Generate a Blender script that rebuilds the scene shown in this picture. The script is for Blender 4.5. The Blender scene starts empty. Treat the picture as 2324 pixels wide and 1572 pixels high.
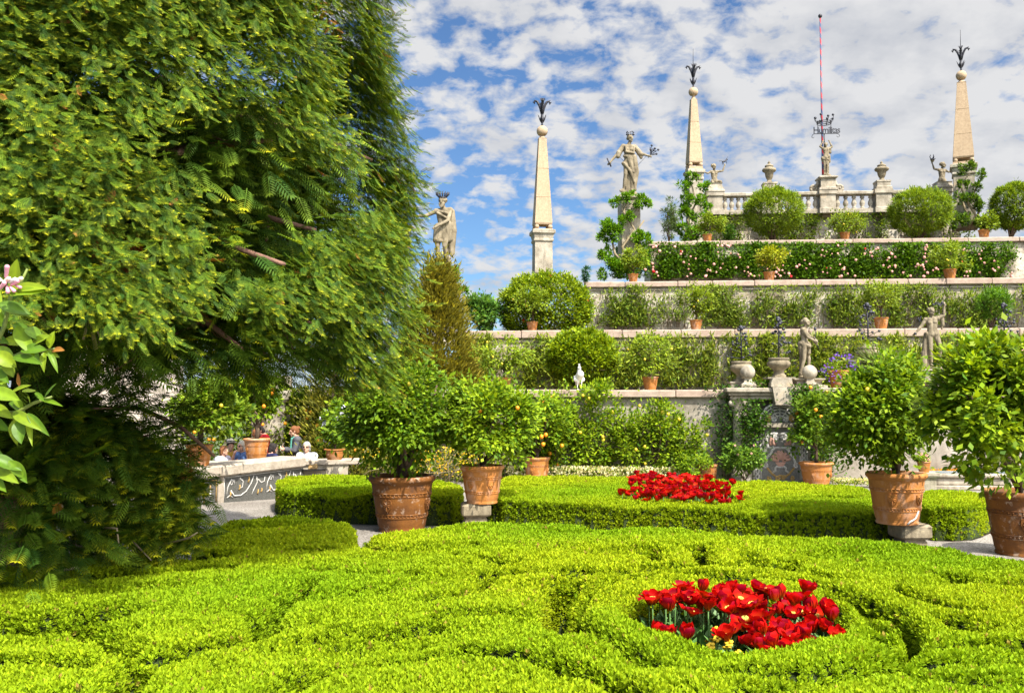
import bpy, math, random
import numpy as np
from mathutils import Vector, Matrix
random.seed(7); rng = np.random.default_rng(7)
SC = bpy.context.scene; COL = SC.collection
R = math.radians
# ---------------------------------------------------------------- camera, sky, sun, exposure
F, CX, CY, PITCH, H = 2097.0, 1162.0, 786.0, math.atan(104 / 2097.0), 2.2
cam = bpy.data.cameras.new("camera"); cam_o = bpy.data.objects.new("camera", cam); COL.objects.link(cam_o)
cam.sensor_width = 36; cam.lens = 36 * F / 2324; cam.clip_start = 0.1; cam.clip_end = 20000
cam_o.location = (0, 0, H); cam_o.rotation_euler = (math.pi / 2 + PITCH, 0, 0); SC.camera = cam_o
SUN_EL, SUN_AZ = R(54), R(148)          # azimuth measured from +Y towards +X: behind the camera, to the right
sun = bpy.data.lights.new("sun", 'SUN'); sun.energy = 4.6; sun.angle = R(0.5); sun.color = (1, .94, .83)
sun_o = bpy.data.objects.new("sun", sun); COL.objects.link(sun_o)
sd = Vector((math.sin(SUN_AZ) * math.cos(SUN_EL), math.cos(SUN_AZ) * math.cos(SUN_EL), math.sin(SUN_EL)))
sun_o.rotation_euler = sd.to_track_quat('Z', 'Y').to_euler()
W = bpy.data.worlds.new("World"); SC.world = W; W.use_nodes = True
SC.view_settings.view_transform = 'Standard'; SC.view_settings.look = 'None'; SC.view_settings.gamma = 1
SC.view_settings.exposure = 1.05
try:
    SC.cycles.use_denoising = True; SC.cycles.denoiser = 'OPENIMAGEDENOISE'; SC.cycles.max_bounces = 7
    SC.cycles.transmission_bounces = 4; SC.cycles.diffuse_bounces = 3; SC.cycles.glossy_bounces = 2
    SC.cycles.sample_clamp_indirect = 6
except Exception: pass

def N(nt, typ, **kw):
    n = nt.nodes.new(typ)
    for k, v in kw.items():
        if k.startswith('i_'): n.inputs[k[2:].replace('_', ' ')].default_value = v
        else: setattr(n, k, v)
    return n
def ramp(nt, stops, interp='LINEAR'):
    n = nt.nodes.new('ShaderNodeValToRGB'); cr = n.color_ramp; cr.interpolation = interp
    while len(cr.elements) < len(stops): cr.elements.new(.5)
    for e, (p, c) in zip(cr.elements, stops):
        e.position = p; e.color = (*c, 1) if len(c) == 3 else c
    return n
def math_n(nt, op, a, b=None, c=None):
    n = nt.nodes.new('ShaderNodeMath'); n.operation = op
    for i, v in enumerate((a, b, c)):
        if v is None: continue
        if isinstance(v, (int, float)): n.inputs[i].default_value = v
        else: nt.links.new(v, n.inputs[i])
    return n.outputs[0]
def mix(nt, fac, a, b, mode='MIX'):
    n = nt.nodes.new('ShaderNodeMixRGB'); n.blend_type = mode
    for i, v in enumerate((fac, a, b)):
        if isinstance(v, (int, float)): n.inputs[i].default_value = v
        elif isinstance(v, tuple): n.inputs[i].default_value = (*v, 1) if len(v) == 3 else v
        else: nt.links.new(v, n.inputs[i])
    return n.outputs[0]

nt = W.node_tree; nt.nodes.clear(); L = nt.links.new
tc = N(nt, 'ShaderNodeTexCoord'); sky = N(nt, 'ShaderNodeTexSky', sky_type='NISHITA', sun_disc=False)
sky.sun_elevation = SUN_EL; sky.sun_rotation = SUN_AZ; sky.altitude = 200; sky.air_density = 1.0; sky.dust_density = .3; sky.ozone_density = 2.5
sep = N(nt, 'ShaderNodeSeparateXYZ'); L(tc.outputs['Generated'], sep.inputs[0])
zz = math_n(nt, 'ADD', math_n(nt, 'MAXIMUM', sep.outputs[2], 0.0), 0.34)
px = math_n(nt, 'DIVIDE', sep.outputs[0], zz); py = math_n(nt, 'DIVIDE', sep.outputs[1], zz)
cmb = N(nt, 'ShaderNodeCombineXYZ'); L(px, cmb.inputs[0]); L(py, cmb.inputs[1])
n1 = N(nt, 'ShaderNodeTexNoise', i_Scale=18.0, i_Detail=10, i_Roughness=.57, i_Distortion=.2); L(cmb.outputs[0], n1.inputs['Vector'])
n2 = N(nt, 'ShaderNodeTexNoise', i_Scale=3.0, i_Detail=3, i_Roughness=.5); L(cmb.outputs[0], n2.inputs['Vector'])
bias = math_n(nt, 'MULTIPLY_ADD', sep.outputs[0], .36, -.015)          # the bank of cloud thickens to the east
bz = math_n(nt, 'MULTIPLY', math_n(nt, 'SUBTRACT', sep.outputs[2], .22), .18)
s = math_n(nt, 'ADD', math_n(nt, 'MULTIPLY_ADD', n2.outputs[0], .50, math_n(nt, 'MULTIPLY', n1.outputs[0], 1.0)), math_n(nt, 'ADD', bias, bz))
cm = ramp(nt, [(.65, (.01,) * 3), (.735, (.5,) * 3), (.84, (.97,) * 3)]); L(s, cm.inputs[0])
n3 = N(nt, 'ShaderNodeTexNoise', i_Scale=9, i_Detail=5, i_Roughness=.55); L(cmb.outputs[0], n3.inputs['Vector'])
cc = ramp(nt, [(.30, (3.9, 4.05, 4.4)), (.58, (5.5, 5.5, 5.55))]); L(n3.outputs[0], cc.inputs[0])
blue = mix(nt, 1.0, sky.outputs[0], (.60, .80, 1.0), 'MULTIPLY')
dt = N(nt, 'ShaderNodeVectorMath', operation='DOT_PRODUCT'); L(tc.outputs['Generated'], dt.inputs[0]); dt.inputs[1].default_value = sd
fill_glow = math_n(nt, 'MULTIPLY_ADD', math_n(nt, 'POWER', math_n(nt, 'MAXIMUM', dt.outputs['Value'], 0.0), 1.6), 5.2, 1.0)      # cloud brightened sunward, unseen behind the camera: added fill for shaded sides
lit = N(nt, 'ShaderNodeVectorMath', operation='SCALE'); L(cc.outputs[0], lit.inputs[0]); L(fill_glow, lit.inputs['Scale'])
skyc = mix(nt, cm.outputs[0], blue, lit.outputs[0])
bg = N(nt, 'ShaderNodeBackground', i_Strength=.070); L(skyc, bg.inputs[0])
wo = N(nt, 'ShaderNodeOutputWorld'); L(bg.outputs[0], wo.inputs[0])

# ---------------------------------------------------------------- where the photograph puts things
def ray(x, y):
    u = (x - CX) / F; v = (CY - y) / F; c, s_ = math.cos(PITCH), math.sin(PITCH)
    return Vector((u, c - v * s_, s_ + v * c))
CAM = Vector((0, 0, H))
def at(x, y, D): d = ray(x, y); return CAM + d * (D / d.y)
def gz(x, y, z=0.0): d = ray(x, y); return CAM + d * ((z - H) / d.z)
K = .08; WA = -math.atan(K)             # the terraces run slightly towards the camera on the east side
DW = {1: 23.5, 2: 27.3, 3: 30.4, 4: 33.5, 5: 37.0}
def wp(n, x, y, off=0.0): d = ray(x, y); return CAM + d * ((DW[n] - off) / (d.y + K * d.x))
def wx(n, x, off=0.0): p = wp(n, x, 800, off); return p.x, p.y

# ---------------------------------------------------------------- objects
def tag(o, label=None, cat=None, group=None, kind=None):
    if label: o['label'] = label
    if cat: o['category'] = cat
    if group: o['group'] = group
    if kind: o['kind'] = kind
    return o
def thing(name, label, cat, loc=(0, 0, 0), rz=0.0, group=None, scale=1.0):
    o = bpy.data.objects.new(name, None); COL.objects.link(o); o.empty_display_size = .1
    o.location = loc; o.rotation_euler = (0, 0, rz); o.scale = (scale,) * 3
    return tag(o, label, cat, group)
def link(name, me, m, parent=None):
    if m is not None and not me.materials: me.materials.append(m)
    o = bpy.data.objects.new(name, me); COL.objects.link(o)
    if parent is not None: o.parent = parent
    return o
def dup(t, loc, rz=None, label=None, scale=None, group=None):
    r = t.copy(); COL.objects.link(r); r.location = loc
    if rz is not None: r.rotation_euler = (0, 0, rz)
    if scale is not None: r.scale = (scale,) * 3
    if label: r['label'] = label
    if group: r['group'] = group
    for ch in list(t.children):
        c = ch.copy(); COL.objects.link(c); c.parent = r
        for g in list(ch.children):
            d = g.copy(); COL.objects.link(d); d.parent = c
    return r

class MB:
    """collects shapes; build() links them as one mesh"""
    def __init__(s): s.v = []; s.f = []; s.sm = []
    def add(s, vs, fs, smooth=False):
        o = len(s.v); s.v += [tuple(p) for p in vs]; s.f += [tuple(i + o for i in f) for f in fs]; s.sm += [smooth] * len(fs); return s
    def box(s, x0, x1, y0, y1, z0, z1, j=0.0):
        vs = [(x, y, z) for z in (z0, z1) for y in (y0, y1) for x in (x0, x1)]
        if j: vs = [tuple(c + random.uniform(-j, j) for c in p) for p in vs]
        return s.add(vs, [(0, 2, 3, 1), (4, 5, 7, 6), (0, 1, 5, 4), (2, 6, 7, 3), (0, 4, 6, 2), (1, 3, 7, 5)])
    def bev(s, x0, x1, y0, y1, z0, z1, b=.02):
        """a block with chamfered upright and top edges"""
        def rect(i, z): return [(x0 + i + b, y0 + i, z), (x1 - i - b, y0 + i, z), (x1 - i, y0 + i + b, z), (x1 - i, y1 - i - b, z), (x1 - i - b, y1 - i, z), (x0 + i + b, y1 - i, z), (x0 + i, y1 - i - b, z), (x0 + i, y0 + i + b, z)]
        vs = rect(b, z0) + rect(0, z0 + b) + rect(0, z1 - b) + rect(b, z1); fs = [tuple(range(7, -1, -1)), tuple(range(24, 32))]
        for k in range(3):
            for i in range(8): fs.append((k * 8 + i, k * 8 + (i + 1) % 8, k * 8 + 8 + (i + 1) % 8, k * 8 + 8 + i))
        return s.add(vs, fs)
    def lathe(s, prof, n=24, c=(0, 0, 0), cap=True, smooth=True):
        vs = []; fs = []
        for r, z in prof:
            for i in range(n):
                a = 2 * math.pi * i / n; vs.append((c[0] + r * math.cos(a), c[1] + r * math.sin(a), c[2] + z))
        for k in range(len(prof) - 1):
            for i in range(n):
                j = (i + 1) % n; fs.append((k * n + i, k * n + j, (k + 1) * n + j, (k + 1) * n + i))
        s.add(vs, fs, smooth)
        if cap:
            s.add(vs[:n], [tuple(range(n - 1, -1, -1))]); s.add(vs[-n:], [tuple(range(n))])
        return s
    def square(s, prof, c=(0, 0, 0), rz=0.0):
        """square section swept up a profile of (half width, z)"""
        vs = []; fs = []; ca, sa = math.cos(rz), math.sin(rz)
        for r, z in prof:
            for sx, sy in ((-1, -1), (1, -1), (1, 1), (-1, 1)):
                vs.append((c[0] + r * (sx * ca - sy * sa), c[1] + r * (sx * sa + sy * ca), c[2] + z))
        for k in range(len(prof) - 1):
            for i in range(4): fs.append((k * 4 + i, k * 4 + (i + 1) % 4, k * 4 + 4 + (i + 1) % 4, k * 4 + 4 + i))
        m = len(vs); fs += [(3, 2, 1, 0), (m - 4, m - 3, m - 2, m - 1)]
        return s.add(vs, fs)
    def tube(s, pts, r0, r1=None, n=8, flat=None):
        pts = [Vector(p) for p in pts]; r1 = r0 if r1 is None else r1; vs = []; fs = []; m = len(pts)
        up = Vector((0, 0, 1)); prev = None
        for i, p in enumerate(pts):
            t = (pts[min(i + 1, m - 1)] - pts[max(i - 1, 0)]); t = t.normalized() if t.length > 1e-9 else Vector((0, 0, 1))
            if prev is None: a = t.orthogonal().normalized()
            else:
                a = prev - t * prev.dot(t); a = a.normalized() if a.length > 1e-6 else t.orthogonal().normalized()
            prev = a; b = t.cross(a); r = (r0 + (r1 - r0) * i / max(m - 1, 1)) if not callable(r0) else r0(i / max(m - 1, 1))
            for k in range(n):
                q = 2 * math.pi * k / n; d = a * math.cos(q) + b * math.sin(q)
                if flat is not None: d = d - Vector(flat[0]) * d.dot(Vector(flat[0])) * (1 - flat[1])
                vs.append(p + d * r)
        for i in range(m - 1):
            for k in range(n):
                j = (k + 1) % n; fs.append((i * n + k, i * n + j, (i + 1) * n + j, (i + 1) * n + k))
        fs += [tuple(range(n - 1, -1, -1)), tuple(range((m - 1) * n, m * n))]
        return s.add(vs, fs, True)
    def ball(s, c, r, n=12, m=8, sc=(1, 1, 1)):
        vs = [(c[0], c[1], c[2] - r * sc[2])]; fs = []
        for k in range(1, m):
            ph = math.pi * k / m - math.pi / 2
            for i in range(n):
                a = 2 * math.pi * i / n; vs.append((c[0] + r * sc[0] * math.cos(ph) * math.cos(a), c[1] + r * sc[1] * math.cos(ph) * math.sin(a), c[2] + r * sc[2] * math.sin(ph)))
        vs.append((c[0], c[1], c[2] + r * sc[2])); e = len(vs) - 1
        for i in range(n):
            j = (i + 1) % n; fs.append((0, 1 + j, 1 + i)); fs.append((e, e - n + i, e - n + j))
            for k in range(m - 2): fs.append((1 + k * n + i, 1 + k * n + j, 1 + (k + 1) * n + j, 1 + (k + 1) * n + i))
        return s.add(vs, fs, True)
    def cap(s, a, b, ra, rb, n=10):
        """tapered capsule"""
        a, b = Vector(a), Vector(b); t = b - a; Lh = t.length
        if Lh < 1e-6: return s.ball(a, max(ra, rb), n, 6)
        t /= Lh; pts = []; rr = []
        for q in (0.02, .3, .6, .85): pts.append(a - t * ra * (1 - q)); rr.append(ra * math.sqrt(max(0, 1 - (1 - q) ** 2)))
        pts.append(a); rr.append(ra); pts.append(b); rr.append(rb)
        for q in (.85, .6, .3, .02): pts.append(b + t * rb * (1 - q)); rr.append(rb * math.sqrt(max(0, 1 - (1 - q) ** 2)))
        m = len(pts); u = t.orthogonal().normalized(); w = t.cross(u); vs = []; fs = []
        for p, r in zip(pts, rr):
            for k in range(n):
                q = 2 * math.pi * k / n; vs.append(p + (u * math.cos(q) + w * math.sin(q)) * r)
        for i in range(m - 1):
            for k in range(n):
                j = (k + 1) % n; fs.append((i * n + k, i * n + j, (i + 1) * n + j, (i + 1) * n + k))
        fs += [tuple(range(n - 1, -1, -1)), tuple(range((m - 1) * n, m * n))]
        return s.add(vs, fs, True)
    def prism(s, pts, y0, y1):
        """outline in x,z given a depth along y"""
        n = len(pts); vs = [(x, y0, z) for x, z in pts] + [(x, y1, z) for x, z in pts]
        fs = [tuple(range(n)), tuple(range(2 * n - 1, n - 1, -1))] + [(i, i + n, (i + 1) % n + n, (i + 1) % n) for i in range(n)]
        return s.add(vs, fs)
    def mesh(s, name):
        me = bpy.data.meshes.new(name); me.from_pydata(s.v, [], s.f); me.polygons.foreach_set('use_smooth', s.sm); me.update(); return me
    def build(s, name, m, parent=None): return link(name, s.mesh(name), m, parent)

def np_mesh(name, V, quads, cols=None, smooth=False):
    """V (n,3); quads (m,4) -> mesh, with an optional colour per vertex"""
    me = bpy.data.meshes.new(name); V = np.ascontiguousarray(V, np.float32); q = np.ascontiguousarray(quads, np.int32)
    me.vertices.add(len(V)); me.vertices.foreach_set('co', V.ravel()); k = q.shape[1]
    me.loops.add(q.size); me.loops.foreach_set('vertex_index', q.ravel()); me.polygons.add(len(q))
    me.polygons.foreach_set('loop_start', np.arange(0, q.size, k, dtype=np.int32)); me.polygons.foreach_set('loop_total', np.full(len(q), k, np.int32))
    if smooth: me.polygons.foreach_set('use_smooth', np.ones(len(q), bool))
    me.update()
    if cols is not None:
        a = me.color_attributes.new('leafcol', 'FLOAT_COLOR', 'POINT'); c = np.ones((len(V), 4), np.float32); c[:, :3] = cols
        a.data.foreach_set('color', c.ravel())
    return me
def unit(a): return a / np.maximum(np.linalg.norm(a, axis=-1, keepdims=True), 1e-9)
def rnd_dirs(n): return unit(rng.normal(size=(n, 3)))
def frames(d, up):
    """rows: side, along, normal"""
    d = unit(d); s_ = unit(np.cross(d, up)); return np.stack([s_, d, np.cross(s_, d)], 1)
LEAF = np.array([[[0, 0, 0], [.5, .45, -.10], [0, 1, 0], [-.5, .45, -.10]]], float)       # unit leaf, folded on its midrib
def scatter(tmpl, pos, fr, ln, wd, cols, tipcol=None):
    """tmpl (T,4,3) in leaf space (side, along, normal) -> V, quads, colours"""
    n, T = len(pos), len(tmpl); t = tmpl.reshape(-1, 3)
    ln = np.broadcast_to(ln, n); wd = np.broadcast_to(wd, n)
    loc = np.empty((n, len(t), 3)); loc[..., 0] = t[None, :, 0] * wd[:, None]; loc[..., 1] = t[None, :, 1] * ln[:, None]; loc[..., 2] = t[None, :, 2] * wd[:, None]
    V = np.einsum('nkc,ncd->nkd', loc, fr) + pos[:, None, :]
    C = np.broadcast_to(cols[:, None, :], V.shape).copy()
    if tipcol is not None:
        w_, tc_ = tipcol; ww = np.repeat(w_, 4)[None, :, None]; C = C * (1 - ww) + tc_[:, None, :] * ww
    return V.reshape(-1, 3), np.arange(n * len(t)).reshape(-1, 4), C.reshape(-1, 3)
def palette(n, a, b, sp=.18, e=1.0):
    t = rng.random((n, 1)) ** e; c = np.array(a)[None] * (1 - t) + np.array(b)[None] * t
    return np.clip(c * (1 + sp * rng.normal(size=(n, 1))), .003, .9)
def vnoise(P, sc, seed=0):
    """cheap smooth noise in -1..1"""
    r = np.random.default_rng(seed); o = np.zeros(len(P))
    for k in range(5):
        d = r.normal(size=3); d /= np.linalg.norm(d); o += np.sin(P @ d * sc * r.uniform(.7, 1.6) + r.uniform(0, 6.28))
    return o / 3.2

# ---------------------------------------------------------------- materials
def mat(name):
    m = bpy.data.materials.new(name); m.use_nodes = True; n = m.node_tree; n.nodes.clear()
    o = N(n, 'ShaderNodeOutputMaterial'); b = N(n, 'ShaderNodeBsdfPrincipled'); n.links.new(b.outputs[0], o.inputs[0]); return m, n, b, o
def leaf_mat(name, trans=.3, rough=.42, spec=.35):
    m, n, b, o = mat(name); a = N(n, 'ShaderNodeVertexColor', layer_name='leafcol'); n.links.new(a.outputs[0], b.inputs['Base Color'])
    b.inputs['Roughness'].default_value = rough; b.inputs['Specular IOR Level'].default_value = spec
    t = N(n, 'ShaderNodeBsdfTranslucent'); n.links.new(mix(n, 1.0, a.outputs[0], (1.25, 1.15, .5), 'MULTIPLY'), t.inputs[0])
    ms = N(n, 'ShaderNodeMixShader', i_Fac=trans); n.links.new(b.outputs[0], ms.inputs[1]); n.links.new(t.outputs[0], ms.inputs[2]); n.links.new(ms.outputs[0], o.inputs[0]); return m
def noise_mat(name, stops, scale=4, detail=8, rough=.85, bump=.3, bscale=30, stain=None, rough_n=.6, spec=.3, dist=.02):
    m, n, b, o = mat(name); tcn = N(n, 'ShaderNodeTexCoord')
    oi = N(n, 'ShaderNodeObjectInfo'); off_ = N(n, 'ShaderNodeVectorMath', operation='ADD'); n.links.new(tcn.outputs['Object'], off_.inputs[0]); n.links.new(math_n(n, 'MULTIPLY', oi.outputs['Random'], 17.0), off_.inputs[1]); ov = off_.outputs[0]      # no two objects weather alike
    nz = N(n, 'ShaderNodeTexNoise', i_Scale=scale, i_Detail=detail, i_Roughness=rough_n); n.links.new(ov, nz.inputs['Vector'])
    r_ = ramp(n, stops); n.links.new(nz.outputs[0], r_.inputs[0]); c = r_.outputs[0]
    if stain:
        for (sc, lo, hi, colr, amt) in stain:
            mp = N(n, 'ShaderNodeMapping'); mp.inputs['Scale'].default_value = sc; n.links.new(ov, mp.inputs[0])
            n2_ = N(n, 'ShaderNodeTexNoise', i_Scale=1, i_Detail=7, i_Roughness=.65); n.links.new(mp.outputs[0], n2_.inputs['Vector'])
            rr = ramp(n, [(lo, (0, 0, 0)), (hi, (amt,) * 3)]); n.links.new(n2_.outputs[0], rr.inputs[0]); c = mix(n, rr.outputs[0], c, colr)
    n.links.new(c, b.inputs['Base Color']); b.inputs['Roughness'].default_value = rough; b.inputs['Specular IOR Level'].default_value = spec
    if bump:
        n3_ = N(n, 'ShaderNodeTexNoise', i_Scale=bscale, i_Detail=6, i_Roughness=.65); n.links.new(ov, n3_.inputs['Vector'])
        bp = N(n, 'ShaderNodeBump', i_Strength=bump, i_Distance=dist); n.links.new(n3_.outputs[0], bp.inputs['Height']); n.links.new(bp.outputs[0], b.inputs['Normal'])
    return m
def flat_mat(name, c, rough=.6, metal=0.0, spec=.4):
    return noise_mat(name, [(.3, tuple(x * .8 for x in c)), (.7, tuple(min(1, x * 1.15) for x in c))], 9, 4, rough, .08, 60, spec=spec)
M = {}
M['leaf'] = leaf_mat('leaf', .34, .5, .14); M['box'] = leaf_mat('box_leaf', .32, .6, .06); M['yew'] = leaf_mat('yew_needle', .2, .55, .12); M['petal'] = leaf_mat('petal', .35, .6, .08)
M['lemonleaf'] = leaf_mat('lemon_leaf', .3, .45, .28)
M['bark'] = noise_mat('bark', [(.3, (.055, .035, .022)), (.7, (.16, .11, .07))], 8, 8, .9, .6, 25, [((30, 30, 3), .5, .7, (.04, .025, .018), .8)])
M['yewbark'] = noise_mat('yew_bark', [(.3, (.12, .062, .045)), (.7, (.30, .17, .12))], 8, 8, .9, .6, 25, [((30, 30, 3), .5, .7, (.08, .045, .035), .8)])
M['twig'] = noise_mat('pale_twig', [(.3, (.20, .15, .09)), (.7, (.36, .29, .18))], 8, 5, .9, .3, 40)
M['core'] = noise_mat('hedge_twigs', [(.35, (.014, .028, .005)), (.65, (.04, .055, .014))], 30, 6, 1, .8, 60)
M['soil'] = noise_mat('soil', [(.3, (.035, .022, .014)), (.7, (.10, .066, .042))], 14, 8, 1, .8, 40)
M['gravel'] = None
m, n, b, o = mat('gravel'); tcn = N(n, 'ShaderNodeTexCoord'); vo = N(n, 'ShaderNodeTexVoronoi', i_Scale=55); n.links.new(tcn.outputs['Object'], vo.inputs['Vector'])
rc = ramp(n, [(0, (.13, .115, .10)), (.4, (.25, .225, .195)), (.75, (.37, .345, .31)), (1, (.20, .165, .135))]); sp_ = N(n, 'ShaderNodeSeparateColor'); n.links.new(vo.outputs['Color'], sp_.inputs[0]); n.links.new(sp_.outputs[0], rc.inputs[0])
nz = N(n, 'ShaderNodeTexNoise', i_Scale=.9, i_Detail=6); n.links.new(tcn.outputs['Object'], nz.inputs['Vector']); rz_ = ramp(n, [(.35, (.72, .70, .68)), (.65, (1, 1, 1))]); n.links.new(nz.outputs[0], rz_.inputs[0])
n.links.new(mix(n, 1.0, rc.outputs[0], rz_.outputs[0], 'MULTIPLY'), b.inputs['Base Color']); b.inputs['Roughness'].default_value = .95
bp = N(n, 'ShaderNodeBump', i_Strength=.7, i_Distance=.02); n.links.new(vo.outputs['Distance'], bp.inputs['Height']); bp.invert = True; n.links.new(bp.outputs[0], b.inputs['Normal']); M['gravel'] = m
M['wall'] = noise_mat('lime_rendered_rubble', [(.30, (.14, .12, .085)), (.46, (.36, .31, .235)), (.56, (.54, .485, .39)), (.72, (.66, .615, .53))], 1.7, 11, .95, .8, 9, [((.9, .9, .25), .52, .70, (.19, .155, .11), .75), ((6, 6, 6), .60, .68, (.10, .09, .07), .7), ((.5, .5, .5), .58, .72, (.70, .67, .62), .8)], .68, .2, .05)
M['render'] = noise_mat('old_garden_wall', [(.34, (.17, .145, .11)), (.55, (.34, .30, .245)), (.72, (.46, .42, .355))], 1.2, 10, .95, .5, 14, [((1.2, 1.2, .3), .54, .72, (.15, .125, .09), .7), ((9, 9, 9), .64, .70, (.09, .08, .06), .8)], .62, .2, .03)
M['coping'] = noise_mat('pink_granite', [(.3, (.30, .215, .165)), (.7, (.46, .355, .28))], 5, 8, .85, .4, 60, [((1.2, 1.2, 5), .56, .76, (.15, .11, .085), .75), ((.6, .6, .6), .55, .7, (.40, .36, .30), .6)])
M['parapet'] = noise_mat('grey_granite', [(.3, (.28, .235, .18)), (.7, (.47, .405, .325))], 7, 9, .9, .7, 22, [((2, 2, 6), .58, .75, (.20, .16, .12), .6)])
M['statue'] = noise_mat('statue_stone', [(.3, (.13, .105, .066)), (.55, (.25, .205, .135)), (.75, (.36, .305, .21))], 5, 8, .9, .4, 30, [((7, 7, 1.4), .52, .70, (.075, .06, .042), .75), ((9, 9, 9), .62, .7, (.50, .41, .25), .7)])
M['stone'] = noise_mat('weathered_limestone', [(.3, (.19, .16, .115)), (.5, (.35, .305, .235)), (.72, (.50, .445, .355))], 3, 10, .92, .5, 25, [((5, 5, 1.0), .50, .70, (.12, .10, .07), .8), ((7, 7, 7), .62, .7, (.62, .58, .52), .5), ((1.5, 1.5, 1.5), .6, .7, (.45, .28, .12), .5)])
M['obelisk'] = noise_mat('baveno_granite', [(.3, (.34, .24, .15)), (.7, (.47, .35, .225))], 14, 8, .8, .2, 60, [((6, 6, .5), .50, .74, (.25, .18, .115), .65)])
M['iron'] = noise_mat('wrought_iron', [(.3, (.010, .010, .016)), (.7, (.035, .035, .05))], 12, 5, .55, .1, 40, spec=.5)
M['terra'] = noise_mat('terracotta', [(.3, (.34, .125, .024)), (.7, (.46, .19, .045))], 5, 7, .8, .25, 40, [((4, 4, 1.6), .50, .68, (.54, .35, .25), .75), ((3, 3, 1.4), .56, .74, (.20, .075, .03), .75)])
M['terra_old'] = noise_mat('weathered_terracotta', [(.3, (.09, .032, .008)), (.7, (.25, .095, .015))], 3.5, 8, .75, .35, 30, [((3, 3, 1.6), .52, .68, (.07, .035, .022), .85), ((9, 9, 7), .57, .66, (.46, .35, .26), .65), ((2, 2, 3), .60, .72, (.46, .19, .05), .8)])
M['palestone'] = M['stone']
M['pillar'] = noise_mat('pink_plaster', [(.3, (.38, .32, .26)), (.7, (.52, .45, .37))], 3, 8, .9, .2, 20)
M['mos_dark'] = noise_mat('dark_pebble_mosaic', [(.3, (.05, .05, .045)), (.7, (.17, .165, .145))], 60, 4, .9, .8, 90)
M['mos_grey'] = noise_mat('grey_pebble_mosaic', [(.3, (.12, .12, .11)), (.7, (.30, .29, .26))], 60, 4, .9, .8, 90)
M['mos_white'] = noise_mat('white_pebble_mosaic', [(.3, (.42, .40, .36)), (.7, (.72, .70, .66))], 55, 4, .85, .8, 90)
M['mos_gold'] = noise_mat('ochre_pebble_mosaic', [(.3, (.36, .22, .07)), (.7, (.58, .38, .13))], 55, 4, .85, .8, 90)
M['mos_pink'] = noise_mat('pink_pebble_mosaic', [(.3, (.50, .26, .19)), (.7, (.66, .40, .31))], 55, 4, .85, .8, 90)
M['lemon'] = flat_mat('lemon_peel', (.62, .47, .03), .4); M['orange'] = flat_mat('orange_peel', (.75, .27, .01), .45); M['lime'] = flat_mat('green_citrus_peel', (.30, .40, .03), .4)
M['white'] = flat_mat('white_paint', (.78, .77, .74), .6); M['skin'] = flat_mat('skin', (.56, .31, .21), .55); M['feather'] = flat_mat('white_feather', (.80, .78, .73), .8)
for k, c in dict(red=(.62, .01, .02), navy=(.012, .014, .06), grey=(.085, .085, .10), whitecloth=(.78, .80, .84), mustard=(.42, .24, .025), blue=(.10, .18, .38), purple=(.05, .03, .10), brownhair=(.20, .075, .025), darkhair=(.018, .013, .012), greyhair=(.30, .29, .28), straw=(.55, .49, .40), black=(.012, .012, .014), tan=(.50, .33, .14), teal=(.10, .35, .28), lilac=(.52, .50, .62)).items():
    M[k] = flat_mat(k + '_material', c, .8 if k not in ('black',) else .3)
# ---------------------------------------------------------------- ground
HB = .5                                    # height of the box hedges
def sheet(name, pts, z, m, kind='structure'):
    b = MB(); b.add([(p[0], p[1], z) for p in pts], [tuple(range(len(pts)))]); return tag(b.build(name, m), kind=kind)
M['lake'] = flat_mat('lake_water', (.10, .18, .24), .15)
sheet('ground', [(-9000, -300), (9000, -300), (9000, 9000), (-9000, 9000)], -.45, noise_mat('far_ground', [(.3, (.05, .07, .03)), (.7, (.10, .12, .06))], .02, 6, 1, 0))
sheet('gravel_path', [(-14, -6), (16, -6), (16, 25), (-.9, 25), (-3.62, 20.15), (-6.0, 18.45), (-14, 18.45)], 0.0, M['gravel'])
sheet('cafe_terrace', [(-14, 18.5), (-5, 18.5), (-1, 20.4), (-.9, 26), (-14, 26)], -.32, M['gravel'])
b = MB(); hill = [(-700, 120), (-420, 150), (-250, 118), (-120, 142), (40, 120), (220, 150), (420, 110), (700, 140)]
xs = np.linspace(-1500, 700, 90); vs = []; fs = []
for k in range(12):
    for x in xs: vs.append((x, 1400 + k * 70, -.4 + (k / 11) ** .8 * (150 + 45 * math.sin(x * .006) + 22 * math.sin(x * .019 + 1) + 9 * math.sin(x * .05 + k))))
for k in range(11):
    for i in range(89): fs.append((k * 90 + i, k * 90 + i + 1, k * 90 + 91 + i, k * 90 + 90 + i))
b.add(vs, fs, True); tag(b.build('hills', noise_mat('hazy_wooded_hill', [(.35, (.09, .12, .14)), (.65, (.17, .20, .22))], .006, 8, 1, 0)), kind='structure')  # blue-grey of distant haze is put into the wooded hill's colour

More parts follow.
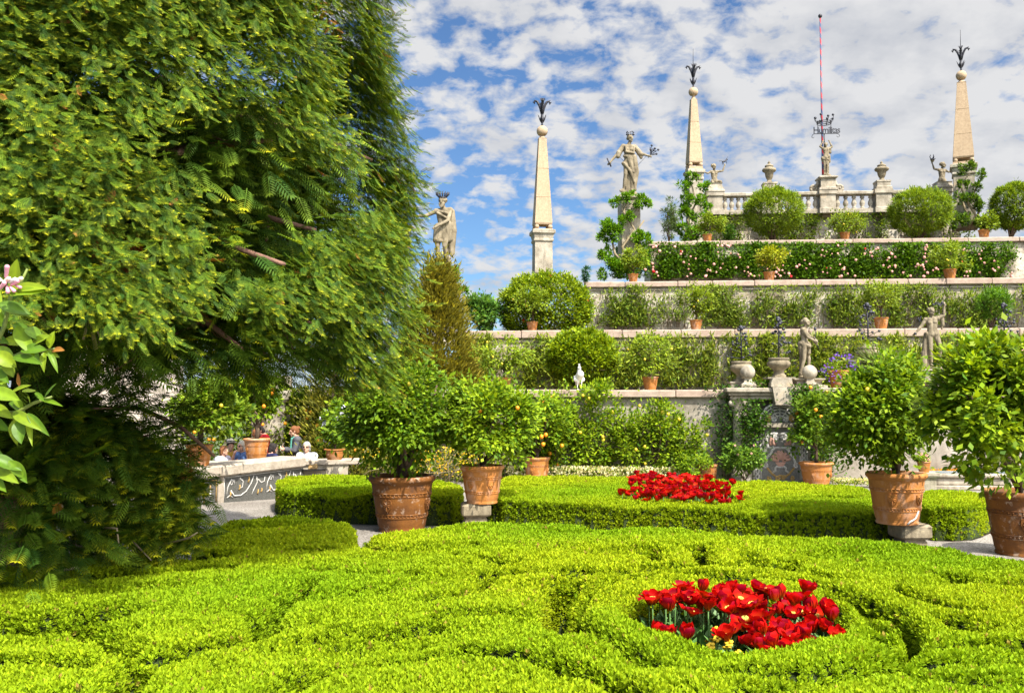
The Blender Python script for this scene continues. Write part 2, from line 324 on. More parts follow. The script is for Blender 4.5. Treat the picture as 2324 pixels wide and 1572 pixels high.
# ---------------------------------------------------------------- terraces
ZT = {1: wp(1, 1700, 884).z, 2: wp(2, 1700, 747.5).z, 3: wp(3, 1750, 636.5).z, 4: wp(4, 1750, 546).z, 5: wp(5, 1850, 489).z}
CH = {1: .20, 2: .24, 3: .19, 4: .16, 5: .10}
XL = {1: 560, 2: 1036, 3: 1334, 4: 1478, 5: 1612}
XR = {5: 2185}
def wall_local(n, x):                      # distance along wall n of the point that shows at picture x
    X, Y = wx(n, x); return X / math.cos(WA)
SL = {n: wall_local(n, XL[n]) for n in XL}; SR = {n: (wall_local(n, XR[n]) if n in XR else 24.0) for n in XL}
names = {1: 'lowest', 2: 'second', 3: 'third', 4: 'fourth', 5: 'topmost'}
txt = {1: 'old grey rendered wall of the lowest terrace, lemon trees trained against it', 2: 'pale rubble wall of the second terrace behind the white bird',
       3: 'pale rubble wall of the third terrace with climbers, pots along its top', 4: 'terrace wall almost hidden by pink climbing roses', 5: 'topmost short rubble wall under the stone balustrade'}
for n in range(1, 6):
    t = thing('terrace_wall', txt[n], 'wall', (0, DW[n], 0), WA)
    depth = (DW[n + 1] - DW[n] + .08) if n < 5 else 9.0
    MB().box(SL[n], SR[n], 0, depth, -.4, ZT[n] - CH[n]).build('masonry', M['render'] if n == 1 else M['wall'], t)
    b = MB(); s_ = SL[n] - .12; rnd = random.Random(n)
    while s_ < SR[n]:
        w = rnd.uniform(1.1, 2.1); w = min(w, SR[n] + .1 - s_)
        if w > .12:
            dy = rnd.uniform(-.012, .012); dz = rnd.uniform(-.008, .006)
            b.bev(s_, s_ + w - .012, -.13 + dy, .5, ZT[n] - CH[n] + .004, ZT[n] + dz, .022)
        s_ += w
    b.build('coping', M['coping'], t)
    if n in (2, 3):                        # a thin string course below the coping
        MB().box(SL[n], SR[n], -.05, .1, ZT[n] - CH[n] - .10, ZT[n] - CH[n] - .055).build('string_course', M['stone'], t)
    b = MB(); b.add([(SL[n], .5, ZT[n] - .03), (SR[n], .5, ZT[n] - .03), (SR[n], depth - .09, ZT[n] - .03), (SL[n], depth - .09, ZT[n] - .03)], [(0, 1, 2, 3)]); o_ = b.build('soil', M['soil']); o_.location = (0, DW[n], 0); o_.rotation_euler = (0, 0, WA); tag(o_, kind='structure')
def fw(n, x, off, z=None, y=None):
    """a point on terrace n's top (or in front of wall n), OFF metres in front of wall n, seen at picture x"""
    X, Y = wx(n, x, off); return Vector((X, Y, ZT.get(n, 0) if z is None else z))
def on(n, x, back=.12):                    # standing on terrace n's coping, BACK metres behind its front edge
    X, Y = wx(n, x, -back); return Vector((X, Y, ZT[n]))

# pier at the west end of the lowest wall
p = wp(1, 622, 870, .25)
t = thing('wall_pier', 'pale stone pier with a square cap at the wall end behind the café', 'pier', (p.x, p.y, 0), WA)
MB().square([(.42, -.4), (.42, 1.95)]).build('shaft', M['stone'], t); MB().square([(.47, 1.954), (.53, 2.03), (.53, 2.2), (.45, 2.24), (.36, 2.26), (.36, 2.62)]).build('cap', M['stone'], t)
# plastered pillars seen through the yew
for (x, y1, D, w, lab) in ((378, 770, 27, .42, 'pink plastered pillar with a stepped base seen below the yew boughs'), (250, 700, 28, 1.6, 'broad pink plastered wall block half hidden by yew boughs')):
    p = at(x, 915, D); z1 = at(x, y1, D).z
    t = thing('pillar', lab, 'pillar', (p.x, p.y, -.45), 0.1)
    MB().square([(w, 0), (w, 2.2), (w * .96, 2.28), (w * .96, 2.8), (w * .9, 2.84), (w * .9, z1 + .45)]).build('shaft', M['pillar'], t)
    MB().square([(w + .06, z1 + .455), (w + .1, z1 + .55), (w + .1, z1 + .7)]).build('cap', M['pillar'], t)
    if w > 1: t['category'] = 'wall block'

# ---------------------------------------------------------------- obelisks
def finial(b, z, s):
    b.lathe([(.03 * s, z), (.05 * s, z + .04 * s), (.03 * s, z + .1 * s), (.08 * s, z + .2 * s), (.11 * s, z + .30 * s), (.06 * s, z + .40 * s), (.05 * s, z + .46 * s), (.05 * s, z + .52 * s)], 10)
    for k in range(6):
        a = k * math.pi / 3 + .3; c, s2 = math.cos(a), math.sin(a)
        b.tube([(c * r * s, s2 * r * s, z + h * s) for r, h in ((.06, .20), (.12, .30), (.16, .42), (.20, .46))], .03 * s, .006 * s, 5)
    for k in range(4):
        a = k * math.pi / 2; c, s2 = math.cos(a), math.sin(a)
        P = [(c * r * s, s2 * r * s, z + h * s) for r, h in ((.04, .5), (.08, .72), (.13, .90), (.20, 1.02), (.28, 1.05), (.33, .98), (.32, .92))]
        b.tube(P, lambda q: s * (.022 + .03 * math.sin(math.pi * min(1, q * 1.1))), None, 6)
        for q in range(2, 6):
            x, y, h = P[q]; b.tube([(x, y, h), (x + c * .06 * s - s2 * .08 * s, y + s2 * .06 * s + c * .08 * s, h + .02 * s)], .025 * s, .005, 4); b.tube([(x, y, h), (x + c * .06 * s + s2 * .08 * s, y + s2 * .06 * s - c * .08 * s, h + .02 * s)], .025 * s, .005, 4)
    b.tube([(0, 0, z + .45 * s), (.01 * s, 0, z + .8 * s), (0, 0, z + 1.16 * s)], lambda q: s * (.03 + .035 * math.sin(math.pi * q)), None, 6)
    for k in range(5): b.tube([(0, 0, z + 1.02 * s), ((k - 2) * .05 * s, 0.02 * (k % 2) * s, z + 1.19 * s)], .03 * s, .008 * s, 4)
def obelisk(lab, x, D, yb, ycor, ysh, ytip, yball, hw_px, rz, rod=False):
    """pedestal foot, cornice, foot and tip of the shaft, ball: heights read at picture y"""
    Z = lambda y: at(x, y, D).z; p = at(x, yb, D); z0 = p.z; px_ = D / F
    t = thing('obelisk', lab, 'obelisk', (p.x, p.y, z0), rz)
    hw = hw_px * px_; zc = Z(ycor) - z0; zs = Z(ysh) - z0; zt = Z(ytip) - z0; zb = Z(yball) - z0
    q = hw / math.cos(rz)if abs(rz) < .2 else hw
    MB().square([(q * 1.18, 0), (q * 1.18, .12), (q * 1.05, .16), (q * 1.0, .2), (q * .96, zc - .42)]).build('pedestal', M['stone'], t)
    MB().square([(q * .97, zc - .416), (q * 1.08, zc - .38), (q * 1.08, zc - .33), (q * 1.02, zc - .29), (q * 1.1, zc - .16), (q * 1.26, zc - .12), (q * 1.26, zc - .02), (q * 1.16, zc)]).build('cornice', M['stone'], t)
    MB().square([(q * 1.02, zc + .004), (q * 1.0, zs - .15)]).build('plinth', M['obelisk'], t)
    for sx in (-1, 1):
        for sy in (-1, 1): MB().ball((sx * q * .74, sy * q * .74, zs - .075), .085, 10, 6).build('ball_foot', M['obelisk'], t)
    hs_ = zt - .06 - zs - .05; jn = [p_ for f_ in (.30, .64) for p_ in ((q * (.97 - .55 * f_), zs + .05 + hs_ * f_ - .012), (q * (.97 - .55 * f_) - .012, zs + .05 + hs_ * f_), (q * (.97 - .55 * f_), zs + .05 + hs_ * f_ + .012))]
    MB().square([(q * .92, zs), (q * .97, zs + .05)] + jn + [(q * .42, zt - .06), (q * .44, zt - .03)]).build('shaft', M['obelisk'], t)
    MB().lathe([(q * .36, zt - .028), (q * .2, zt + .10), (q * .22, zb - .17), (q * .3, zb - .15), (q * .3, zb - .13)] + [(.19 * math.sin(a), zb - .19 * math.cos(a)) for a in np.linspace(.75, 3.0, 9)], 18).build('globe', M['obelisk'], t)
    b = MB(); finial(b, zb + .17, .82)
    if rod: b.tube([(0, 0, zb + 1.1), (.01, 0, zb + 1.75)], .012, .008, 5)
    b.build('finial', M['iron'], t); return t
obelisk('peach granite obelisk above the big round camellia bush, on an ivy-free pedestal', 1231, 30.9, 660, 524, 512, 313, 298, 20.5, .14)
obelisk('peach granite obelisk behind the small figure seated at the balustrade end beside a bushy tree', 1577, 36.2, 560, 388, 372, 225, 209, 16.0, .10, True)
obelisk('tall peach granite obelisk on a creeper-clad pedestal next to the figure raising a bird', 2190, 34.2, 520, 376, 362, 187, 172, 22.5, -.42, True)

# ---------------------------------------------------------------- balustrade on top
T0 = DW[5]; pcs = [(1622, 'end'), (1747, 'urn'), (1877, 'statue'), (2003, 'urn'), (2140, 'end')]
p = wp(5, 1877, 489, .2); bal = thing('balustrade', 'pale stone balustrade with turned balusters along the highest terrace', 'balustrade', (0, DW[5] - .2, ZT[5]), WA)
S5 = lambda x: wall_local(5, x); zr = wp(5, 1870, 436, .2).z - ZT[5]
b = MB(); 
for i in range(4): b.bev(S5(pcs[i][0]) + .3, S5(pcs[i + 1][0]) - .3, -.16, .16, 0.005, .19, .02)
b.build('plinth', M['stone'], bal)
b = MB()
for i in range(4): b.bev(S5(pcs[i][0]) + .27, S5(pcs[i + 1][0]) - .27, -.19, .19, zr - .15, zr, .03)
b.build('rail', M['stone'], bal)
bp_ = [(.07, 0), (.095, .01), (.095, .06), (.06, .08), (.055, .10), (.105, .24), (.10, .32), (.055, .47), (.05, .50), (.09, .53), (.09, .56), (.065, .57), (.085, .61), (.085, .66)]
hb_ = zr - .15 - .19; bmesh_ = MB().lathe([(r, z / .66 * (hb_ - .004)) for r, z in bp_], 12).mesh('baluster')
for i in range(4):
    a, c = S5(pcs[i][0]) + .42, S5(pcs[i + 1][0]) - .42; k = max(2, int(round((c - a) / .285)))
    for j in range(k + 1):
        o_ = link('baluster', bmesh_, M['stone'], bal); o_.location = (a + (c - a) * j / k, 0, .192)
PIERTOP = {}
for x, kd in pcs:
    o_ = MB().square([(.33, .003), (.33, .19), (.29, .21), (.29, zr - .17), (.34, zr - .13), (.34, zr + .02)], (S5(x), 0, 0)).build('pier', M['stone'], bal)
    pp = wp(5, x, 489, .2); PIERTOP[x] = Vector((pp.x, pp.y, ZT[5] + zr + .02))
def urn(lab, x):
    q = PIERTOP[x]; t = thing('stone_urn', lab, 'urn', q, WA)
    zt = wp(5, x, 366, .2).z - q.z
    MB().square([(.30, .004), (.30, .10), (.25, .14), (.25, .28), (.27, .30), (.27, .36), (.17, .38)]).build('foot', M['stone'], t)
    s_ = (zt - .38) / 1.0
    MB().lathe([(r, .383 + z * s_) for r, z in ((.13, 0), (.10, .06), (.08, .14), (.11, .18), (.15, .30), (.17, .46), (.25, .52), (.275, .58), (.25, .65), (.16, .70), (.15, .74))], 18).build('bowl', M['statue'], t)
    MB().lathe([(r, .385 + z * s_) for r, z in ((.17, .745), (.17, .78), (.12, .82), (.05, .86), (.05, .90), (.06, .93), (.025, .96), (.02, 1.0))], 14).build('lid', M['statue'], t)
urn('lidded stone urn on the balustrade pier between the seated figure and the centre statue', 1747)
urn('lidded stone urn on the balustrade pier between the centre statue and the bird-bearing figure', 2003)

# flagpole with a spiral stripe, behind the centre statue
q = wp(5, 1868, 430, -1.5); zt = wp(5, 1862, 40, -1.5).z
t = thing('flagpole', 'tall thin flagpole with a red and blue spiral stripe behind the centre statue', 'flagpole', (q.x, q.y, ZT[5]))
m, n, b_, o_ = mat('spiral_stripe'); tcn = N(n, 'ShaderNodeTexCoord'); sp_ = N(n, 'ShaderNodeSeparateXYZ'); n.links.new(tcn.outputs['Object'], sp_.inputs[0])
an = math_n(n, 'ARCTAN2', sp_.outputs[1], sp_.outputs[0]); fr = math_n(n, 'FRACT', math_n(n, 'MULTIPLY_ADD', sp_.outputs[2], 2.2, math_n(n, 'MULTIPLY', an, .15915)))
n.links.new(mix(n, math_n(n, 'GREATER_THAN', fr, .5), (.36, .008, .02), (.03, .05, .13)), b_.inputs['Base Color'])
MB().tube([(0, 0, -.03), (0, 0, zt - ZT[5])], .046, .028, 12).build('pole', m, t); MB().ball((0, 0, zt - ZT[5] + .06), .085).build('ball', M['iron'], t)

# ---------------------------------------------------------------- portal of the lowest wall
q = wp(1, 1772, 1090, .25); portal = thing('garden_portal', 'stone garden portal with a mosaic niche and ivy-covered columns', 'portal', (q.x, q.y, 0), WA)
PXM = DW[1] / F; sx = lambda x: (x - 1772) * PXM * .985; zz_ = lambda y: wp(1, 1772, y, .25).z
b = MB(); b.bev(sx(1652), sx(1902), -.30, .24, zz_(890), zz_(880), .02); b.bev(sx(1657), sx(1897), -.22, .24, zz_(897), zz_(890.4), .01); b.bev(sx(1662), sx(1892), -.14, .24, zz_(906), zz_(897.4), .01)
b.build('entablature', M['stone'], portal)
b = MB(); b.prism([(sx(1750), zz_(878)), (sx(1794), zz_(878)), (sx(1789), zz_(918)), (sx(1756), zz_(918))], -.40, -.10); b.build('keystone', M['stone'], portal)
b = MB(); b.prism([(sx(1748), zz_(878) + .004), (sx(1802), zz_(878) + .004), (sx(1794), zz_(871)), (sx(1792), zz_(858)), (sx(1752), zz_(858)), (sx(1748), zz_(868))], -.36, .2); b.build('crest_block', M['stone'], portal)
for xc in (1678, 1862):
    MB().lathe([(.17, zz_(1090)), (.17, zz_(1075)), (.13, zz_(1072)), (.125, zz_(1000)), (.11, zz_(935))], 16, (sx(xc), -.12, 0)).build('column', M['stone'], portal)
    b = MB(); b.lathe([(.12, zz_(934)), (.15, zz_(926)), (.17, zz_(908)), (.2, zz_(906.4))], 14, (sx(xc), -.12, 0))
    for sg in (-1, 1): b.ball((sx(xc) + sg * .16, -.20, zz_(915)), .075, 10, 6)
    b.build('capital', M['stone'], portal)
# flat niche: arch head and lower panel
na, nb = sx(1716), sx(1826); zc_ = zz_(958); zsill = zz_(968)
MB().box(na - .06, nb + .06, -.05, .24, zz_(1092), zsill - .03).build('mosaic_panel', M['mos_grey'], portal)
arc = [(sx(1771) + .49 * math.cos(a), zc_ + .47 * math.sin(a)) for a in np.linspace(0, math.pi, 21)]
MB().prism(arc, -.03, .2).build('niche_head', M['mos_grey'], portal)
MB().bev(sx(1712), sx(1830), -.14, .1, zsill - .025, zc_ - .004, .02).build('sill', M['stone'], portal)
def spiral(c, r, a0, turns, k=18, sgn=1): return [(c[0] + r * (1 - .8 * i / k) * math.cos(a0 + sgn * turns * 6.283 * i / k), -.055, c[1] + r * (1 - .8 * i / k) * math.sin(a0 + sgn * turns * 6.283 * i / k)) for i in range(k + 1)]
def strip(b, pts, r): r *= 1.45; b.tube([(x, -.055, z) if len(p_) == 2 else p_ for p_ in pts for x, z in [(p_[0], p_[-1])]], r, r * .8, 6, ((0, 1, 0), .35))
wb = MB(); pb = MB(); gb = MB(); cx_ = sx(1771); hw_ = (nb - na) / 2
for i in range(5): strip(wb, [(cx_ + r_ * math.cos(a), zc_ + .96 * r_ * math.sin(a)) for r_ in ((.48, .41, .33, .25, .17)[i],) for a in np.linspace(.05, math.pi - .05, 16)], .028 if i == 0 else .012)
for k in (-1, 0, 1): strip(wb, [(cx_ + k * .05, zc_ + .1), (cx_ + k * .24, zc_ + .40)], .012)
for sg in (-1, 1):
    f_ = lambda u, v: (cx_ + sg * u, zz_(1090) + v)
    strip(gb, spiral((cx_ + sg * .30, zc_ + .09), .08, 1.57, 1.3, sgn=sg), .022); strip(wb, spiral((cx_ + sg * .13, zc_ + .07), .07, 1.57, 1.2, sgn=-sg), .02)
    strip(wb, [f_(hw_ - .13, 0.02), f_(hw_ - .13, 1.2)], .02); strip(wb, [f_(hw_ + .03, 0.02), f_(hw_ + .03, 1.2)], .016)
    for j in range(9): strip(wb, [f_(hw_ - .05 + .04 * math.cos(a), .1 + j * .13 + .06 * math.sin(a)) for a in np.linspace(0, 6.283, 9)], .014)
    strip(wb, [f_(.0, 1.12), f_(.14, 1.16), f_(.28, 1.12), f_(.33, 1.02), f_(.30, .86), f_(.30, .80), f_(.14, .80), f_(.0, .80)], .024)
    strip(wb, spiral(f_(.09, 1.05), .075, 1.57, 1.2, sgn=-sg), .02); strip(pb, [f_(.10, .88), f_(.17, .90), f_(.15, 1.0), f_(.21, 1.04), f_(.24, .92), f_(.22, .86)], .028)
    strip(wb, [f_(.14, .79), f_(.20, .74), f_(.22, .66), f_(.32, .58), f_(.34, .48), f_(.36, .38)], .024); strip(wb, spiral(f_(.37, .36), .06, 1.0, 1.2, sgn=sg), .018)
    for k, a in enumerate((.25, .62, 1.0, 1.35)): strip(pb, [f_(.04 * math.cos(a), .48 + .04 * math.sin(a)), f_(.17 * math.cos(a), .47 + .17 * math.sin(a)), f_(.25 * math.cos(a), .47 + .25 * math.sin(a) + (.0 if k < 3 else .02))], .03)
    strip(gb, [f_(.0, .13), f_(.10, .09), f_(.2, .16), f_(.28, .26), f_(.33, .32)], .02); strip(gb, spiral(f_(.07, .07), .06, 0, 1.2, sgn=sg), .018)
    strip(wb, [f_(.0, .33), f_(.09, .34), f_(.13, .31), f_(.12, .25), f_(.2, .19)], .022); strip(gb, spiral(f_(.27, .06), .05, 2, 1.2, sgn=-sg), .018)
strip(pb, [(cx_, zz_(1090) + .72), (cx_, zz_(1090) + .5)], .03)
b = MB(); b.prism([(cx_ - .13, zz_(1090) + .45), (cx_ + .13, zz_(1090) + .45), (cx_ + .06, zz_(1090) + .35), (cx_ - .06, zz_(1090) + .35)], -.066, -.05); b.build('mosaic_basket', M['mos_pink'], portal)
wb.build('white_scrollwork', M['mos_white'], portal); pb.build('pink_palmette', M['mos_pink'], portal); gb.build('ochre_scrollwork', M['mos_gold'], portal)

# a lower pale field either side of the niche
MB().box(sx(1690), na - .065, -.02, .24, zz_(1092), zz_(907)).build('side_panel', M['wall'], portal); MB().box(nb + .065, sx(1852), -.02, .24, zz_(1092), zz_(907)).build('side_panel', M['wall'], portal)
# lantern on the portal's east side
q = wp(1, 1906, 912, .45); t = thing('wall_lantern', 'small pale green lantern under the portal cornice beside the violet flowers', 'lantern', q, WA)
MB().square([(.03, .12), (.10, .06), (.11, .05), (.05, -.20), (.03, -.22)]).build('lamp_housing', flat_mat('verdigris', (.14, .26, .25), .5), t); MB().tube([(0, 0, .1), (0, .1, .2), (0, .45, .2)], .015, .015, 6).build('bracket', M['iron'], t)

# ---------------------------------------------------------------- parapet of the café terrace, with pebble mosaic
A = gz(496, 1139); Bp = gz(640, 1116.5); d_ = (Bp - A).normalized(); rzp = math.atan2(d_.y, d_.x); zt1 = .74
par = thing('stone_parapet', 'low parapet with a thick granite coping over a black and white pebble mosaic', 'parapet', A, rzp)
Lp = (at(790, 1050, 20.2) - A).xy.length
MB().box(.13, Lp, 0, .5, -.3, zt1 - .24).build('mosaic_panel', M['mos_dark'], par)
b = MB(); s_ = -.06
for w in (.62, 1.35, .95, .75, .9, 1.0):
    if s_ < Lp: b.bev(s_, min(s_ + w, Lp) - .012, -.10, .62, zt1 - .236, zt1, .035)
    s_ += w
b.bev(-1.75, -.07, -.10, .62, zt1 - .236, zt1, .035)
b.build('coping', M['parapet'], par)
MB().square([(.085, -.3), (.085, zt1 - .245)], (.045, .06, 0)).build('corner_post', M['parapet'], par)
MB().box(-1.7, -.045, .0, .5, -.3, zt1 - .243).build('side_panel', M['mos_dark'], par)
wb = MB(); gb = MB(); r_ = .021
def sp2(b, pts, r): b.tube([(x, -.008, z) for x, z in pts], r * .72, r * .5, 6, ((0, 1, 0), .5))
def sc2(c, r, a0, turns, sgn=1, k=16): return [(c[0] + r * (1 - .75 * i / k) * math.cos(a0 + sgn * turns * 6.283 * i / k), c[1] + r * (1 - .75 * i / k) * math.sin(a0 + sgn * turns * 6.283 * i / k)) for i in range(k + 1)]
sp2(wb, [(.155, .02), (.155, .46)], .02); sp2(wb, [(.16, .475), (Lp - .05, .475)], .016)
for u in (.2, 1.45, 2.7):
    if u > Lp - 1: break
    rq = 0; sp2(wb, [(u + .02, .10), (u + .06, .28), (u + .16, .42), (u + .26, .40), (u + .24, .31)], r_); sp2(wb, sc2((u + .17, .35), .06, 0, 1.2), .016)
    sp2(wb, [(u + .15, .20), (u + .25, .08), (u + .45, .07), (u + .62, .14), (u + .78, .30), (u + .86, .45)], r_ * 1.2); sp2(wb, [(u + .42, .43), (u + .52, .36), (u + .50, .24), (u + .42, .22)], r_)
    sp2(wb, [(u + .95, .42), (u + .97, .30), (u + .85, .14), (u + .80, .06)], r_); sp2(wb, [(u + 1.0, .36), (u + 1.1, .28), (u + 1.2, .30), (u + 1.22, .40)], r_)
    sp2(wb, [(u + .03, .06), (u + .12, .10), (u + .22, .04)], r_)
    for (c_, h_) in (((u + .42, .24), .05), ((u + .70, .38), .06), ((u + .14, .12), .05), ((u + 1.0, .10), .045), ((u + 1.12, .12), .04)): sp2(gb, [(c_[0] - .02, c_[1] - h_), (c_[0] + .01, c_[1]), (c_[0], c_[1] + h_)], .032)
for u in (-.42,):
    sp2(gb, [(u, .02), (u, .45), (u + .34, .45), (u + .34, .02)], .03); sp2(wb, [(u + .17, .10), (u + .17, .28)], .05); sp2(gb, [(u + .17, .28), (u + .17, .36)], .03)
wb.build('white_scrollwork', M['mos_white'], par); gb.build('ochre_scrollwork', M['mos_gold'], par)
# inner ledge behind it
C1 = at(330, 1036, 20.4); C2 = at(790, 1047, 21.6); d2 = (C2 - C1); d2.z = 0
led = thing('stone_ledge', 'second lower stone ledge just behind the mosaic parapet, a pot on it', 'ledge', (C1.x, C1.y, 0), math.atan2(d2.y, d2.x)); Ll = d2.length
MB().box(0, Ll, 0, .3, -.35, .52).build('masonry', M['stone'], led); b = MB(); s_ = -.05
while s_ < Ll: b.bev(s_, s_ + 1.18, -.05, .38, .524, .65, .02); s_ += 1.2
b.build('coping', M['parapet'], led)
LEDGE = lambda x: at(x, 1036, 20.4 + (x - 330) / 460 * 1.2 + .15)

# low stone basin and ledge far right, behind the right hedge
q = gz(2185, 1113); t = thing('stone_basin', 'low stone garden basin with a moulded rim behind the right hedge', 'basin', (q.x, q.y + .6, 0), WA)
b = MB(); b.bev(-1.1, 1.6, -.5, .5, 0, .10, .02); b.bev(-1.0, 1.5, -.4, .4, .104, .26, .02); b.bev(-1.06, 1.56, -.46, .46, .264, .36, .03); b.build('rim', M['stone'], t)
b = MB(); b.add([(-.9, -.3, .364), (1.4, -.3, .364), (1.4, .3, .364), (-.9, .3, .364)], [(0, 1, 2, 3)]); b.build('water', M['lake'], t)
# ---------------------------------------------------------------- figures
def fuse(mb, name, voxel, smooth=4):
    """one continuous surface from overlapping shapes"""
    me = mb.mesh(name + '_raw'); o = bpy.data.objects.new('tmp', me); COL.objects.link(o)
    r = o.modifiers.new('r', 'REMESH'); r.mode = 'VOXEL'; r.voxel_size = voxel; r.use_smooth_shade = True
    s = o.modifiers.new('s', 'SMOOTH'); s.factor = .5; s.iterations = smooth
    dg = bpy.context.evaluated_depsgraph_get(); dg.update(); out = bpy.data.meshes.new_from_object(o.evaluated_get(dg)); out.name = name
    bpy.data.objects.remove(o); bpy.data.meshes.remove(me)
    out.polygons.foreach_set('use_smooth', np.ones(len(out.polygons), bool)); return out
def V(*a): return Vector(a)
BASE = dict(head=V(0, -.01, 1.63), neck=V(0, .015, 1.47), shR=V(-.185, .01, 1.41), shL=V(.185, .01, 1.41), elR=V(-.25, .02, 1.12), elL=V(.25, .02, 1.12), waR=V(-.27, -.05, .87), waL=V(.27, -.05, .87),
            waist=V(0, 0, 1.10), pel=V(0, 0, .96), hipR=V(-.095, 0, .92), hipL=V(.095, 0, .92), knR=V(-.11, -.03, .50), knL=V(.11, -.03, .50), anR=V(-.115, .02, .08), anL=V(.115, .02, .08), toR=V(-.14, -.15, .035), toL=V(.14, -.15, .035))
def hand(b, wa, el, s=1.0, curl=.6, thumb=1):
    d = (wa - el).normalized(); side = d.cross(V(0, 1, 0)); side = side.normalized() if side.length > .1 else V(1, 0, 0); n_ = side.cross(d)
    p = wa + d * .05 * s; b.cap(wa, p + d * .025 * s, .027 * s, .033 * s, 8)
    for k, (u, l) in enumerate(((-.027, .062), (-.009, .072), (.010, .068), (.027, .052))):
        k0 = p + d * .035 * s + side * u * s; k1 = k0 + (d * (1 - .4 * curl) + n_ * .5 * curl).normalized() * l * .55 * s; k2 = k1 + (d * (1 - 1.1 * curl) + n_ * curl).normalized() * l * .55 * s
        b.cap(k0, k1, .0105 * s, .0095 * s, 6); b.cap(k1, k2, .0095 * s, .008 * s, 6)
    t0 = wa + d * .03 * s + side * .028 * s * thumb; t1 = t0 + (d * .6 + side * .7 * thumb + n_ * .3).normalized() * .045 * s; b.cap(t0, t1, .013 * s, .011 * s, 6); b.cap(t1, t1 + (d + n_ * .3) * .026 * s, .011 * s, .009 * s, 6)
def head(b, J, yaw=0.0, tilt=0.0, s=1.0, hair=None, beard=False):
    c = J['head']; Rm = Matrix.Rotation(yaw, 3, 'Z') @ Matrix.Rotation(tilt, 3, 'X'); P = lambda x, y, z: c + Rm @ V(x * s, y * s, z * s)
    b.ball(P(0, .012, .03), .092 * s, 14, 10, (.86, 1.04, 1.0)); b.cap(P(0, -.03, .02), P(0, -.045, -.075), .070 * s, .040 * s); b.cap(P(-.03, -.03, -.05), P(.03, -.03, -.05), .04 * s, .04 * s)
    b.cap(P(0, -.095, .025), P(0, -.118, -.022), .011 * s, .018 * s, 8)                                     # nose
    b.cap(P(-.045, -.078, .035), P(-.012, -.092, .036), .014 * s, .012 * s, 6); b.cap(P(.045, -.078, .035), P(.012, -.092, .036), .014 * s, .012 * s, 6)   # brows
    for e in (-1, 1):
        b.ball(P(e * .033, -.083, .012), .0125 * s, 8, 6); b.ball(P(e * .082, .01, -.0), .026 * s, 8, 6, (.45, .8, 1.2))
    b.cap(P(-.022, -.093, -.052), P(.022, -.093, -.052), .009 * s, .009 * s, 6); b.cap(P(-.017, -.092, -.063), P(.017, -.092, -.063), .009 * s, .009 * s, 6); b.ball(P(0, -.082, -.092), .022 * s, 8, 6)
    if beard:
        for x in (-.05, -.025, 0, .025, .05): b.cap(P(x, -.068, -.05), P(x * .7, -.085, -.15 + abs(x) * .6), .03 * s, .018 * s, 8)
    if hair == 'curls':
        for k in range(26):
            a = k * 2.4; z = .02 + .09 * (k / 26); r = .088 * math.sqrt(max(.08, 1 - ((z - .03) / .1) ** 2)); y = r * math.cos(a) + .02
            if y > -.055 or z > .075: b.ball(P(r * math.sin(a), y, z), .027 * s, 8, 6)
    if hair == 'bun':
        b.ball(P(0, .03, .05), .096 * s, 12, 8, (.93, 1, .95)); b.ball(P(0, .115, .02), .05 * s, 10, 6)
    return P
def body(b, J, male=True, legs=True, arms=True, s=1.0, fem=False):
    n = J['neck']; sR, sL = J['shR'], J['shL']; mid = (sR + sL) / 2; w, pv = J['waist'], J['pel']; ax = (sL - sR).normalized()
    b.cap(n - (n - mid) * .4, J['head'] - V(0, 0, .05), .058, .05); b.cap(sR, sL, .072, .072); b.cap(mid - V(0, 0, .02), n, .075, .055)
    chest = mid * .55 + w * .45
    for e in (-1, 1):
        b.cap(mid + ax * e * .075 - V(0, 0, .03), chest + ax * e * .06, .10, .105); b.cap(chest + ax * e * .06, w + ax * e * .035, .105, .10); b.cap(w + ax * e * .04, pv + ax * e * .055, .098, .118)
        b.ball(mid + ax * e * .075 + V(0, -.075, -.10), .062 if not fem else .066, 10, 8, (1.1, .8, .9))
    if arms:
        for sd_ in 'RL':
            S_, E_, Wr = J['sh' + sd_], J['el' + sd_], J['wa' + sd_]; b.ball(S_, .073, 10, 8); b.cap(S_, E_, .058, .045); b.cap(S_ * .55 + E_ * .45, E_, .055, .043); b.cap(E_, Wr, .046, .029); b.cap(E_ * .75 + Wr * .25, Wr, .048, .029); hand(b, Wr, E_, 1.0, J.get('curl', .6), 1 if sd_ == 'R' else -1)
    if legs:
        for sd_ in 'RL':
            h, k, a, t = J['hip' + sd_], J['kn' + sd_], J['an' + sd_], J['to' + sd_]
            b.cap(h, k, .092, .06); b.cap(k, a, .058, .04); q = k * .68 + a * .32 + V(0, .022, 0); b.cap(k * .9 + a * .1, q, .045, .056); b.cap(q, a, .056, .037)
            b.cap(a + V(0, .025, -.035), t, .042, .034); b.ball(a + V(0, .03, -.03), .043, 8, 6)
def J_(**kw): d = dict(BASE); d.update(kw); return d
def folds(b, segs):
    for a, c, r0, r1 in segs: b.cap(V(*a), V(*c), r0, r1, 8)
def statue(lab, group, loc, hgt, rz, b, irons=None, voxel=.0125, cat='statue', extra=None):
    me = fuse(b, 'figure', voxel, 1); t = thing('stone_statue', lab, cat, loc, rz, group); k = hgt / 1.75
    o = link('figure', me, M['statue'], t); o.scale = (k,) * 3
    if irons: i_ = irons.build('iron_attribute', M['iron'], t); i_.scale = (k,) * 3
    return t
def plinth(b, r=.26, z=.0, h=.10): b.lathe([(r * .98, z - h), (r, z - h + .02), (r, z - .01), (r * .93, z)], 16)
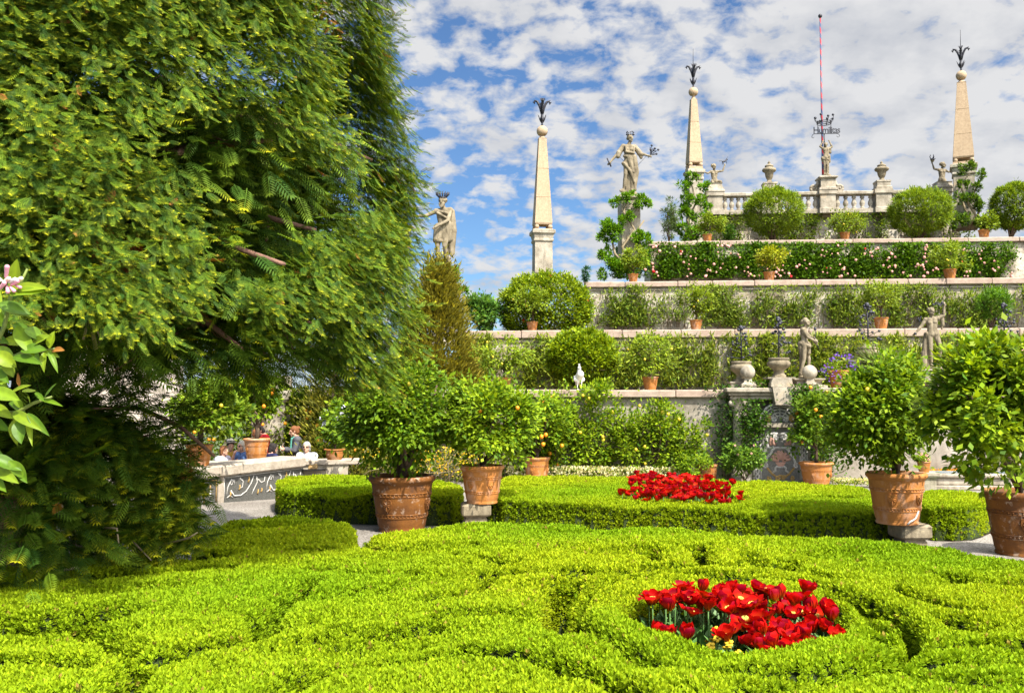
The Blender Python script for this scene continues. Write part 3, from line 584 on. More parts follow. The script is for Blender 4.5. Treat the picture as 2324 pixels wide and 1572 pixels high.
def pedestal(lab, loc, hw, h, rz, mt='stone'):
    t = thing('statue_pedestal', lab, 'pedestal', loc, rz)
    MB().square([(hw * 1.2, 0), (hw * 1.2, .10), (hw * 1.08, .14), (hw, .18), (hw, h - .18)]).build('shaft', M[mt], t)
    MB().square([(hw * 1.02, h - .176), (hw * 1.14, h - .13), (hw * 1.22, h - .10), (hw * 1.22, h - .02), (hw * 1.1, h)]).build('cap', M[mt], t); return t
def sprig_iron(b, base, tips, leaf=.03):
    for t_ in tips:
        m_ = (base + t_) / 2 + V(.01, 0, .02); b.tube([base, m_, t_], .009, .006, 5); b.ball(t_, leaf, 8, 6, (1, .8, 1))
        for q in (.35, .6, .8): p_ = base.lerp(t_, q); b.ball(p_ + V(random.uniform(-.035, .035), random.uniform(-.02, .02), random.uniform(-.02, .035)), leaf * .55, 6, 5, (1.2, .5, 1))

# 1 bearded man in a tunic, west of the first obelisk
p = at(1006, 606, 30.2); hgt = at(1006, 447, 30.2).z - p.z
J = J_(head=V(-.02, -.02, 1.62), shR=V(-.19, .0, 1.39), shL=V(.17, .03, 1.43), elR=V(-.42, -.05, 1.27), waR=V(-.66, -.12, 1.25), elL=V(.12, -.16, 1.13), waL=V(-.12, -.24, .98), hipR=V(-.09, 0, .92), knR=V(-.14, -.06, .50), anR=V(-.12, 0, .08), toR=V(-.17, -.15, .035), hipL=V(.09, 0, .92), knL=V(.04, -.10, .50), anL=V(.13, .03, .08), toL=V(.10, -.13, .035), curl=.25)
b = MB(); body(b, J); head(b, J, -.28, 0, 1.05, 'curls', True)
folds(b, [((-.12, -.02, .98), (-.17, -.05, .66), .12, .09), ((-.05, -.06, 1.0), (-.12, -.09, .64), .09, .06), ((.08, -.02, 1.05), (.12, .02, .70), .13, .10), ((0, -.06, 1.02), (.0, -.03, .70), .10, .06), ((-.15, -.08, .66), (-.06, -.10, .63), .07, .05), ((-.14, -.09, 1.33), (.05, -.13, 1.22), .035, .03), ((-.12, -.08, 1.38), (.10, -.12, 1.32), .03, .03),
         ((.20, .10, 1.40), (.24, .12, .9), .08, .09), ((.24, .12, .95), (.22, .12, .36), .09, .06), ((.15, .13, 1.35), (.13, .16, .40), .09, .08), ((.03, .14, .9), (.05, .16, .2), .07, .06), ((.17, .1, .6), (.2, .1, .3), .07, .04)])
for a in ('anR', 'anL'):
    q = J[a] + V(0, 0, .15); b.ball(q, .072, 10, 8, (1, 1, .55)); b.cap(q, J[a] + V(0, 0, -.02), .055, .05)
plinth(b, .25, .0, .17)
ib = MB()
for k in range(7):
    a = (k - 3) * .42; base = J['head'] + V(.075 * math.sin(a), -.04 * math.cos(a), .10); ib.tube([base, base + V(.07 * math.sin(a), -.02, .06), base + V(.10 * math.sin(a), -.02, .13), base + V(.08 * math.sin(a) + .02, -.01, .17 - abs(k - 3) * .012)], .022, .008, 5)
    ib.ball(base + V(.08 * math.sin(a), -.02, .09), .03, 7, 5, (.9, .5, 1.3))
ib.lathe([(.098, 0), (.102, .015), (.098, .03)], 16, tuple(J['head'] + V(0, .0, .085)), cap=False)
statue('stone statue of a bearded man in a tunic, iron leaf crown on his head', None, p, hgt, .0, b, ib)
pedestal('mostly hidden tall stone pedestal under the bearded statue', p - V(0, 0, 2.6), .36, 2.6 - .17 * hgt / 1.75, .1)

# 2 woman holding a flowering iron branch
p = at(1428, 437, 32.2); hgt = at(1432, 306, 32.2).z - p.z
J = J_(head=V(.04, -.01, 1.63), shR=V(-.16, .02, 1.40), shL=V(.17, 0, 1.38), elR=V(-.36, .02, 1.16), waR=V(-.55, -.05, .93), elL=V(.34, -.03, 1.17), waL=V(.53, -.10, 1.10), pel=V(.02, 0, .96), hipR=V(-.08, 0, .92), knR=V(-.12, -.10, .52), anR=V(-.17, -.04, .09), toR=V(-.24, -.17, .05), hipL=V(.11, 0, .92), knL=V(.08, -.06, .50), anL=V(.07, -.03, .08), toL=V(.06, -.18, .035))
b = MB(); body(b, J, fem=True); head(b, J, .55, .05, 1.0, 'bun')
folds(b, [((-.17, .01, 1.40), (-.30, .01, 1.20), .078, .085), ((-.30, .0, 1.2), (-.33, .0, 1.10), .085, .075), ((.18, 0, 1.38), (.31, -.02, 1.20), .075, .085), ((.31, -.02, 1.2), (.36, -.03, 1.05), .075, .05), ((.30, -.03, 1.17), (.38, -.05, 1.14), .07, .065),
         ((-.12, -.09, 1.38), (-.09, -.13, 1.2), .028, .028), ((-.1, -.13, 1.2), (.13, -.12, 1.16), .035, .035), ((.14, -.09, 1.36), (.13, -.12, 1.18), .028, .028), ((-.13, -.05, 1.09), (.15, -.05, 1.09), .06, .06), ((-.1, -.1, 1.08), (.12, -.1, 1.08), .035, .035),
         ((.12, -.02, 1.05), (.20, .0, .62), .12, .10), ((.20, .0, .62), (.12, .02, .05), .10, .085), ((.04, -.08, 1.04), (.06, -.09, .62), .07, .05), ((.0, -.05, 1.05), (.10, -.10, .6), .1, .06), ((.1, -.09, .6), (.18, -.03, .08), .05, .045),
         ((-.15, -.12, .84), (.02, -.13, .62), .05, .045), ((.02, -.13, .62), (.14, -.08, .30), .045, .04), ((-.18, -.08, .86), (-.14, -.1, .78), .06, .05), ((-.02, .03, .9), (-.04, .05, .05), .11, .09), ((.06, .05, .9), (.06, .07, .05), .11, .09), ((.18, -.08, .75), (.05, -.11, .66), .03, .03), ((.19, -.05, .55), (.08, -.1, .52), .025, .025), ((.0, -.03, .5), (.0, -.02, .06), .04, .03)])
plinth(b, .24, .0, .12); folds(b, [((-.18, -.1, .0), (-.27, -.16, .02), .06, .045)])
ib = MB(); hd = J['waL'] + V(.09, -.03, .0); sprig_iron(ib, hd, [hd + V(.04, -.03, .28), hd + V(.02, -.03, .15), hd + V(.10, -.02, .14), hd + V(.24, 0, .16), hd + V(.19, .02, .04), hd + V(.14, 0, .20)], .034); hr = J['waR'] + V(-.045, -.03, -.06); ib.tube([hr + V(-.07, 0, .15), hr + V(.05, 0, -.11)], .022, .022, 7)
ib.tube([J['waL'] + V(0, .02, 0), V(.24, -.05, .80)], .006, .006, 5); ib.tube([V(-.28, 0, 1.08), V(-.15, -.05, .92)], .006, .006, 5)
for k in range(9):
    a = (k - 4) * .5; base = J['head'] + V(.085 * math.sin(a), -.05 * math.cos(a), .085); ib.tube([base, base + V(.02 * math.sin(a), 0, .07 + .02 * (k % 3))], .006, .005, 4); ib.ball(base + V(.02 * math.sin(a), 0, .08 + .02 * (k % 3)), .02, 6, 5); ib.ball(base + V(.03 * math.sin(a), -.01, .03), .02, 6, 5)
statue('stone statue of a draped woman holding an iron flowering branch out to one side', None, p, hgt, 0, b, ib)
pb_ = at(1428, 590, 32.2); pedestal('tall stone pedestal of the draped woman, wrapped in a twisting creeper', pb_, .33, p.z - pb_.z - .12 * hgt / 1.75, .1)

# 3 statue at the centre of the balustrade, arms raised to an iron motto and crown
q = PIERTOP[1877]; t = thing('statue_pedestal', 'carved stone pedestal with scroll feet under the centre statue on the balustrade', 'pedestal', q, WA); zp = wp(5, 1877, 403, .2).z - q.z
MB().square([(.36, .003), (.36, .08), (.28, .12), (.28, zp - .12)]).build('shaft', M['stone'], t); MB().square([(.29, zp - .116), (.36, zp - .06), (.36, zp - .02), (.26, zp + .02)]).build('cap', M['stone'], t)
b = MB()
for e in (-1, 1):
    b.tube([(e * (.50 + .11 * math.cos(a)), 0, .125 + .11 * math.sin(a)) for a in np.linspace(0, 6.283, 13)], .06, .06, 8); b.ball((e * .50, 0, .125), .07); b.tube([(e * .30, 0, .42), (e * .36, 0, .26), (e * .42, 0, .2)], .07, .08, 8)
b.build('scroll', M['stone'], t)
p = q + V(0, 0, zp + .11); hgt = wp(5, 1877, 323, .2).z - p.z
J = J_(head=V(-.01, -.03, 1.60), neck=V(0, .01, 1.45), shR=V(-.17, .01, 1.43), shL=V(.18, .02, 1.42), elR=V(-.31, .0, 1.53), waR=V(-.16, .0, 1.76), elL=V(.33, .02, 1.50), waL=V(.20, .0, 1.75), waist=V(.02, 0, 1.12), pel=V(.0, 0, .96), knR=V(-.10, -.04, .50), knL=V(.03, -.10, .52), anL=V(.02, .0, .08), toL=V(.04, -.14, .035), anR=V(-.10, 0, .08))
b = MB(); body(b, J); head(b, J, -.2, .1, 1.0, 'curls')
folds(b, [((.16, .08, 1.45), (.24, .06, 1.2), .06, .07), ((.25, .05, 1.5), (.24, .06, 1.2), .05, .06), ((-.17, -.04, .86), (.12, -.08, .98), .07, .06), ((-.2, -.02, .9), (-.19, .02, .72), .08, .05), ((.14, -.03, 1.0), (.17, 0, .70), .09, .07), ((.0, -.07, .9), (-.03, -.05, .55), .09, .05), ((-.15, -.06, .82), (.1, -.12, .78), .05, .045), ((.0, .06, .9), (.0, .08, .05), .13, .11), ((.1, -.02, .8), (.1, .02, .1), .06, .05)])
plinth(b, .24, .0, .12); cs = statue('stone statue with both arms raised under the iron motto at the balustrade centre', None, p, hgt, WA, b)
# iron motto and crown
sgn = thing('iron_motto', 'wrought iron motto lettering with a crown above, carried over the centre statue', 'iron sign', p, WA); PX5 = (DW[5] - .2) / F
wx5 = lambda x: (x - 1877) * PX5; wz5 = lambda y: wp(5, 1877, y, .2).z - p.z
b = MB(); b.tube([(wx5(1874), .02, wz5(335)), (wx5(1874), .02, wz5(303))], .022, .022, 6); b.tube([(wx5(1860), 0, wz5(304)), (wx5(1860), 0, wz5(283))], .014, .014, 6); b.tube([(wx5(1889), 0, wz5(304)), (wx5(1889), 0, wz5(283))], .014, .014, 6); b.tube([(wx5(1852), .02, wz5(303.2)), (wx5(1903), .02, wz5(303.2))], .013, .013, 6)
b.tube([(wx5(1852), .02, wz5(303)), (wx5(1848), .02, wz5(306)), (wx5(1847), .02, wz5(311)), (wx5(1850), .02, wz5(313)), (wx5(1852), .02, wz5(310))], .014, .01, 5); b.tube([(wx5(1900), .02, wz5(303)), (wx5(1906), .02, wz5(305)), (wx5(1908), .02, wz5(309)), (wx5(1904), .02, wz5(312)), (wx5(1901), .02, wz5(309))], .014, .01, 5)
b.build('bracket', M['iron'], sgn)
cu = bpy.data.curves.new('motto', 'FONT'); cu.body = 'Humilitas'; cu.size = .5; cu.extrude = .012; cu.offset = .004; cu.align_x = 'CENTER'; cu.space_character = .86; tmp = bpy.data.objects.new('tmp', cu); COL.objects.link(tmp)
dg = bpy.context.evaluated_depsgraph_get(); dg.update(); me = bpy.data.meshes.new_from_object(tmp.evaluated_get(dg)); bpy.data.objects.remove(tmp)
me.transform(Matrix.Rotation(math.pi / 2, 4, 'X')); co = np.array([v.co for v in me.vertices]); wid = co[:, 0].max() - co[:, 0].min(); hz = wz5(288) - wz5(302.5)
fx, fz = (58 * PX5) / wid, (hz) / (co[:, 2].max() - co[:, 2].min()); me.transform(Matrix.Diagonal((fx, 1, fz, 1))); me.transform(Matrix.Translation((wx5(1879), -.03, wz5(302.6))))
link('lettering', me, M['iron'], sgn)
b = MB(); zc0 = wz5(281); hc = wz5(264) - zc0; rc_ = 21 * PX5
for zq in (0, .07): b.tube([(wx5(1874) + rc_ * .72 * math.cos(a), rc_ * .72 * math.sin(a), zc0 + zq) for a in np.linspace(0, 6.283, 25)], .016, .016, 5)
for k in range(8):
    a = k * math.pi / 4 + .2; c, s_ = math.cos(a), math.sin(a); hh = hc * (1.0 if k % 2 else .72)
    b.tube([(wx5(1874) + r_ * rc_ * c, r_ * rc_ * s_, zc0 + h_ * hh) for r_, h_ in ((.72, 0), (.8, .3), (.98, .6), (1.0, .85), (.93, .95))], .014, .012, 5); b.ball((wx5(1874) + .96 * rc_ * c, .96 * rc_ * s_, zc0 + hh), .05, 7, 5)
    b.tube([(wx5(1874) + r_ * rc_ * c, r_ * rc_ * s_, zc0 + h_ * hh) for r_, h_ in ((.72, .05), (.62, .3), (.7, .5), (.8, .42))], .012, .01, 5)
b.build('crown', M['iron'], sgn)

# 4, 5 seated putti at the balustrade ends
def putto(lab, x, mir, rz):
    q = PIERTOP[x]; k_ = .80; f = (lambda v: V(-v.x, v.y, v.z)) if mir else (lambda v: v)
    s_t = wp(5, x, 415 if mir else 418, .2).z - q.z
    t = thing('statue_pedestal', 'small stone seat block at the balustrade end under the ' + ('bird-bearing figure' if mir else 'unicorn-bearing figure'), 'pedestal', q, WA)
    MB().square([(.36, .003), (.36, .07), (.30, .10), (.26, max(.2, s_t - .06)), (.29, max(.22, s_t))]).build('block', M['stone'], t)
    L_ = dict(head=V(-.03, -.03, 1.13), neck=V(0, .02, .95), shR=V(-.17, .0, .89), shL=V(.17, .0, .90), elR=V(-.33, -.02, .80), waR=V(-.48, -.04, .84), elL=V(.42, -.04, .93), waL=V(.50, -.05, 1.17), waist=V(0, 0, .55), pel=V(.02, 0, .40), hipR=V(-.10, -.02, .40), hipL=V(.12, -.02, .40), knR=V(-.10, -.20, .14), knL=V(.26, -.22, .36), anR=V(-.06, -.14, -.14), anL=V(.30, -.18, .05), toR=V(-.08, -.24, -.18), toL=V(.36, -.27, .02))
    J = {k: f(v) for k, v in L_.items()}
    if mir:
        J['shR'], J['shL'] = J['shL'], J['shR']; J['elR'], J['elL'] = J['elL'], J['elR']; J['waR'], J['waL'] = J['waL'], J['waR']; J['hipR'], J['hipL'] = J['hipL'], J['hipR']; J['knR'], J['knL'] = J['knL'], J['knR']; J['anR'], J['anL'] = J['anL'], J['anR']; J['toR'], J['toL'] = J['toL'], J['toR']
    b = MB(); body(b, J); head(b, J, .35 if not mir else .9, 0, 1.25, 'curls'); b.ball(J['pel'], .17, 12, 8); b.cap(J['pel'] + V(-.1, 0, -.12), J['pel'] + V(.1, 0, -.12), .13, .13); b.cap(J['waist'], J['pel'], .13, .15)
    w = f(V(.50, -.05, 1.17)) + V(0, 0, .12); ib = MB()
    if mir:                                 # swan in a bowl
        b.lathe([(.03, -.04), (.07, .0), (.09, .05), (.1, .06)], 10, tuple(w)); c = w + V(0, 0, .10); ib.ball(c, .09, 10, 6, (1.3, .8, .7)); ib.tube([c + V(-.08, 0, .02), c + V(-.13, 0, .12), c + V(-.09, 0, .2), c + V(-.12, 0, .22)], .022, .015, 6); ib.tube([c + V(.03, 0, .03), c + V(.07, 0, .14), c + V(.05, 0, .26)], .05, .008, 6); ib.tube([c + V(.08, 0, 0), c + V(.17, 0, .06)], .03, .008, 5)
    else:                                   # little rearing unicorn
        c = w + V(.0, 0, .10); ib.cap(c + V(-.07, 0, -.01), c + V(.08, 0, .05), .045, .04, 8); ib.tube([c + V(.07, 0, .05), c + V(.12, 0, .13)], .035, .028, 6); ib.cap(c + V(.12, 0, .14), c + V(.17, 0, .10), .026, .018, 6); ib.tube([c + V(.13, 0, .16), c + V(.18, 0, .27)], .010, .003, 5); ib.tube([c + V(.07, .02, .02), c + V(.14, .02, 0), c + V(.13, .02, -.06)], .014, .01, 5); ib.tube([c + V(.07, -.02, .02), c + V(.12, -.02, -.04), c + V(.08, -.02, -.1)], .014, .01, 5)
        ib.tube([c + V(-.07, .02, -.02), c + V(-.1, .02, -.08), c + V(-.07, .02, -.15)], .016, .01, 5); ib.tube([c + V(-.07, -.02, -.02), c + V(-.05, -.02, -.09), c + V(-.03, -.02, -.15)], .016, .01, 5); ib.tube([c + V(-.1, 0, .01), c + V(-.18, 0, .05), c + V(-.22, 0, .0), c + V(-.26, 0, .05)], .014, .008, 5)
    statue(lab, None, q + V(0, 0, max(.2, s_t) - .27 * k_), 1.75 * k_, rz, b, ib)
putto('seated stone child figure lifting a small iron unicorn beside the bushy-footed obelisk', 1622, False, .1)
putto('seated stone child figure lifting an iron bird in a bowl beside the creeper-clad obelisk', 2140, True, .1)

# 6 statue in profile above the portal
p = on(1, 1829, .35); z = wp(1, 1829, 853, -.35).z; hgt = wp(1, 1829, 722, -.35).z - z
t = thing('statue_pedestal', 'moulded stone block under the profile statue above the portal', 'pedestal', (p.x, p.y, ZT[1]), WA); hh = z - ZT[1]
MB().square([(.42, .003), (.42, .10), (.30, .13), (.30, hh - .14)]).build('shaft', M['stone'], t); MB().square([(.3, hh - .137), (.38, hh - .09), (.38, hh - .07), (.28, hh - .06)]).build('cap', M['stone'], t)
J = J_(head=V(.02, -.03, 1.63), shR=V(-.10, -.13, 1.40), shL=V(-.02, .16, 1.41), elR=V(.02, -.20, 1.16), waR=V(.22, -.16, 1.06), elL=V(.16, .14, 1.20), waL=V(.24, -.02, 1.12), waist=V(-.04, 0, 1.12), pel=V(-.05, 0, .97), hipR=V(-.07, -.09, .93), hipL=V(-.03, .09, .93), knR=V(-.08, -.10, .50), knL=V(.10, .06, .52), anR=V(-.20, -.10, .08), anL=V(.08, .06, .08), toR=V(-.05, -.14, .035), toL=V(.22, .02, .035))
b = MB(); body(b, J); head(b, J, 1.45, .05, 1.0, 'bun'); folds(b, [((-.14, -.06, .98), (.06, -.12, .90), .08, .08), ((-.12, .08, .95), (.05, .1, .85), .09, .09), ((-.12, 0, .95), (-.1, 0, .60), .13, .08), ((.05, .0, .95), (.08, .0, .7), .1, .07), ((.22, -.15, 1.05), (.30, -.1, .96), .05, .03), ((.25, 0, 1.15), (.24, -.1, 1.0), .05, .04), ((-.1, .1, .7), (-.12, .1, .05), .07, .07)])
plinth(b, .24, 0, .06); ib = MB(); ib.tube([V(.24, -.1, 1.05), V(.27, -.1, 1.25), V(.26, -.1, 1.38)], .012, .01, 5); ib.ball(V(.26, -.1, 1.42), .05, 8, 6, (.9, .6, 1.2)); ib.tube([V(.26, -.1, 1.05), V(.34, -.1, .9), V(.37, -.1, .8)], .01, .008, 5)
statue('stone statue standing in profile with folded forearms above the portal', None, (p.x, p.y, z), hgt, WA, b, ib)
# 7 statue with raised arm
p = on(1, 2116, .35); z = wp(1, 2116, 832, -.35).z; hgt = wp(1, 2112, 697, -.35).z - z
t = thing('statue_pedestal', 'stone block under the statue with a raised arm, behind the lemon trees', 'pedestal', (p.x, p.y, ZT[1]), WA); hh = z - ZT[1]
MB().square([(.44, .003), (.44, .10), (.34, .13), (.34, hh - .14)]).build('shaft', M['stone'], t); MB().square([(.34, hh - .137), (.40, hh - .1), (.40, hh - .07), (.3, hh - .06)]).build('cap', M['stone'], t)
J = J_(head=V(-.02, -.03, 1.62), shR=V(-.17, .0, 1.38), shL=V(.16, .0, 1.42), elR=V(-.31, -.02, 1.18), waR=V(-.46, -.06, 1.02), elL=V(.34, -.02, 1.50), waL=V(.35, -.04, 1.76), pel=V(.03, 0, .96), waist=V(.01, 0, 1.1), hipR=V(-.07, 0, .92), hipL=V(.12, 0, .92), knR=V(-.06, -.05, .5), anR=V(-.03, 0, .08), toR=V(-.06, -.15, .035), knL=V(.20, -.10, .54), anL=V(.17, .0, .10), toL=V(.2, -.15, .05))
b = MB(); body(b, J); head(b, J, .35, 0, 1.0, 'curls'); folds(b, [((-.14, .06, .95), (-.22, .06, .3), .08, .08), ((-.22, .06, .4), (-.24, .02, .02), .09, .08), ((-.12, .08, .9), (-.12, .1, .05), .08, .09), ((.30, .02, 1.48), (.33, .04, 1.22), .07, .05), ((.33, .04, 1.3), (.30, .05, 1.12), .05, .03), ((-.16, -.02, .98), (-.15, .02, .85), .05, .05)])
plinth(b, .26, 0, .06); ib = MB(); hd = J['waL'] + V(-.02, -.04, .06); sprig_iron(ib, hd, [hd + V(-.14, 0, -.02), hd + V(-.24, 0, .05), hd + V(-.3, 0, .0), hd + V(-.06, 0, .06)], .03); ib.tube([hd, hd + V(-.32, 0, .02)], .012, .01, 5); hr = J['waR'] + V(-.05, -.04, -.05); ib.ball(hr, .04, 7, 5); sprig_iron(ib, V(-.35, 0, 1.3), [V(-.38, 0, 1.42), V(-.3, 0, 1.46)], .025)
statue('stone statue with one arm raised high and drapery behind one leg, near the palm', None, (p.x, p.y, z), hgt, WA, b, ib)

# stone balls on flared feet, standing on the portal
for x, lab in ((1697, 'stone ball on a flared foot at the ivy side of the portal top'), (1838, 'stone ball on a flared foot in front of the profile statue')):
    q = wp(1, x, 880, .08); t = thing('stone_ball', lab, 'stone ball', (q.x, q.y, wp(1, x, 880, .25).z + .003), WA); hb2 = wp(1, x, 828, .08).z - q.z
    MB().square([(.18, 0), (.18, .08), (.10, .14), (.075, .24), (.09, .28)]).build('foot', M['stone'], t); b = MB(); b.ball((0, 0, hb2 - .185), .185, 20, 12); b.build('ball', M['stone'], t)
# urns with iron plants
def iron_plant(b, z, h, seed):
    r = random.Random(seed); b.tube([(0, 0, z), (.01, 0, z + h * .5), (0, .01, z + h)], .022, .012, 6); b.ball((0, 0, z + h), .06, 8, 6, (1, .8, 1.1))
    for k in range(30):
        q = r.random() ** .8; zq = z + h * (.10 + .85 * q); a = r.uniform(0, 6.28); ln = (.34 * (1 - q) + .07) * r.uniform(.5, 1); e = (math.cos(a) * ln, math.sin(a) * ln, zq + r.uniform(-.02, .10))
        b.tube([(0, 0, zq - .03), e], .009, .007, 4); b.ball(e, r.uniform(.026, .045), 7, 5, (1, .7, .9))
def flower_urn(lab, x, ytop, ybase, yplant, back, seed, zb=None):
    q = on(1, x, back); z0 = wp(1, x, ybase, -back).z; Z = lambda y: wp(1, x, y, -back).z - z0
    t = thing('flower_urn', lab, 'urn', (q.x, q.y, z0), WA); hh = Z(ytop); k = hh / .55; wv = .82
    if z0 - ZT[1] > .05 or zb is not None: MB().square([(.30, ZT[1] - z0 + .003 if zb is None else zb - z0 + .003), (.30, -.05), (.33, -.03), (.33, 0)]).build('base', M['stone'], t)
    MB().lathe([(r * wv, .003 + z * k) for r, z in ((.21, 0), (.21, .05), (.17, .08), (.15, .16), (.19, .22), (.27, .27), (.34, .34), (.35, .40), (.30, .46), (.28, .48), (.31, .50), (.31, .55), (.26, .55), (.22, .52))], 20).build('bowl', M['statue'], t)
    b = MB(); iron_plant(b, hh - .02, Z(yplant) - hh, seed); b.build('iron_flower', M['iron'], t)
flower_urn('stone urn with a black iron plant, partly behind the ivy-side stone ball', 1682, 820, 866, 742, .35, 1)
flower_urn('stone urn with a black iron plant on the block over the portal keystone', 1767, 812, 856, 722, -.10, 2, wp(1, 1767, 858, .25).z)
flower_urn('stone urn with a tall black iron plant behind the spiky palm', 1970, 788, 832, 690, .35, 3)
flower_urn('black iron plant in an urn rising behind the lemon tree at the picture edge', 2280, 775, 815, 690, .35, 4)
# ---------------------------------------------------------------- plants
def crown_pts(n, c, rad, k, spread=.22, hollow=.55, seed=0, squash=0.0):
    """leaf points gathered in clumps over an ellipsoid: gaps between, uneven outline"""
    r = np.random.default_rng(seed); d = unit(r.normal(size=(k, 3))); d[:, 2] = d[:, 2] * (1 - squash) + squash * .3
    q = (hollow + (1 - hollow) * r.random((k, 1)) ** .6) * (1 + (.10 if hollow < .8 else .022) * r.normal(size=(k, 1))); q = q * (1 + (.20 if hollow < .6 else .02) * vnoise(d, 2.4, seed + 3)[:, None]); cc = d * q * np.array(rad)
    i = r.integers(0, k, n); sz = (spread * (.6 + .8 * r.random(k)))[i][:, None]; off = r.normal(size=(n, 3)) * sz * np.mean(rad) * .5
    return cc[i] + off + np.array(c), unit(off + .6 * d[i] * np.mean(rad) * spread), i
def foliage(name, pos, out, ln, wd, ca, cb, parent, m='leaf', up=.25, jit=.7, sp=.16, clump=None, droop=0.0, tmpl=None):
    n = len(pos); d = unit(out + jit * rnd_dirs(n) + np.array([0, 0, up - droop])); upv = unit(np.array([[0.0, 0, 1]]) + .55 * rnd_dirs(n) - np.array([[0.0, .35, 0]]))
    col = palette(n, ca, cb, sp)
    if clump is not None: col = col * (.78 + .44 * np.random.default_rng(5).random(int(clump.max()) + 1))[clump][:, None]
    L_ = ln * (.65 + .6 * rng.random(n)); Vv, q, c = scatter(LEAF if tmpl is None else tmpl, pos, frames(d, upv), L_, wd * (.7 + .5 * rng.random(n)), col)
    return link(name, np_mesh(name, Vv, q, c), M[m], parent)
def limbs(b, base, c, rad, k, r0, seed, twist=.15, fork=0.0):
    r = random.Random(seed)
    for i in range(k):
        a = 6.283 * i / k + r.uniform(-.5, .5); e = V(c[0] + rad[0] * .72 * math.cos(a), c[1] + rad[1] * .72 * math.sin(a), c[2] + rad[2] * r.uniform(-.25, .6)); s_ = V(base[0], base[1], base[2] + fork * r.uniform(.6, 1))
        P = [s_.lerp(e, q) + V(r.uniform(-1, 1), r.uniform(-1, 1), r.uniform(-.4, .8)) * twist * rad[0] * math.sin(math.pi * q) for q in (0, .25, .5, .75, 1)]
        b.tube(P, r0 * .72, r0 * .2, 6)
        for _ in range(2): q = r.choice((1, 2, 3)); e2 = P[q] + V(r.uniform(-1, 1) * rad[0], r.uniform(-1, 1) * rad[1], r.uniform(.1, 1) * rad[2]) * .55; b.tube([P[q], P[q].lerp(e2, .5) + V(0, 0, .05 * rad[2]), e2], r0 * .32, r0 * .1, 5)
OLDG, NEWG = (.07, .14, .009), (.30, .40, .014)
def tree(name, lab, cat, base, c, rad, n, ln, wd, k=60, ca=OLDG, cb=NEWG, r0=.05, nl=6, fork=.3, fruit=None, seed=0, group=None, spread=.26, hollow=.45, droop=.1, twist=.15, m='leaf', up=.25, jit=.7, flowers=None, dense=1.0, lf=1.0, lowleaf=1.0):
    t = thing(name, lab, cat, base, 0, group); lc = Vector(c) - Vector(base)
    b = MB(); 
    if fork > .05: b.tube([(0, 0, 0), (.02, 0, fork * .5), (0, .02, fork)], r0 * 1.1, r0 * .95, 8)
    limbs(b, (0, 0, 0), lc, rad, nl, r0, seed, twist, fork * .9); b.build('trunk', M['bark'], t)
    n = int(n * dense); P, O, i = crown_pts(n, lc, rad, k, spread, hollow, seed); kp = ((P[:, 2] > lc.z - .62 * rad[2]) | (rng.random(n) < lowleaf)) & (P[:, 2] > .03 - (lc.z > 9)); P, O, i = P[kp], O[kp], i[kp]; foliage('crown', P, O, ln * lf, wd * lf, ca, cb, t, m, up, jit, .16, i, droop)
    if fruit:
        mt, num, rf = fruit; r = np.random.default_rng(seed + 99); ds = unit(r.normal(size=(num * 3, 3)) + np.array([0, -.7, 0])); me = MB().ball((0, 0, 0), rf, 10, 7, (1, 1, 1.1)).mesh('fruit'); me.materials.append(M[mt])
        for d in ds[:num]: o = link('fruit', me, None, t); o.location = lc + Vector(d * np.array(rad) * r.uniform(.85, 1.02))
    if flowers:
        mt, num, rf = flowers; r = np.random.default_rng(seed + 77); ds = unit(r.normal(size=(num, 3)) + np.array([0, -.7, .2])); b = MB()
        for k_ in range(5): a = k_ * 1.2566; b.ball((rf * .6 * math.cos(a), -.0 + rf * .6 * math.sin(a) * .6, rf * .5 * math.sin(a)), rf * .42, 6, 4)
        me = b.mesh('blossom'); me.materials.append(M[mt])
        for d in ds: o = link('blossom', me, None, t); o.location = lc + Vector(d * np.array(rad) * r.uniform(.92, 1.05))
    return t

# ---------------------------------------------------------------- box hedges
def polydist(P, poly, closed=True):
    """distance of P to the polyline"""
    A_ = np.array(poly, float); B_ = np.roll(A_, -1, 0) if closed else A_[1:]; A_ = A_ if closed else A_[:-1]; d = np.full(len(P), 1e9)
    for a, b in zip(A_, B_):
        ab = b - a; t = np.clip(((P - a) @ ab) / max(ab @ ab, 1e-9), 0, 1); d = np.minimum(d, np.linalg.norm(P - a - t[:, None] * ab, axis=1))
    return d
def inside(P, poly):
    A_ = np.array(poly, float); r = np.zeros(len(P), bool); j = len(A_) - 1
    for i in range(len(A_)):
        c = (A_[i, 1] > P[:, 1]) != (A_[j, 1] > P[:, 1]); x = (A_[j, 0] - A_[i, 0]) * (P[:, 1] - A_[i, 1]) / (A_[j, 1] - A_[i, 1] + 1e-12) + A_[i, 0]; r ^= c & (P[:, 0] < x); j = i
    return r
def g2(x, y, z=HB): p = gz(x, y, z); return (p.x, p.y)
def smooth_poly(pts, closed=True, it=2):
    p = np.array(pts, float)
    for _ in range(it):
        q = np.roll(p, -1, 0) if closed else p[1:]; a = p if closed else p[:-1]; s_ = np.empty((len(a) * 2, 2)); s_[0::2] = a * .75 + q * .25; s_[1::2] = a * .25 + q * .75
        p = s_ if closed else np.vstack([p[:1], s_, p[-1:]])
    return p
SPRIG = []                                  # a shoot of box: leaves round an upright axis (side, along, normal)
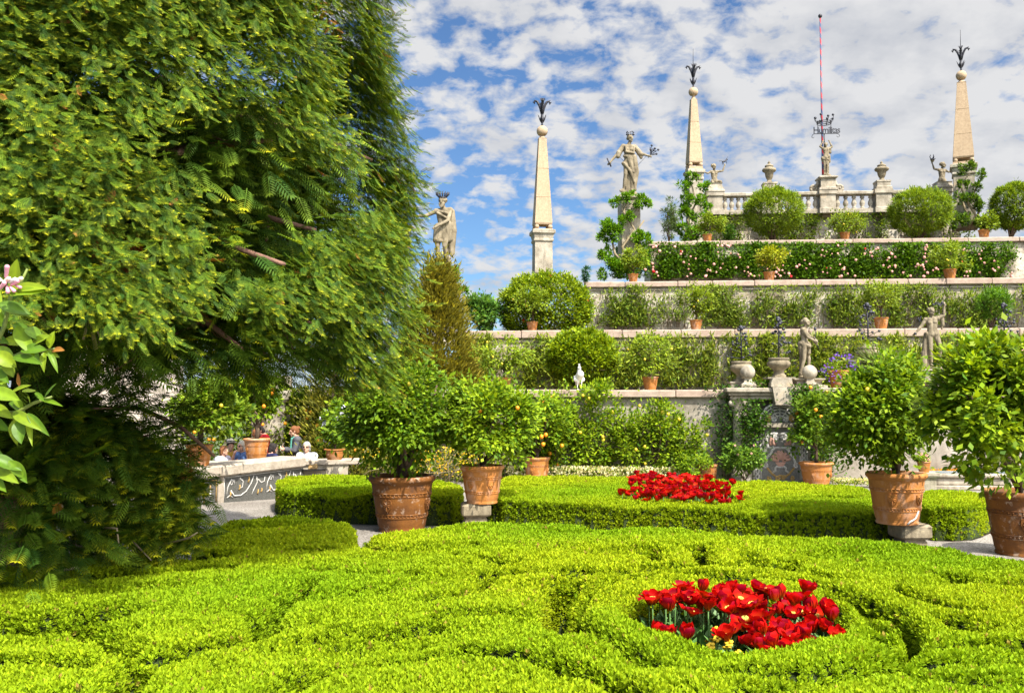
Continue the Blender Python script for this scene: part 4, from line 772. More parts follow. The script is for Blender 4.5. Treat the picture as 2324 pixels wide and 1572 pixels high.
for k in range(7):
    a = k * 2.4; h = .12 + .75 * k / 7; tilt = .95 - .55 * k / 7; dx, dz = math.cos(a) * tilt, math.sin(a) * tilt; L2 = .42 - .12 * k / 7; dy = .55 + .5 * k / 7; sx_, sz_ = -math.sin(a) * .105, math.cos(a) * .13
    b0 = np.array([0, h * .7, 0]); tip = b0 + np.array([dx, dy, dz]) * L2; mid_ = (b0 + tip) / 2; SPRIG.append([b0, mid_ + np.array([sx_, -.03, sz_]), tip, mid_ - np.array([sx_, .03, sz_])])
SPRIG = np.array(SPRIG); SPW = np.linspace(.0, .85, 7)
BOXA, BOXB, BOXT = (.12, .215, .006), (.235, .34, .008), (.44, .50, .012)
def field(poly, gaps):
    def f(P):
        d = polydist(P, poly); d = np.where(inside(P, poly), d, -d)
        for g, hw, cl in gaps:
            dg_ = polydist(P, g, cl)
            if cl and cl == 'hole': dg_ = np.where(inside(P, g), -dg_, dg_)
            d = np.minimum(d, dg_ - hw)
        return d
    return f
def hedge_mass(poly, gaps, seeds, dens, size, lump=.03, h=HB, edge=.12, wild=0.0):
    """clipped box over POLY cut by GAPS; each connected piece becomes a hedge"""
    poly = np.array(poly, float); f = field(poly, gaps); lo, hi = poly.min(0), poly.max(0); cs = .06
    nx, ny = [int(v) + 1 for v in (hi - lo) / cs]; gx, gy = np.meshgrid(np.arange(nx), np.arange(ny), indexing='ij'); C = np.stack([lo[0] + gx.ravel() * cs, lo[1] + gy.ravel() * cs], 1)
    fv = f(C).reshape(nx, ny); solid = fv > .03; lab = np.zeros((nx, ny), int); cur = 0
    for i0 in range(nx):
        for j0 in range(ny):
            if solid[i0, j0] and not lab[i0, j0]:
                cur += 1; st = [(i0, j0)]; lab[i0, j0] = cur
                while st:
                    i, j = st.pop()
                    for a, b in ((i + 1, j), (i - 1, j), (i, j + 1), (i, j - 1)):
                        if 0 <= a < nx and 0 <= b < ny and solid[a, b] and not lab[a, b]: lab[a, b] = cur; st.append((a, b))
    lab2 = lab.copy()
    for _ in range(2):
        for ax_ in (0, 1):
            for sh_ in (1, -1): rl = np.roll(lab2, sh_, ax_); lab2 = np.where(lab2 == 0, rl, lab2)
    def top(P, fv_):
        q = np.clip(fv_ / edge, 0, 1); P3 = np.c_[P, np.zeros(len(P))]
        return h * (1 - .34 * (1 - q) ** 2) + lump * vnoise(P3, 7, 1) + lump * .7 * vnoise(P3, 17, 2) - lump * 5.5 * np.clip(vnoise(P3, 3.6, 3) - .42, 0, 1)
    def batch(dn, side):
        cells = np.argwhere((fv > -.06) & (fv < .11)) if side else np.argwhere(fv > -.05); n = int(len(cells) * cs * cs * dn)
        P = lo + (cells[rng.integers(0, len(cells), n)] + rng.random((n, 2)) - .5) * cs; fv_ = f(P); k = (fv_ > 0) & (fv_ < .05) if side else (fv_ > .02); P = P[k]; fv_ = fv_[k]; e = .01
        g = np.stack([(f(P + [e, 0]) - fv_) / e, (f(P + [0, e]) - fv_) / e], 1); g = unit(g); z = top(P, fv_)
        edgew = np.clip(1 - fv_ / edge, 0, 1)[:, None]
        if side: z = z * (.05 + .93 * rng.random(len(P))); nrm = unit(np.c_[-g, np.full(len(P), .55)]); P = P + g * .03
        else: nrm = unit(np.c_[-g * edgew * .9, np.ones(len(P))])
        return np.c_[P, z], nrm
    t_, n_ = batch(dens, False); s__, sn = batch(dens * 14, True); k = rng.random(len(s__)) < min(1, .9)
    P = np.vstack([t_, s__[k]]); Nn = np.vstack([n_, sn[k]]); dist = np.maximum(P[:, 1], 2.0); keep = rng.random(len(P)) < np.clip((7.5 / dist) ** 1.3, .12, 1)
    P, Nn, dist = P[keep], Nn[keep], dist[keep]; ij = np.clip(np.round((P[:, :2] - lo) / cs).astype(int), 0, [nx - 1, ny - 1]); lb = lab2[ij[:, 0], ij[:, 1]]
    big = [c for c in range(1, cur + 1) if (lab == c).sum() * cs * cs > .12]; cen = {c: C.reshape(nx, ny, 2)[lab == c] for c in big}; assign = {}
    for c in big:
        best = min(range(len(seeds)), key=lambda s_: np.min(np.linalg.norm(cen[c] - np.array(seeds[s_][0]), axis=1)) if True else 0); assign.setdefault(best, []).append(c)
    for si, cl in assign.items():
        _, label = seeds[si]; o = np.array([*np.vstack([cen[c] for c in cl]).mean(0), 0]); t = thing('box_hedge', label, 'hedge', o, 0, None); m_ = np.isin(lb, cl); p, nn, ds = P[m_] - o, Nn[m_], dist[m_]; n = len(p)
        d = unit(nn + .45 * rnd_dirs(n)); fr = frames(d, rnd_dirs(n)); sz = size * (.7 + .6 * rng.random(n)) * np.clip(ds / 7.5, 1, 2.2) ** .75
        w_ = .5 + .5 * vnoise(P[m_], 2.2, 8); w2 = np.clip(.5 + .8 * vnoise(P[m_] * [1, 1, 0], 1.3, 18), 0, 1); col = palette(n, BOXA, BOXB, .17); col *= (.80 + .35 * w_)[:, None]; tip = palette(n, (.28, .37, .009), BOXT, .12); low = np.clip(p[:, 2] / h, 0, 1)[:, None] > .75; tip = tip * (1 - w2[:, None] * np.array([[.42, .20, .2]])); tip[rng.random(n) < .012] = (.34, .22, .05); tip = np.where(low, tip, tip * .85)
        if wild: bad = (vnoise(P[m_], 1.4, 11) > .75)[:, None]; tip = np.where(bad, np.array([[.16, .10, .03]]), tip)
        Vv, q, cc_ = scatter(SPRIG, p - d * (sz * .55)[:, None], fr, sz, sz, col, (SPW, tip)); link('foliage', np_mesh('foliage', Vv, q, cc_), M['box'], t)
        mk = np.isin(lab, cl); ii = np.where(mk); mask = np.zeros((nx, ny), bool); mask[mk] = True
        i0, i1, j0, j1 = ii[0].min() - 1, ii[0].max() + 2, ii[1].min() - 1, ii[1].max() + 2; gi, gj = np.meshgrid(np.arange(i0, i1), np.arange(j0, j1), indexing='ij'); cc2 = np.stack([lo[0] + gi.ravel() * cs, lo[1] + gj.ravel() * cs], 1)
        inb = (gi >= 0) & (gi < nx) & (gj >= 0) & (gj < ny); mv = np.zeros(gi.shape, bool); mv[inb] = mask[gi[inb], gj[inb]]; ff = f(cc2).reshape(gi.shape); zt = top(cc2, np.maximum(ff.ravel(), 0)).reshape(gi.shape) - .075
        zv = np.where(mv & (ff > .06), zt, .004); W_, H_ = gi.shape; Vv = np.c_[cc2, zv.ravel()] - o; idx = np.arange(W_ * H_).reshape(W_, H_); q = np.stack([idx[:-1, :-1], idx[1:, :-1], idx[1:, 1:], idx[:-1, 1:]], -1).reshape(-1, 4)
        up_ = zv > .01; kk = (up_[:-1, :-1] | up_[1:, :-1] | up_[1:, 1:] | up_[:-1, 1:]).ravel(); link('twig_core', np_mesh('twig_core', Vv, q[kk]), M['core'], t)

near = [g2(*p) for p in ((-260, 1300), (0, 1283), (200, 1272), (300, 1268), (428, 1258), (452, 1206), (520, 1181), (640, 1171), (760, 1178), (828, 1199), (845, 1210), (985, 1195), (1080, 1184), (1500, 1196), (2050, 1228), (2250, 1262), (2500, 1300), (2800, 1500), (2900, 1780), (-700, 1780))]
RC, RX, RY = np.array([1.68, 7.32]), 1.18, 1.55
ring = [(RC[0] + RX * math.cos(a) * (1 + .10 * (math.cos(a) > .5)), RC[1] + RY * math.sin(a)) for a in np.linspace(0, 6.283, 49)[:-1]]
bed = [(RC[0] + .05 + .80 * math.cos(a), RC[1] + .02 + .86 * math.sin(a)) for a in np.linspace(0, 6.283, 33)[:-1]]
L2 = lambda *pts: smooth_poly([g2(x, y) for x, y in pts], False)
gaps = [(np.array(ring), .035, True), (L2((1285, 1320), (1262, 1350), (1268, 1395), (1300, 1425)), .12, False), (L2((2000, 1436), (2020, 1450), (2050, 1462), (2120, 1466), (2230, 1452), (2420, 1462)), .03, False),
        (L2((1540, 1680), (1445, 1578), (1387, 1540), (1312, 1510), (1162, 1478), (1050, 1472), (900, 1484), (775, 1496), (690, 1525), (600, 1600), (560, 1700)), .065, False),
        (L2((1120, 1292), (1098, 1318), (1060, 1345), (960, 1360)), .05, False), (L2((700, 1318), (655, 1350), (606, 1398), (606, 1440), (500, 1458), (400, 1475), (315, 1500), (285, 1545), (250, 1640)), .06, False), (L2((598, 1395), (612, 1425)), .09, False), (L2((318, 1490), (300, 1520), (282, 1545)), .07, False),
        (L2((-200, 1415), (40, 1412), (140, 1405), (235, 1385)), .24, False), (L2((120, 1400), (215, 1420), (285, 1470)), .06, False), (L2((0, 1325), (150, 1308), (300, 1302), (420, 1290), (520, 1285)), .05, False),
        (L2((420, 1264), (470, 1262), (508, 1256)), .16, False), (L2((822, 1195), (826, 1238), (900, 1246), (1050, 1258), (1150, 1274)), .055, False), (L2((500, 1255), (620, 1240), (720, 1248), (820, 1240)), .04, False),
        (L2((1480, 1238), (1494, 1272)), .04, False), (L2((1586, 1238), (1600, 1274)), .06, False), (L2((1700, 1256), (1730, 1282), (1800, 1278)), .05, False), (L2((1870, 1258), (1935, 1270)), .06, False), (L2((1900, 1350), (1975, 1372), (2010, 1420)), .06, False),
        (L2((2150, 1300), (2235, 1328), (2360, 1318)), .07, False), (L2((2160, 1400), (2195, 1418)), .08, False), (L2((1300, 1305), (1500, 1282), (1750, 1278), (1900, 1310)), .045, False), (L2((2040, 1520), (2200, 1545), (2420, 1540)), .05, False), (L2((1700, 1560), (1850, 1540), (1960, 1515)), .045, False)]
gaps += [(L2((1180, 1290), (1250, 1300), (1330, 1290)), .03, False), (L2((700, 1290), (820, 1300), (960, 1296)), .03, False), (L2((1000, 1400), (1120, 1388), (1230, 1392)), .035, False), (L2((2050, 1330), (2120, 1370), (2200, 1380)), .04, False), (L2((720, 1420), (860, 1428), (980, 1418)), .03, False), (L2((1990, 1500), (2120, 1500), (2300, 1490)), .03, False), (L2((-100, 1500), (60, 1490), (180, 1500)), .05, False)]
gaps.append((np.array(bed), .02, 'hole'))
hedge_mass(near, gaps, [(RC + [1.02, 0], 'oval box hedge ring enclosing the near red tulips'), (g2(900, 1560), 'clipped yellow-green box hedge sweeping across the bottom of the garden view'), (g2(900, 1350), 'broad clipped box hedge between the oval tulip ring and the yew, below the big weathered pot'),
    (g2(650, 1200), 'box hedge clump shaded by the yew at the gravel bend'), (g2(2250, 1500), 'clipped box hedge curling past the near tulip ring on its east side'), (g2(100, 1360), 'box hedge row with a dark side face below the yew trunk')], 1900, .086, .018)
PA2 = at(1094, 1140, 14.75); PA3 = at(2036, 1186, 12.72); circ = lambda p, r_: np.array([(p.x + r_ * math.cos(a), p.y + r_ * math.sin(a)) for a in np.linspace(0, 6.283, 17)[:-1]])
far = smooth_poly([g2(*p) for p in ((1080, 1122), (1100, 1130), (1162, 1138), (1500, 1148), (1800, 1159), (2012, 1170), (2052, 1182), (2055, 1158), (1985, 1110), (1890, 1096), (1500, 1084), (1200, 1079), (1150, 1080), (1120, 1098))], True, 1)
fbed = [g2(*p) for p in ((1392, 1122), (1440, 1110), (1600, 1109), (1715, 1130), (1620, 1136), (1480, 1133))]; fbed2 = [g2(*p) for p in ((1430, 1101), (1560, 1096), (1680, 1103), (1600, 1108), (1480, 1107))]
hedge_mass(far, [(circ(PA2, .30), .0, 'hole'), (circ(PA3, .34), .0, 'hole'), (np.array(fbed), .02, 'hole'), (np.array(fbed2), .02, 'hole'), (L2((1120, 1104), (1250, 1098), (1380, 1112)), .05, False), (L2((1760, 1132), (1880, 1126), (1965, 1128)), .06, False)], [(g2(1500, 1146), 'long flat-topped box hedge holding the far bed of red tulips')], 2400, .062, .012, edge=.05)
lh = smooth_poly([g2(*p) for p in ((622, 1098), (640, 1112), (700, 1118), (760, 1120), (850, 1122), (975, 1124), (1052, 1122), (1056, 1102), (1000, 1090), (900, 1082), (760, 1076), (660, 1080), (628, 1088))], True, 1)
hedge_mass(lh, [(L2((700, 1098), (760, 1092), (850, 1096)), .06, False)], [(g2(800, 1115), 'round-ended box hedge beside the gravel path, behind the big weathered pot')], 2400, .062, .012, edge=.05)
rh = smooth_poly([g2(*p) for p in ((2084, 1149), (2190, 1152), (2240, 1140), (2258, 1128), (2215, 1116), (2150, 1112), (2090, 1113))], True, 1)
hedge_mass(rh, [], [(g2(2150, 1140), 'short round-ended box hedge beside the cracked pot')], 2400, .062, .015, edge=.06)
for nm, pl in (('soil', near), ('soil', far), ('soil', lh), ('soil', rh)): sheet(nm, [tuple(p) for p in pl], .004, M['soil'])

# ---------------------------------------------------------------- red tulips
def petal(b, base, d, up, L_, w, open_, cols, inner=False):
    side = d.cross(up).normalized(); rows = []
    for i, (q, wq) in enumerate(((0, .30), (.3, .85), (.62, 1.0), (.85, .72), (1, .12))):
        o = open_ * q ** 1.5; p = base + d * (L_ * (.28 * math.sin(math.pi * min(1, q * .9)) + o * .8)) + up * (L_ * (q * (1 - .45 * o)) + random.uniform(-.12, .12) * L_ * q)
        rows.append([p - side * w * wq - d * .10 * L_ * wq, p + side * 0, p + side * w * wq - d * .10 * L_ * wq])
    o = len(b.v)
    for r_ in rows: b.v += [tuple(v) for v in r_]
    for i in range(4):
        for j in range(2): b.f.append((o + i * 3 + j, o + i * 3 + j + 1, o + i * 3 + j + 4, o + i * 3 + j + 3)); b.sm.append(True)
    r0 = random.uniform(.75, 1.15); mg = random.random() < .25
    for i in range(5):
        c = (.44, .16, .012) if i == 0 else ((.30 * r0, .002, .016) if mg else (.46 * r0, .004, .003))
        if i == 1: c = (.45 * r0, .04, .004)
        cols += [c] * 3
def tulip_bloom(sc, open_, n_pet, seed):
    random.seed(seed); b = MB(); cols = []
    for k in range(n_pet):
        a = k * 2.4 + random.uniform(-.3, .3); petal(b, V(0, 0, 0), V(math.cos(a), math.sin(a), 0), V(0, 0, 1), sc * random.uniform(.85, 1.15), sc * .34, open_ * random.uniform(.5, 1.25), cols)
    me = b.mesh('bloom'); a = me.color_attributes.new('leafcol', 'FLOAT_COLOR', 'POINT'); c = np.ones((len(cols), 4), np.float32); c[:, :3] = cols; a.data.foreach_set('color', c.ravel()); me.materials.append(M['petal'])
    b2 = MB()
    for k in range(7): a = k * .9; b2.tube([(0, 0, .01), (.02 * math.cos(a) * sc * 9, .02 * math.sin(a) * sc * 9, sc * .45)], sc * .06, sc * .07, 4)
    return me, b2.mesh('anthers')
m_an = flat_mat('anther', (.62, .45, .08), .8); m_gr = noise_mat('tulip_green', [(.3, (.05, .14, .02)), (.7, (.11, .22, .06))], 20, 4, .5, .1, 40)
variants = [tulip_bloom(.108, o_, n_, s_) for o_, n_, s_ in ((.45, 9, 1), (.75, 10, 2), (1.0, 9, 3), (.6, 11, 4), (1.2, 8, 5), (.25, 7, 6))]
protos = []
for i, (bm_, an_) in enumerate(variants):
    an_.materials.append(m_an); b = MB(); b.tube([(0, 0, 0), (.006, 0, .2), (0, 0, .40)], .0065, .005, 6); stem_me = b.mesh('stem'); stem_me.materials.append(m_gr); b = MB()
    for k in range(3):
        a = k * 2.1 + i; c, s_ = math.cos(a), math.sin(a); pts = [(c * r_, s_ * r_, h_) for r_, h_ in ((.01, .0), (.04, .13), (.08, .24), (.14, .29))]; wd_ = (.014, .042, .036, .002); o = len(b.v)
        for (x, y, z), w_ in zip(pts, wd_): b.v += [(x - s_ * w_, y + c * w_, z), (x, y, z - .006), (x + s_ * w_, y - c * w_, z)]
        for q in range(3):
            for j in range(2): b.f.append((o + q * 3 + j, o + q * 3 + j + 1, o + q * 3 + j + 4, o + q * 3 + j + 3)); b.sm.append(True)
    leaf_me = b.mesh('leaf'); leaf_me.materials.append(m_gr); protos.append((bm_, an_, stem_me, leaf_me))
def tulip(x, y, z, hgt, s_, v, lab, grp, full=True):
    t = thing('tulip', lab, 'tulip', (x, y, z), random.uniform(0, 6.28), grp); bm_, an_, st, lf = protos[v]; ln = (random.uniform(-.14, .14), random.uniform(-.14, .14))
    o = link('bloom', bm_, None, t); o.location = (ln[0] * hgt * .4, ln[1] * hgt * .4, hgt); o.scale = (s_,) * 3; o.rotation_euler = (random.uniform(-.35, .35), random.uniform(-.35, .35), 0)
    if full: a = link('anthers', an_, None, o)
    st_ = link('stem', st, None, t); st_.scale = (1, 1, hgt / .40 + .03); st_.rotation_euler = (-ln[1] * .4, ln[0] * .4, 0)
    if full: link('leaf', lf, None, t).scale = (1.1,) * 3
random.seed(21); pts = []; tries = 0
while len(pts) < 104 and tries < 4000:
    tries += 1; a = random.uniform(0, 6.28); r_ = math.sqrt(random.random()); x, y = RC[0] + .12 + .74 * r_ * math.cos(a), RC[1] + .10 + .78 * r_ * math.sin(a)
    if -.36 < x - RC[0] < -.02 and y < RC[1] + .30 and random.random() < .8: continue
    if y < RC[1] - .45 and random.random() < .5: continue
    if all((x - u) ** 2 + (y - w) ** 2 > .0042 for u, w in pts): pts.append((x, y))
for i, (x, y) in enumerate(pts): tulip(x, y, .01, random.uniform(.31, .47) + (.06 if y > RC[1] else -.05), random.uniform(.92, 1.3), random.randrange(6), 'red tulip with ragged open petals inside the near oval hedge ring', 'red tulips in the near oval bed')
random.seed(22); fp = []; tries = 0
pol1, pol2 = np.array([g2(x, y, .58) for x, y in ((1388, 1119), (1440, 1103), (1600, 1101), (1710, 1127), (1620, 1132), (1480, 1128))]), np.array([g2(x, y, .58) for x, y in ((1432, 1092), (1440, 1076), (1560, 1080), (1668, 1096), (1600, 1101), (1480, 1099))])
while len(fp) < 200 and tries < 20000:
    tries += 1; pl = pol1 if random.random() < .62 else pol2; lo, hi = pl.min(0), pl.max(0); q = np.array([[random.uniform(lo[0], hi[0]), random.uniform(lo[1], hi[1])]])
    if inside(q, pl)[0] and all((q[0, 0] - u) ** 2 + (q[0, 1] - w) ** 2 > .007 for u, w in fp): fp.append((q[0, 0], q[0, 1]))
for x, y in fp: tulip(x, y, .01, random.uniform(.46, .60), random.uniform(.85, 1.15), random.randrange(6), 'red tulip in the far bed on the long flat hedge', 'red tulips in the far bed', False)
# yellow pansies among the near tulips
b = MB()
for k in range(5): a = k * 1.2566; b.ball((.016 * math.cos(a), .016 * math.sin(a), .006 * (k % 2)), .015, 7, 4, (1, 1, .3))
pan = b.mesh('bloom'); pan.materials.append(flat_mat('pansy_yellow', (.68, .46, .015), .7)); b = MB(); b.tube([(0, 0, -.2), (0, 0, 0)], .003, .003, 5)
for k in range(4): a = k * 1.6; b.ball((.02 * math.cos(a), .02 * math.sin(a), -.05 - .03 * k), .018, 6, 4, (1.2, .8, .3))
pst = b.mesh('stem'); pst.materials.append(m_gr); random.seed(5)
for k in range(20):
    x, y = RC[0] + random.uniform(-.30, .65), RC[1] + random.uniform(-.66, .1); t = thing('pansy', 'yellow pansy low among the near red tulips', 'pansy', (x, y, random.uniform(.26, .38)), random.uniform(0, 6), 'yellow pansies under the near tulips'); o = link('bloom', pan, None, t); o.rotation_euler = (random.uniform(.3, 1.1), random.uniform(-.4, .4), 0); o.scale = (random.uniform(.9, 1.4),) * 3; link('stem', pst, None, t)
random.seed(9)

# ---------------------------------------------------------------- the great yew
yt = thing('yew_tree', 'huge clipped yew with hanging boughs and a dark hollow underside', 'tree', (-5.2, 9.9, 0)); YC = np.array([-5.15, 9.85]); O_ = np.array([-5.2, 9.9, 0.0])
NE = []                                     # a yew spray: paired needles along a twig (side, along, normal)
for k in range(9):
    y = .10 + .09 * k; l = .27 * (1 - .35 * abs(k - 3) / 6)
    for e in (-1, 1):
        b0 = np.array([0, y, 0]); tip = np.array([e * l * .86, y + .16, -.05]); NE.append([b0, (b0 + tip) / 2 + [0, -.028, .02], tip, (b0 + tip) / 2 + [0, .028, .02]])
for e in (-.5, 0, .5): b0 = np.array([0, .88, 0]); tip = np.array([e * .22, 1.08, .03]); NE.append([b0, (b0 + tip) / 2 + [-.03, 0, .01], tip, (b0 + tip) / 2 + [.03, 0, .01]])
NE.append([np.array([-.012, 0, 0]), np.array([.012, 0, 0]), np.array([.008, .9, 0]), np.array([-.008, .9, 0])])
NE = np.array(NE); NW = np.array([max(0, (k // 2) / 9 - .35) * 1.1 for k in range(18)] + [1, 1, 1, .0]); NE2 = NE[[0, 1, 4, 5, 8, 9, 12, 13, 16, 17, 19, 21]] * 1.0; NW2 = NW[[0, 1, 4, 5, 8, 9, 12, 13, 16, 17, 19, 21]]; NE2 = NE2.copy()
for q in NE2[:-1]: m_ = (q[1] + q[3]) / 2; q[1] = m_ + (q[1] - m_) * 2.0; q[3] = m_ + (q[3] - m_) * 2.0
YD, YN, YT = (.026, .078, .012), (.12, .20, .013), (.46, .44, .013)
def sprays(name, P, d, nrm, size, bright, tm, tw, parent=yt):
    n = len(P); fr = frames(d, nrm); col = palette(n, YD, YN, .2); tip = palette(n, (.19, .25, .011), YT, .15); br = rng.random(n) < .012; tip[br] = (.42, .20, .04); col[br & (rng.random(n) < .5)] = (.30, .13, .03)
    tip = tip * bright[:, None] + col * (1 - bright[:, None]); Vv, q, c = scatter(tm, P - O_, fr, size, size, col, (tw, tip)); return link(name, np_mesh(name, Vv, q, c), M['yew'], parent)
def shell(n, th0, th1, z0f, z1, dens_power=1.0, depth=.55):
    th = th0 + (th1 - th0) * rng.random(n); z = rng.random(n); zb = z0f(th); z = zb + (z1 - zb) * z; Rr = 3.88 - .008 * np.clip(z - 3.8, 0, 9) ** 1.6
    u = np.c_[np.cos(th), np.sin(th), z * 0]; P3 = np.c_[Rr * np.cos(th), Rr * np.sin(th), z]; bump = .20 * vnoise(P3, 1.7, 21) + .13 * vnoise(P3, 3.8, 22); hole = vnoise(P3, 2.1, 23) + .45 * vnoise(P3, 5.2, 24)
    k = hole < .46 - .25 * np.clip((4.2 - z) / 2, 0, 1); dp = depth * rng.random(n) ** 1.6; P = np.c_[YC[0] + (Rr + bump - dp) * np.cos(th), YC[1] + (Rr + bump - dp) * np.sin(th), z + .1 * vnoise(P3, 4, 25)]
    return P[k], u[k], dp[k], th[k]
zb = lambda th: 3.15 - .65 * np.clip((th + 1.75) / 1.6, 0, 1) + .25 * np.sin(th * 7) + .15 * np.sin(th * 17 + 1)
P, u, dp, th = shell(14500, -2.75, .75, zb, 6.9)
tang = np.c_[-u[:, 1], u[:, 0], u[:, 2]]; d0 = unit(u * .48 + tang * (.55 * rng.normal(size=(len(P), 1)) + .10) + np.c_[0 * dp, 0 * dp, -.46 + .25 * rng.normal(size=len(P))] + .2 * rnd_dirs(len(P))); nr0 = unit(np.array([[0, 0, .9]]) + u * .7 + .45 * rnd_dirs(len(P)))
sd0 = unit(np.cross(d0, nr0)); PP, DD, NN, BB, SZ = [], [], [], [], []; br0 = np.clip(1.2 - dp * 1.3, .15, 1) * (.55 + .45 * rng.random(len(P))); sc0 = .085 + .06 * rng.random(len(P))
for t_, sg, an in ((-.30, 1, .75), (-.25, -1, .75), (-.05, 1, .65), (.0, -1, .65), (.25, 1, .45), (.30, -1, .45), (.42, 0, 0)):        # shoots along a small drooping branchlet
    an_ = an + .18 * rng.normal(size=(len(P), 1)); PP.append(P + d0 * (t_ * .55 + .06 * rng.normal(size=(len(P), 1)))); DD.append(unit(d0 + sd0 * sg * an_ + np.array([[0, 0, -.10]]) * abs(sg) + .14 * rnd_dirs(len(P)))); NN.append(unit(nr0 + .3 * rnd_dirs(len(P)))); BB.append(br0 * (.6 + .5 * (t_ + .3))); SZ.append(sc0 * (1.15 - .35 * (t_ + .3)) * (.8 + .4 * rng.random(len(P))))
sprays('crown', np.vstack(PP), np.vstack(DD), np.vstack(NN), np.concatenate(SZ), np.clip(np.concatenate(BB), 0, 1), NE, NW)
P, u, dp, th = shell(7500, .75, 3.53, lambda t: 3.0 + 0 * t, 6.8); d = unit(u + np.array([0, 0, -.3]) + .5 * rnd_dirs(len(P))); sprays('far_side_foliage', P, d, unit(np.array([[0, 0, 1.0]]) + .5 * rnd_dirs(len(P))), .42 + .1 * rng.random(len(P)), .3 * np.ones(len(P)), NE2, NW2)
# top, mostly above the picture: closes the crown so that its shade falls right
n = 3200; th = rng.random(n) * 6.283; rr = 3.0 * np.sqrt(rng.random(n)); P = np.c_[YC[0] + rr * np.cos(th), YC[1] + rr * np.sin(th), 6.7 + .4 * rng.random(n) + .5 * (1 - (rr / 3.0) ** 2)]; d = unit(rnd_dirs(n) + np.array([0, 0, .4])); sprays('crown_top', P, d, rnd_dirs(n), .55 + .2 * rng.random(n), .6 * np.ones(n), NE2, NW2)
# inner foliage hung along boughs, dark in the crown's own shade
r = random.Random(4); ends = []; tz = lambda q: V(-6.55 + .25 * q, 12.2, 9.0 * q)
b = MB(); b.tube([V(.0, .0, -.05), V(.02, 0, .6), V(.06, .02, 1.8), V(.16, .03, 3.2), V(.2, .05, 5.0), V(.25, 0, 6.6)], lambda q: .36 * (1 - .72 * q) + .12 * max(0, 1 - q * 14), None, 18)
for k in range(7): a = k * .9; b.tube([V(.35 * math.cos(a), .35 * math.sin(a), -.03), V(.25 * math.cos(a), .25 * math.sin(a), .7), V(.17 * math.cos(a) + .05, .17 * math.sin(a), 2.0)], .13, .05, 8)
b.build('trunk', M['yewbark'], yt)
for k in range(68):
    low = k >= 54; a = r.uniform(-2.9, .9) if k % 5 else r.uniform(.9, 3.4); z0 = r.uniform(2.45, 5.4) if not low else r.uniform(.9, 1.9); ln = r.uniform(2.6, 3.75) if not low else r.uniform(1.1, 1.9)
    if low: a = r.uniform(-1.9, .25)
    s_ = V(.1, 0, z0); e = V(ln * math.cos(a), ln * math.sin(a), z0 + (r.uniform(-.3, .9) if not low else r.uniform(-.5, .1))); P_ = [s_.lerp(e, q) + V(r.uniform(-.2, .2), r.uniform(-.2, .2), .35 * math.sin(math.pi * q) + r.uniform(-.1, .1)) for q in (0, .2, .4, .6, .8, 1)]
    lb_ = MB().tube(P_, (.10 if not low else .045) * r.uniform(.7, 1.2), .018, 7)
    for q in (2, 3, 4, 5): ends.append((P_[q], a, low)); 
    for _ in range(3 if not low else 4): q = r.choice((2, 3, 4)); e2 = P_[q] + V(r.uniform(-.8, .8), r.uniform(-.8, .8), r.uniform(-.7, .4)); lb_.tube([P_[q], P_[q].lerp(e2, .5) + V(r.uniform(-.1, .1), r.uniform(-.1, .1), .05), e2], .018, .006, 5); ends.append((e2, a, low))
    lb_.build('limb', M['yewbark'], yt)
for k in range(22):                           # bare crooked boughs seen from below through the crown's open underside
    th_ = r.uniform(-2.35, -.35); r0_ = r.uniform(1.3, 2.5); c = V(r0_ * math.cos(th_), r0_ * math.sin(th_), r.uniform(2.7, 3.9)); a = th_ + r.uniform(-1.3, 1.3); ln = r.uniform(.4, .9); e2 = c + V(ln * math.cos(a), ln * math.sin(a), r.uniform(-.35, .45)); m1 = c.lerp(e2, .35) + V(0, 0, r.uniform(-.15, .15)); m2 = c.lerp(e2, .7) + V(0, 0, r.uniform(-.18, .18))
    b = MB().tube([c, m1, m2, e2], .026, .009, 6); b.tube([m2, m2 + V(r.uniform(-.3, .3), r.uniform(-.3, .3), r.uniform(-.3, .2))], .012, .005, 5); b.build('bare_twig', M['twig'], yt)
for k in range(26): a = r.uniform(-1.9, -.2); c = V(r.uniform(.4, 1.7), r.uniform(-1.2, .2), r.uniform(.35, 1.0)); e2 = c + V(r.uniform(-.5, .8), r.uniform(-.4, .3), r.uniform(-.35, .25)); MB().tube([c, c.lerp(e2, .5) + V(r.uniform(-.12, .12), 0, r.uniform(-.1, .1)), e2], .016, .006, 5).build('bare_twig', M['twig'], yt)
P = []; Dr = []
for e, a, low in ends:
    m_ = 54 if not low else 52; c = np.array(e) + O_; off = rng.normal(size=(m_, 3)) * np.array([.34, .34, .20 if not low else .22]); p = c + off; p[:, 2] -= .12; P.append(p); Dr.append(off * .8 + np.array([.35 * math.cos(a), .35 * math.sin(a), -.30 if not low else -.12]))
P = np.vstack(P); Dr = np.vstack(Dr); lowm = np.concatenate([np.full(54 if not l_ else 52, l_) for _, _, l_ in ends]); k = np.where(lowm, (P[:, 2] > .5) & (P[:, 0] < -3.55), P[:, 2] > 2.40 + .13 * np.sin(P[:, 0] * 5) + .05 * np.clip(P[:, 0] + 3.2, 0, 3)); k &= np.hypot(P[:, 0] - YC[0], P[:, 1] - YC[1]) < 3.6; k &= (P[:, 0] > -4.55) | (P[:, 2] > 1.4); P, Dr = P[k], Dr[k]; sprays('inner_foliage', P, unit(Dr + .25 * rnd_dirs(len(P))), unit(np.array([[0, -.2, 1.0]]) + .4 * rnd_dirs(len(P))), .24 + .14 * rng.random(len(P)), .12 + .75 * (rng.random(len(P)) < .22), NE, NW)
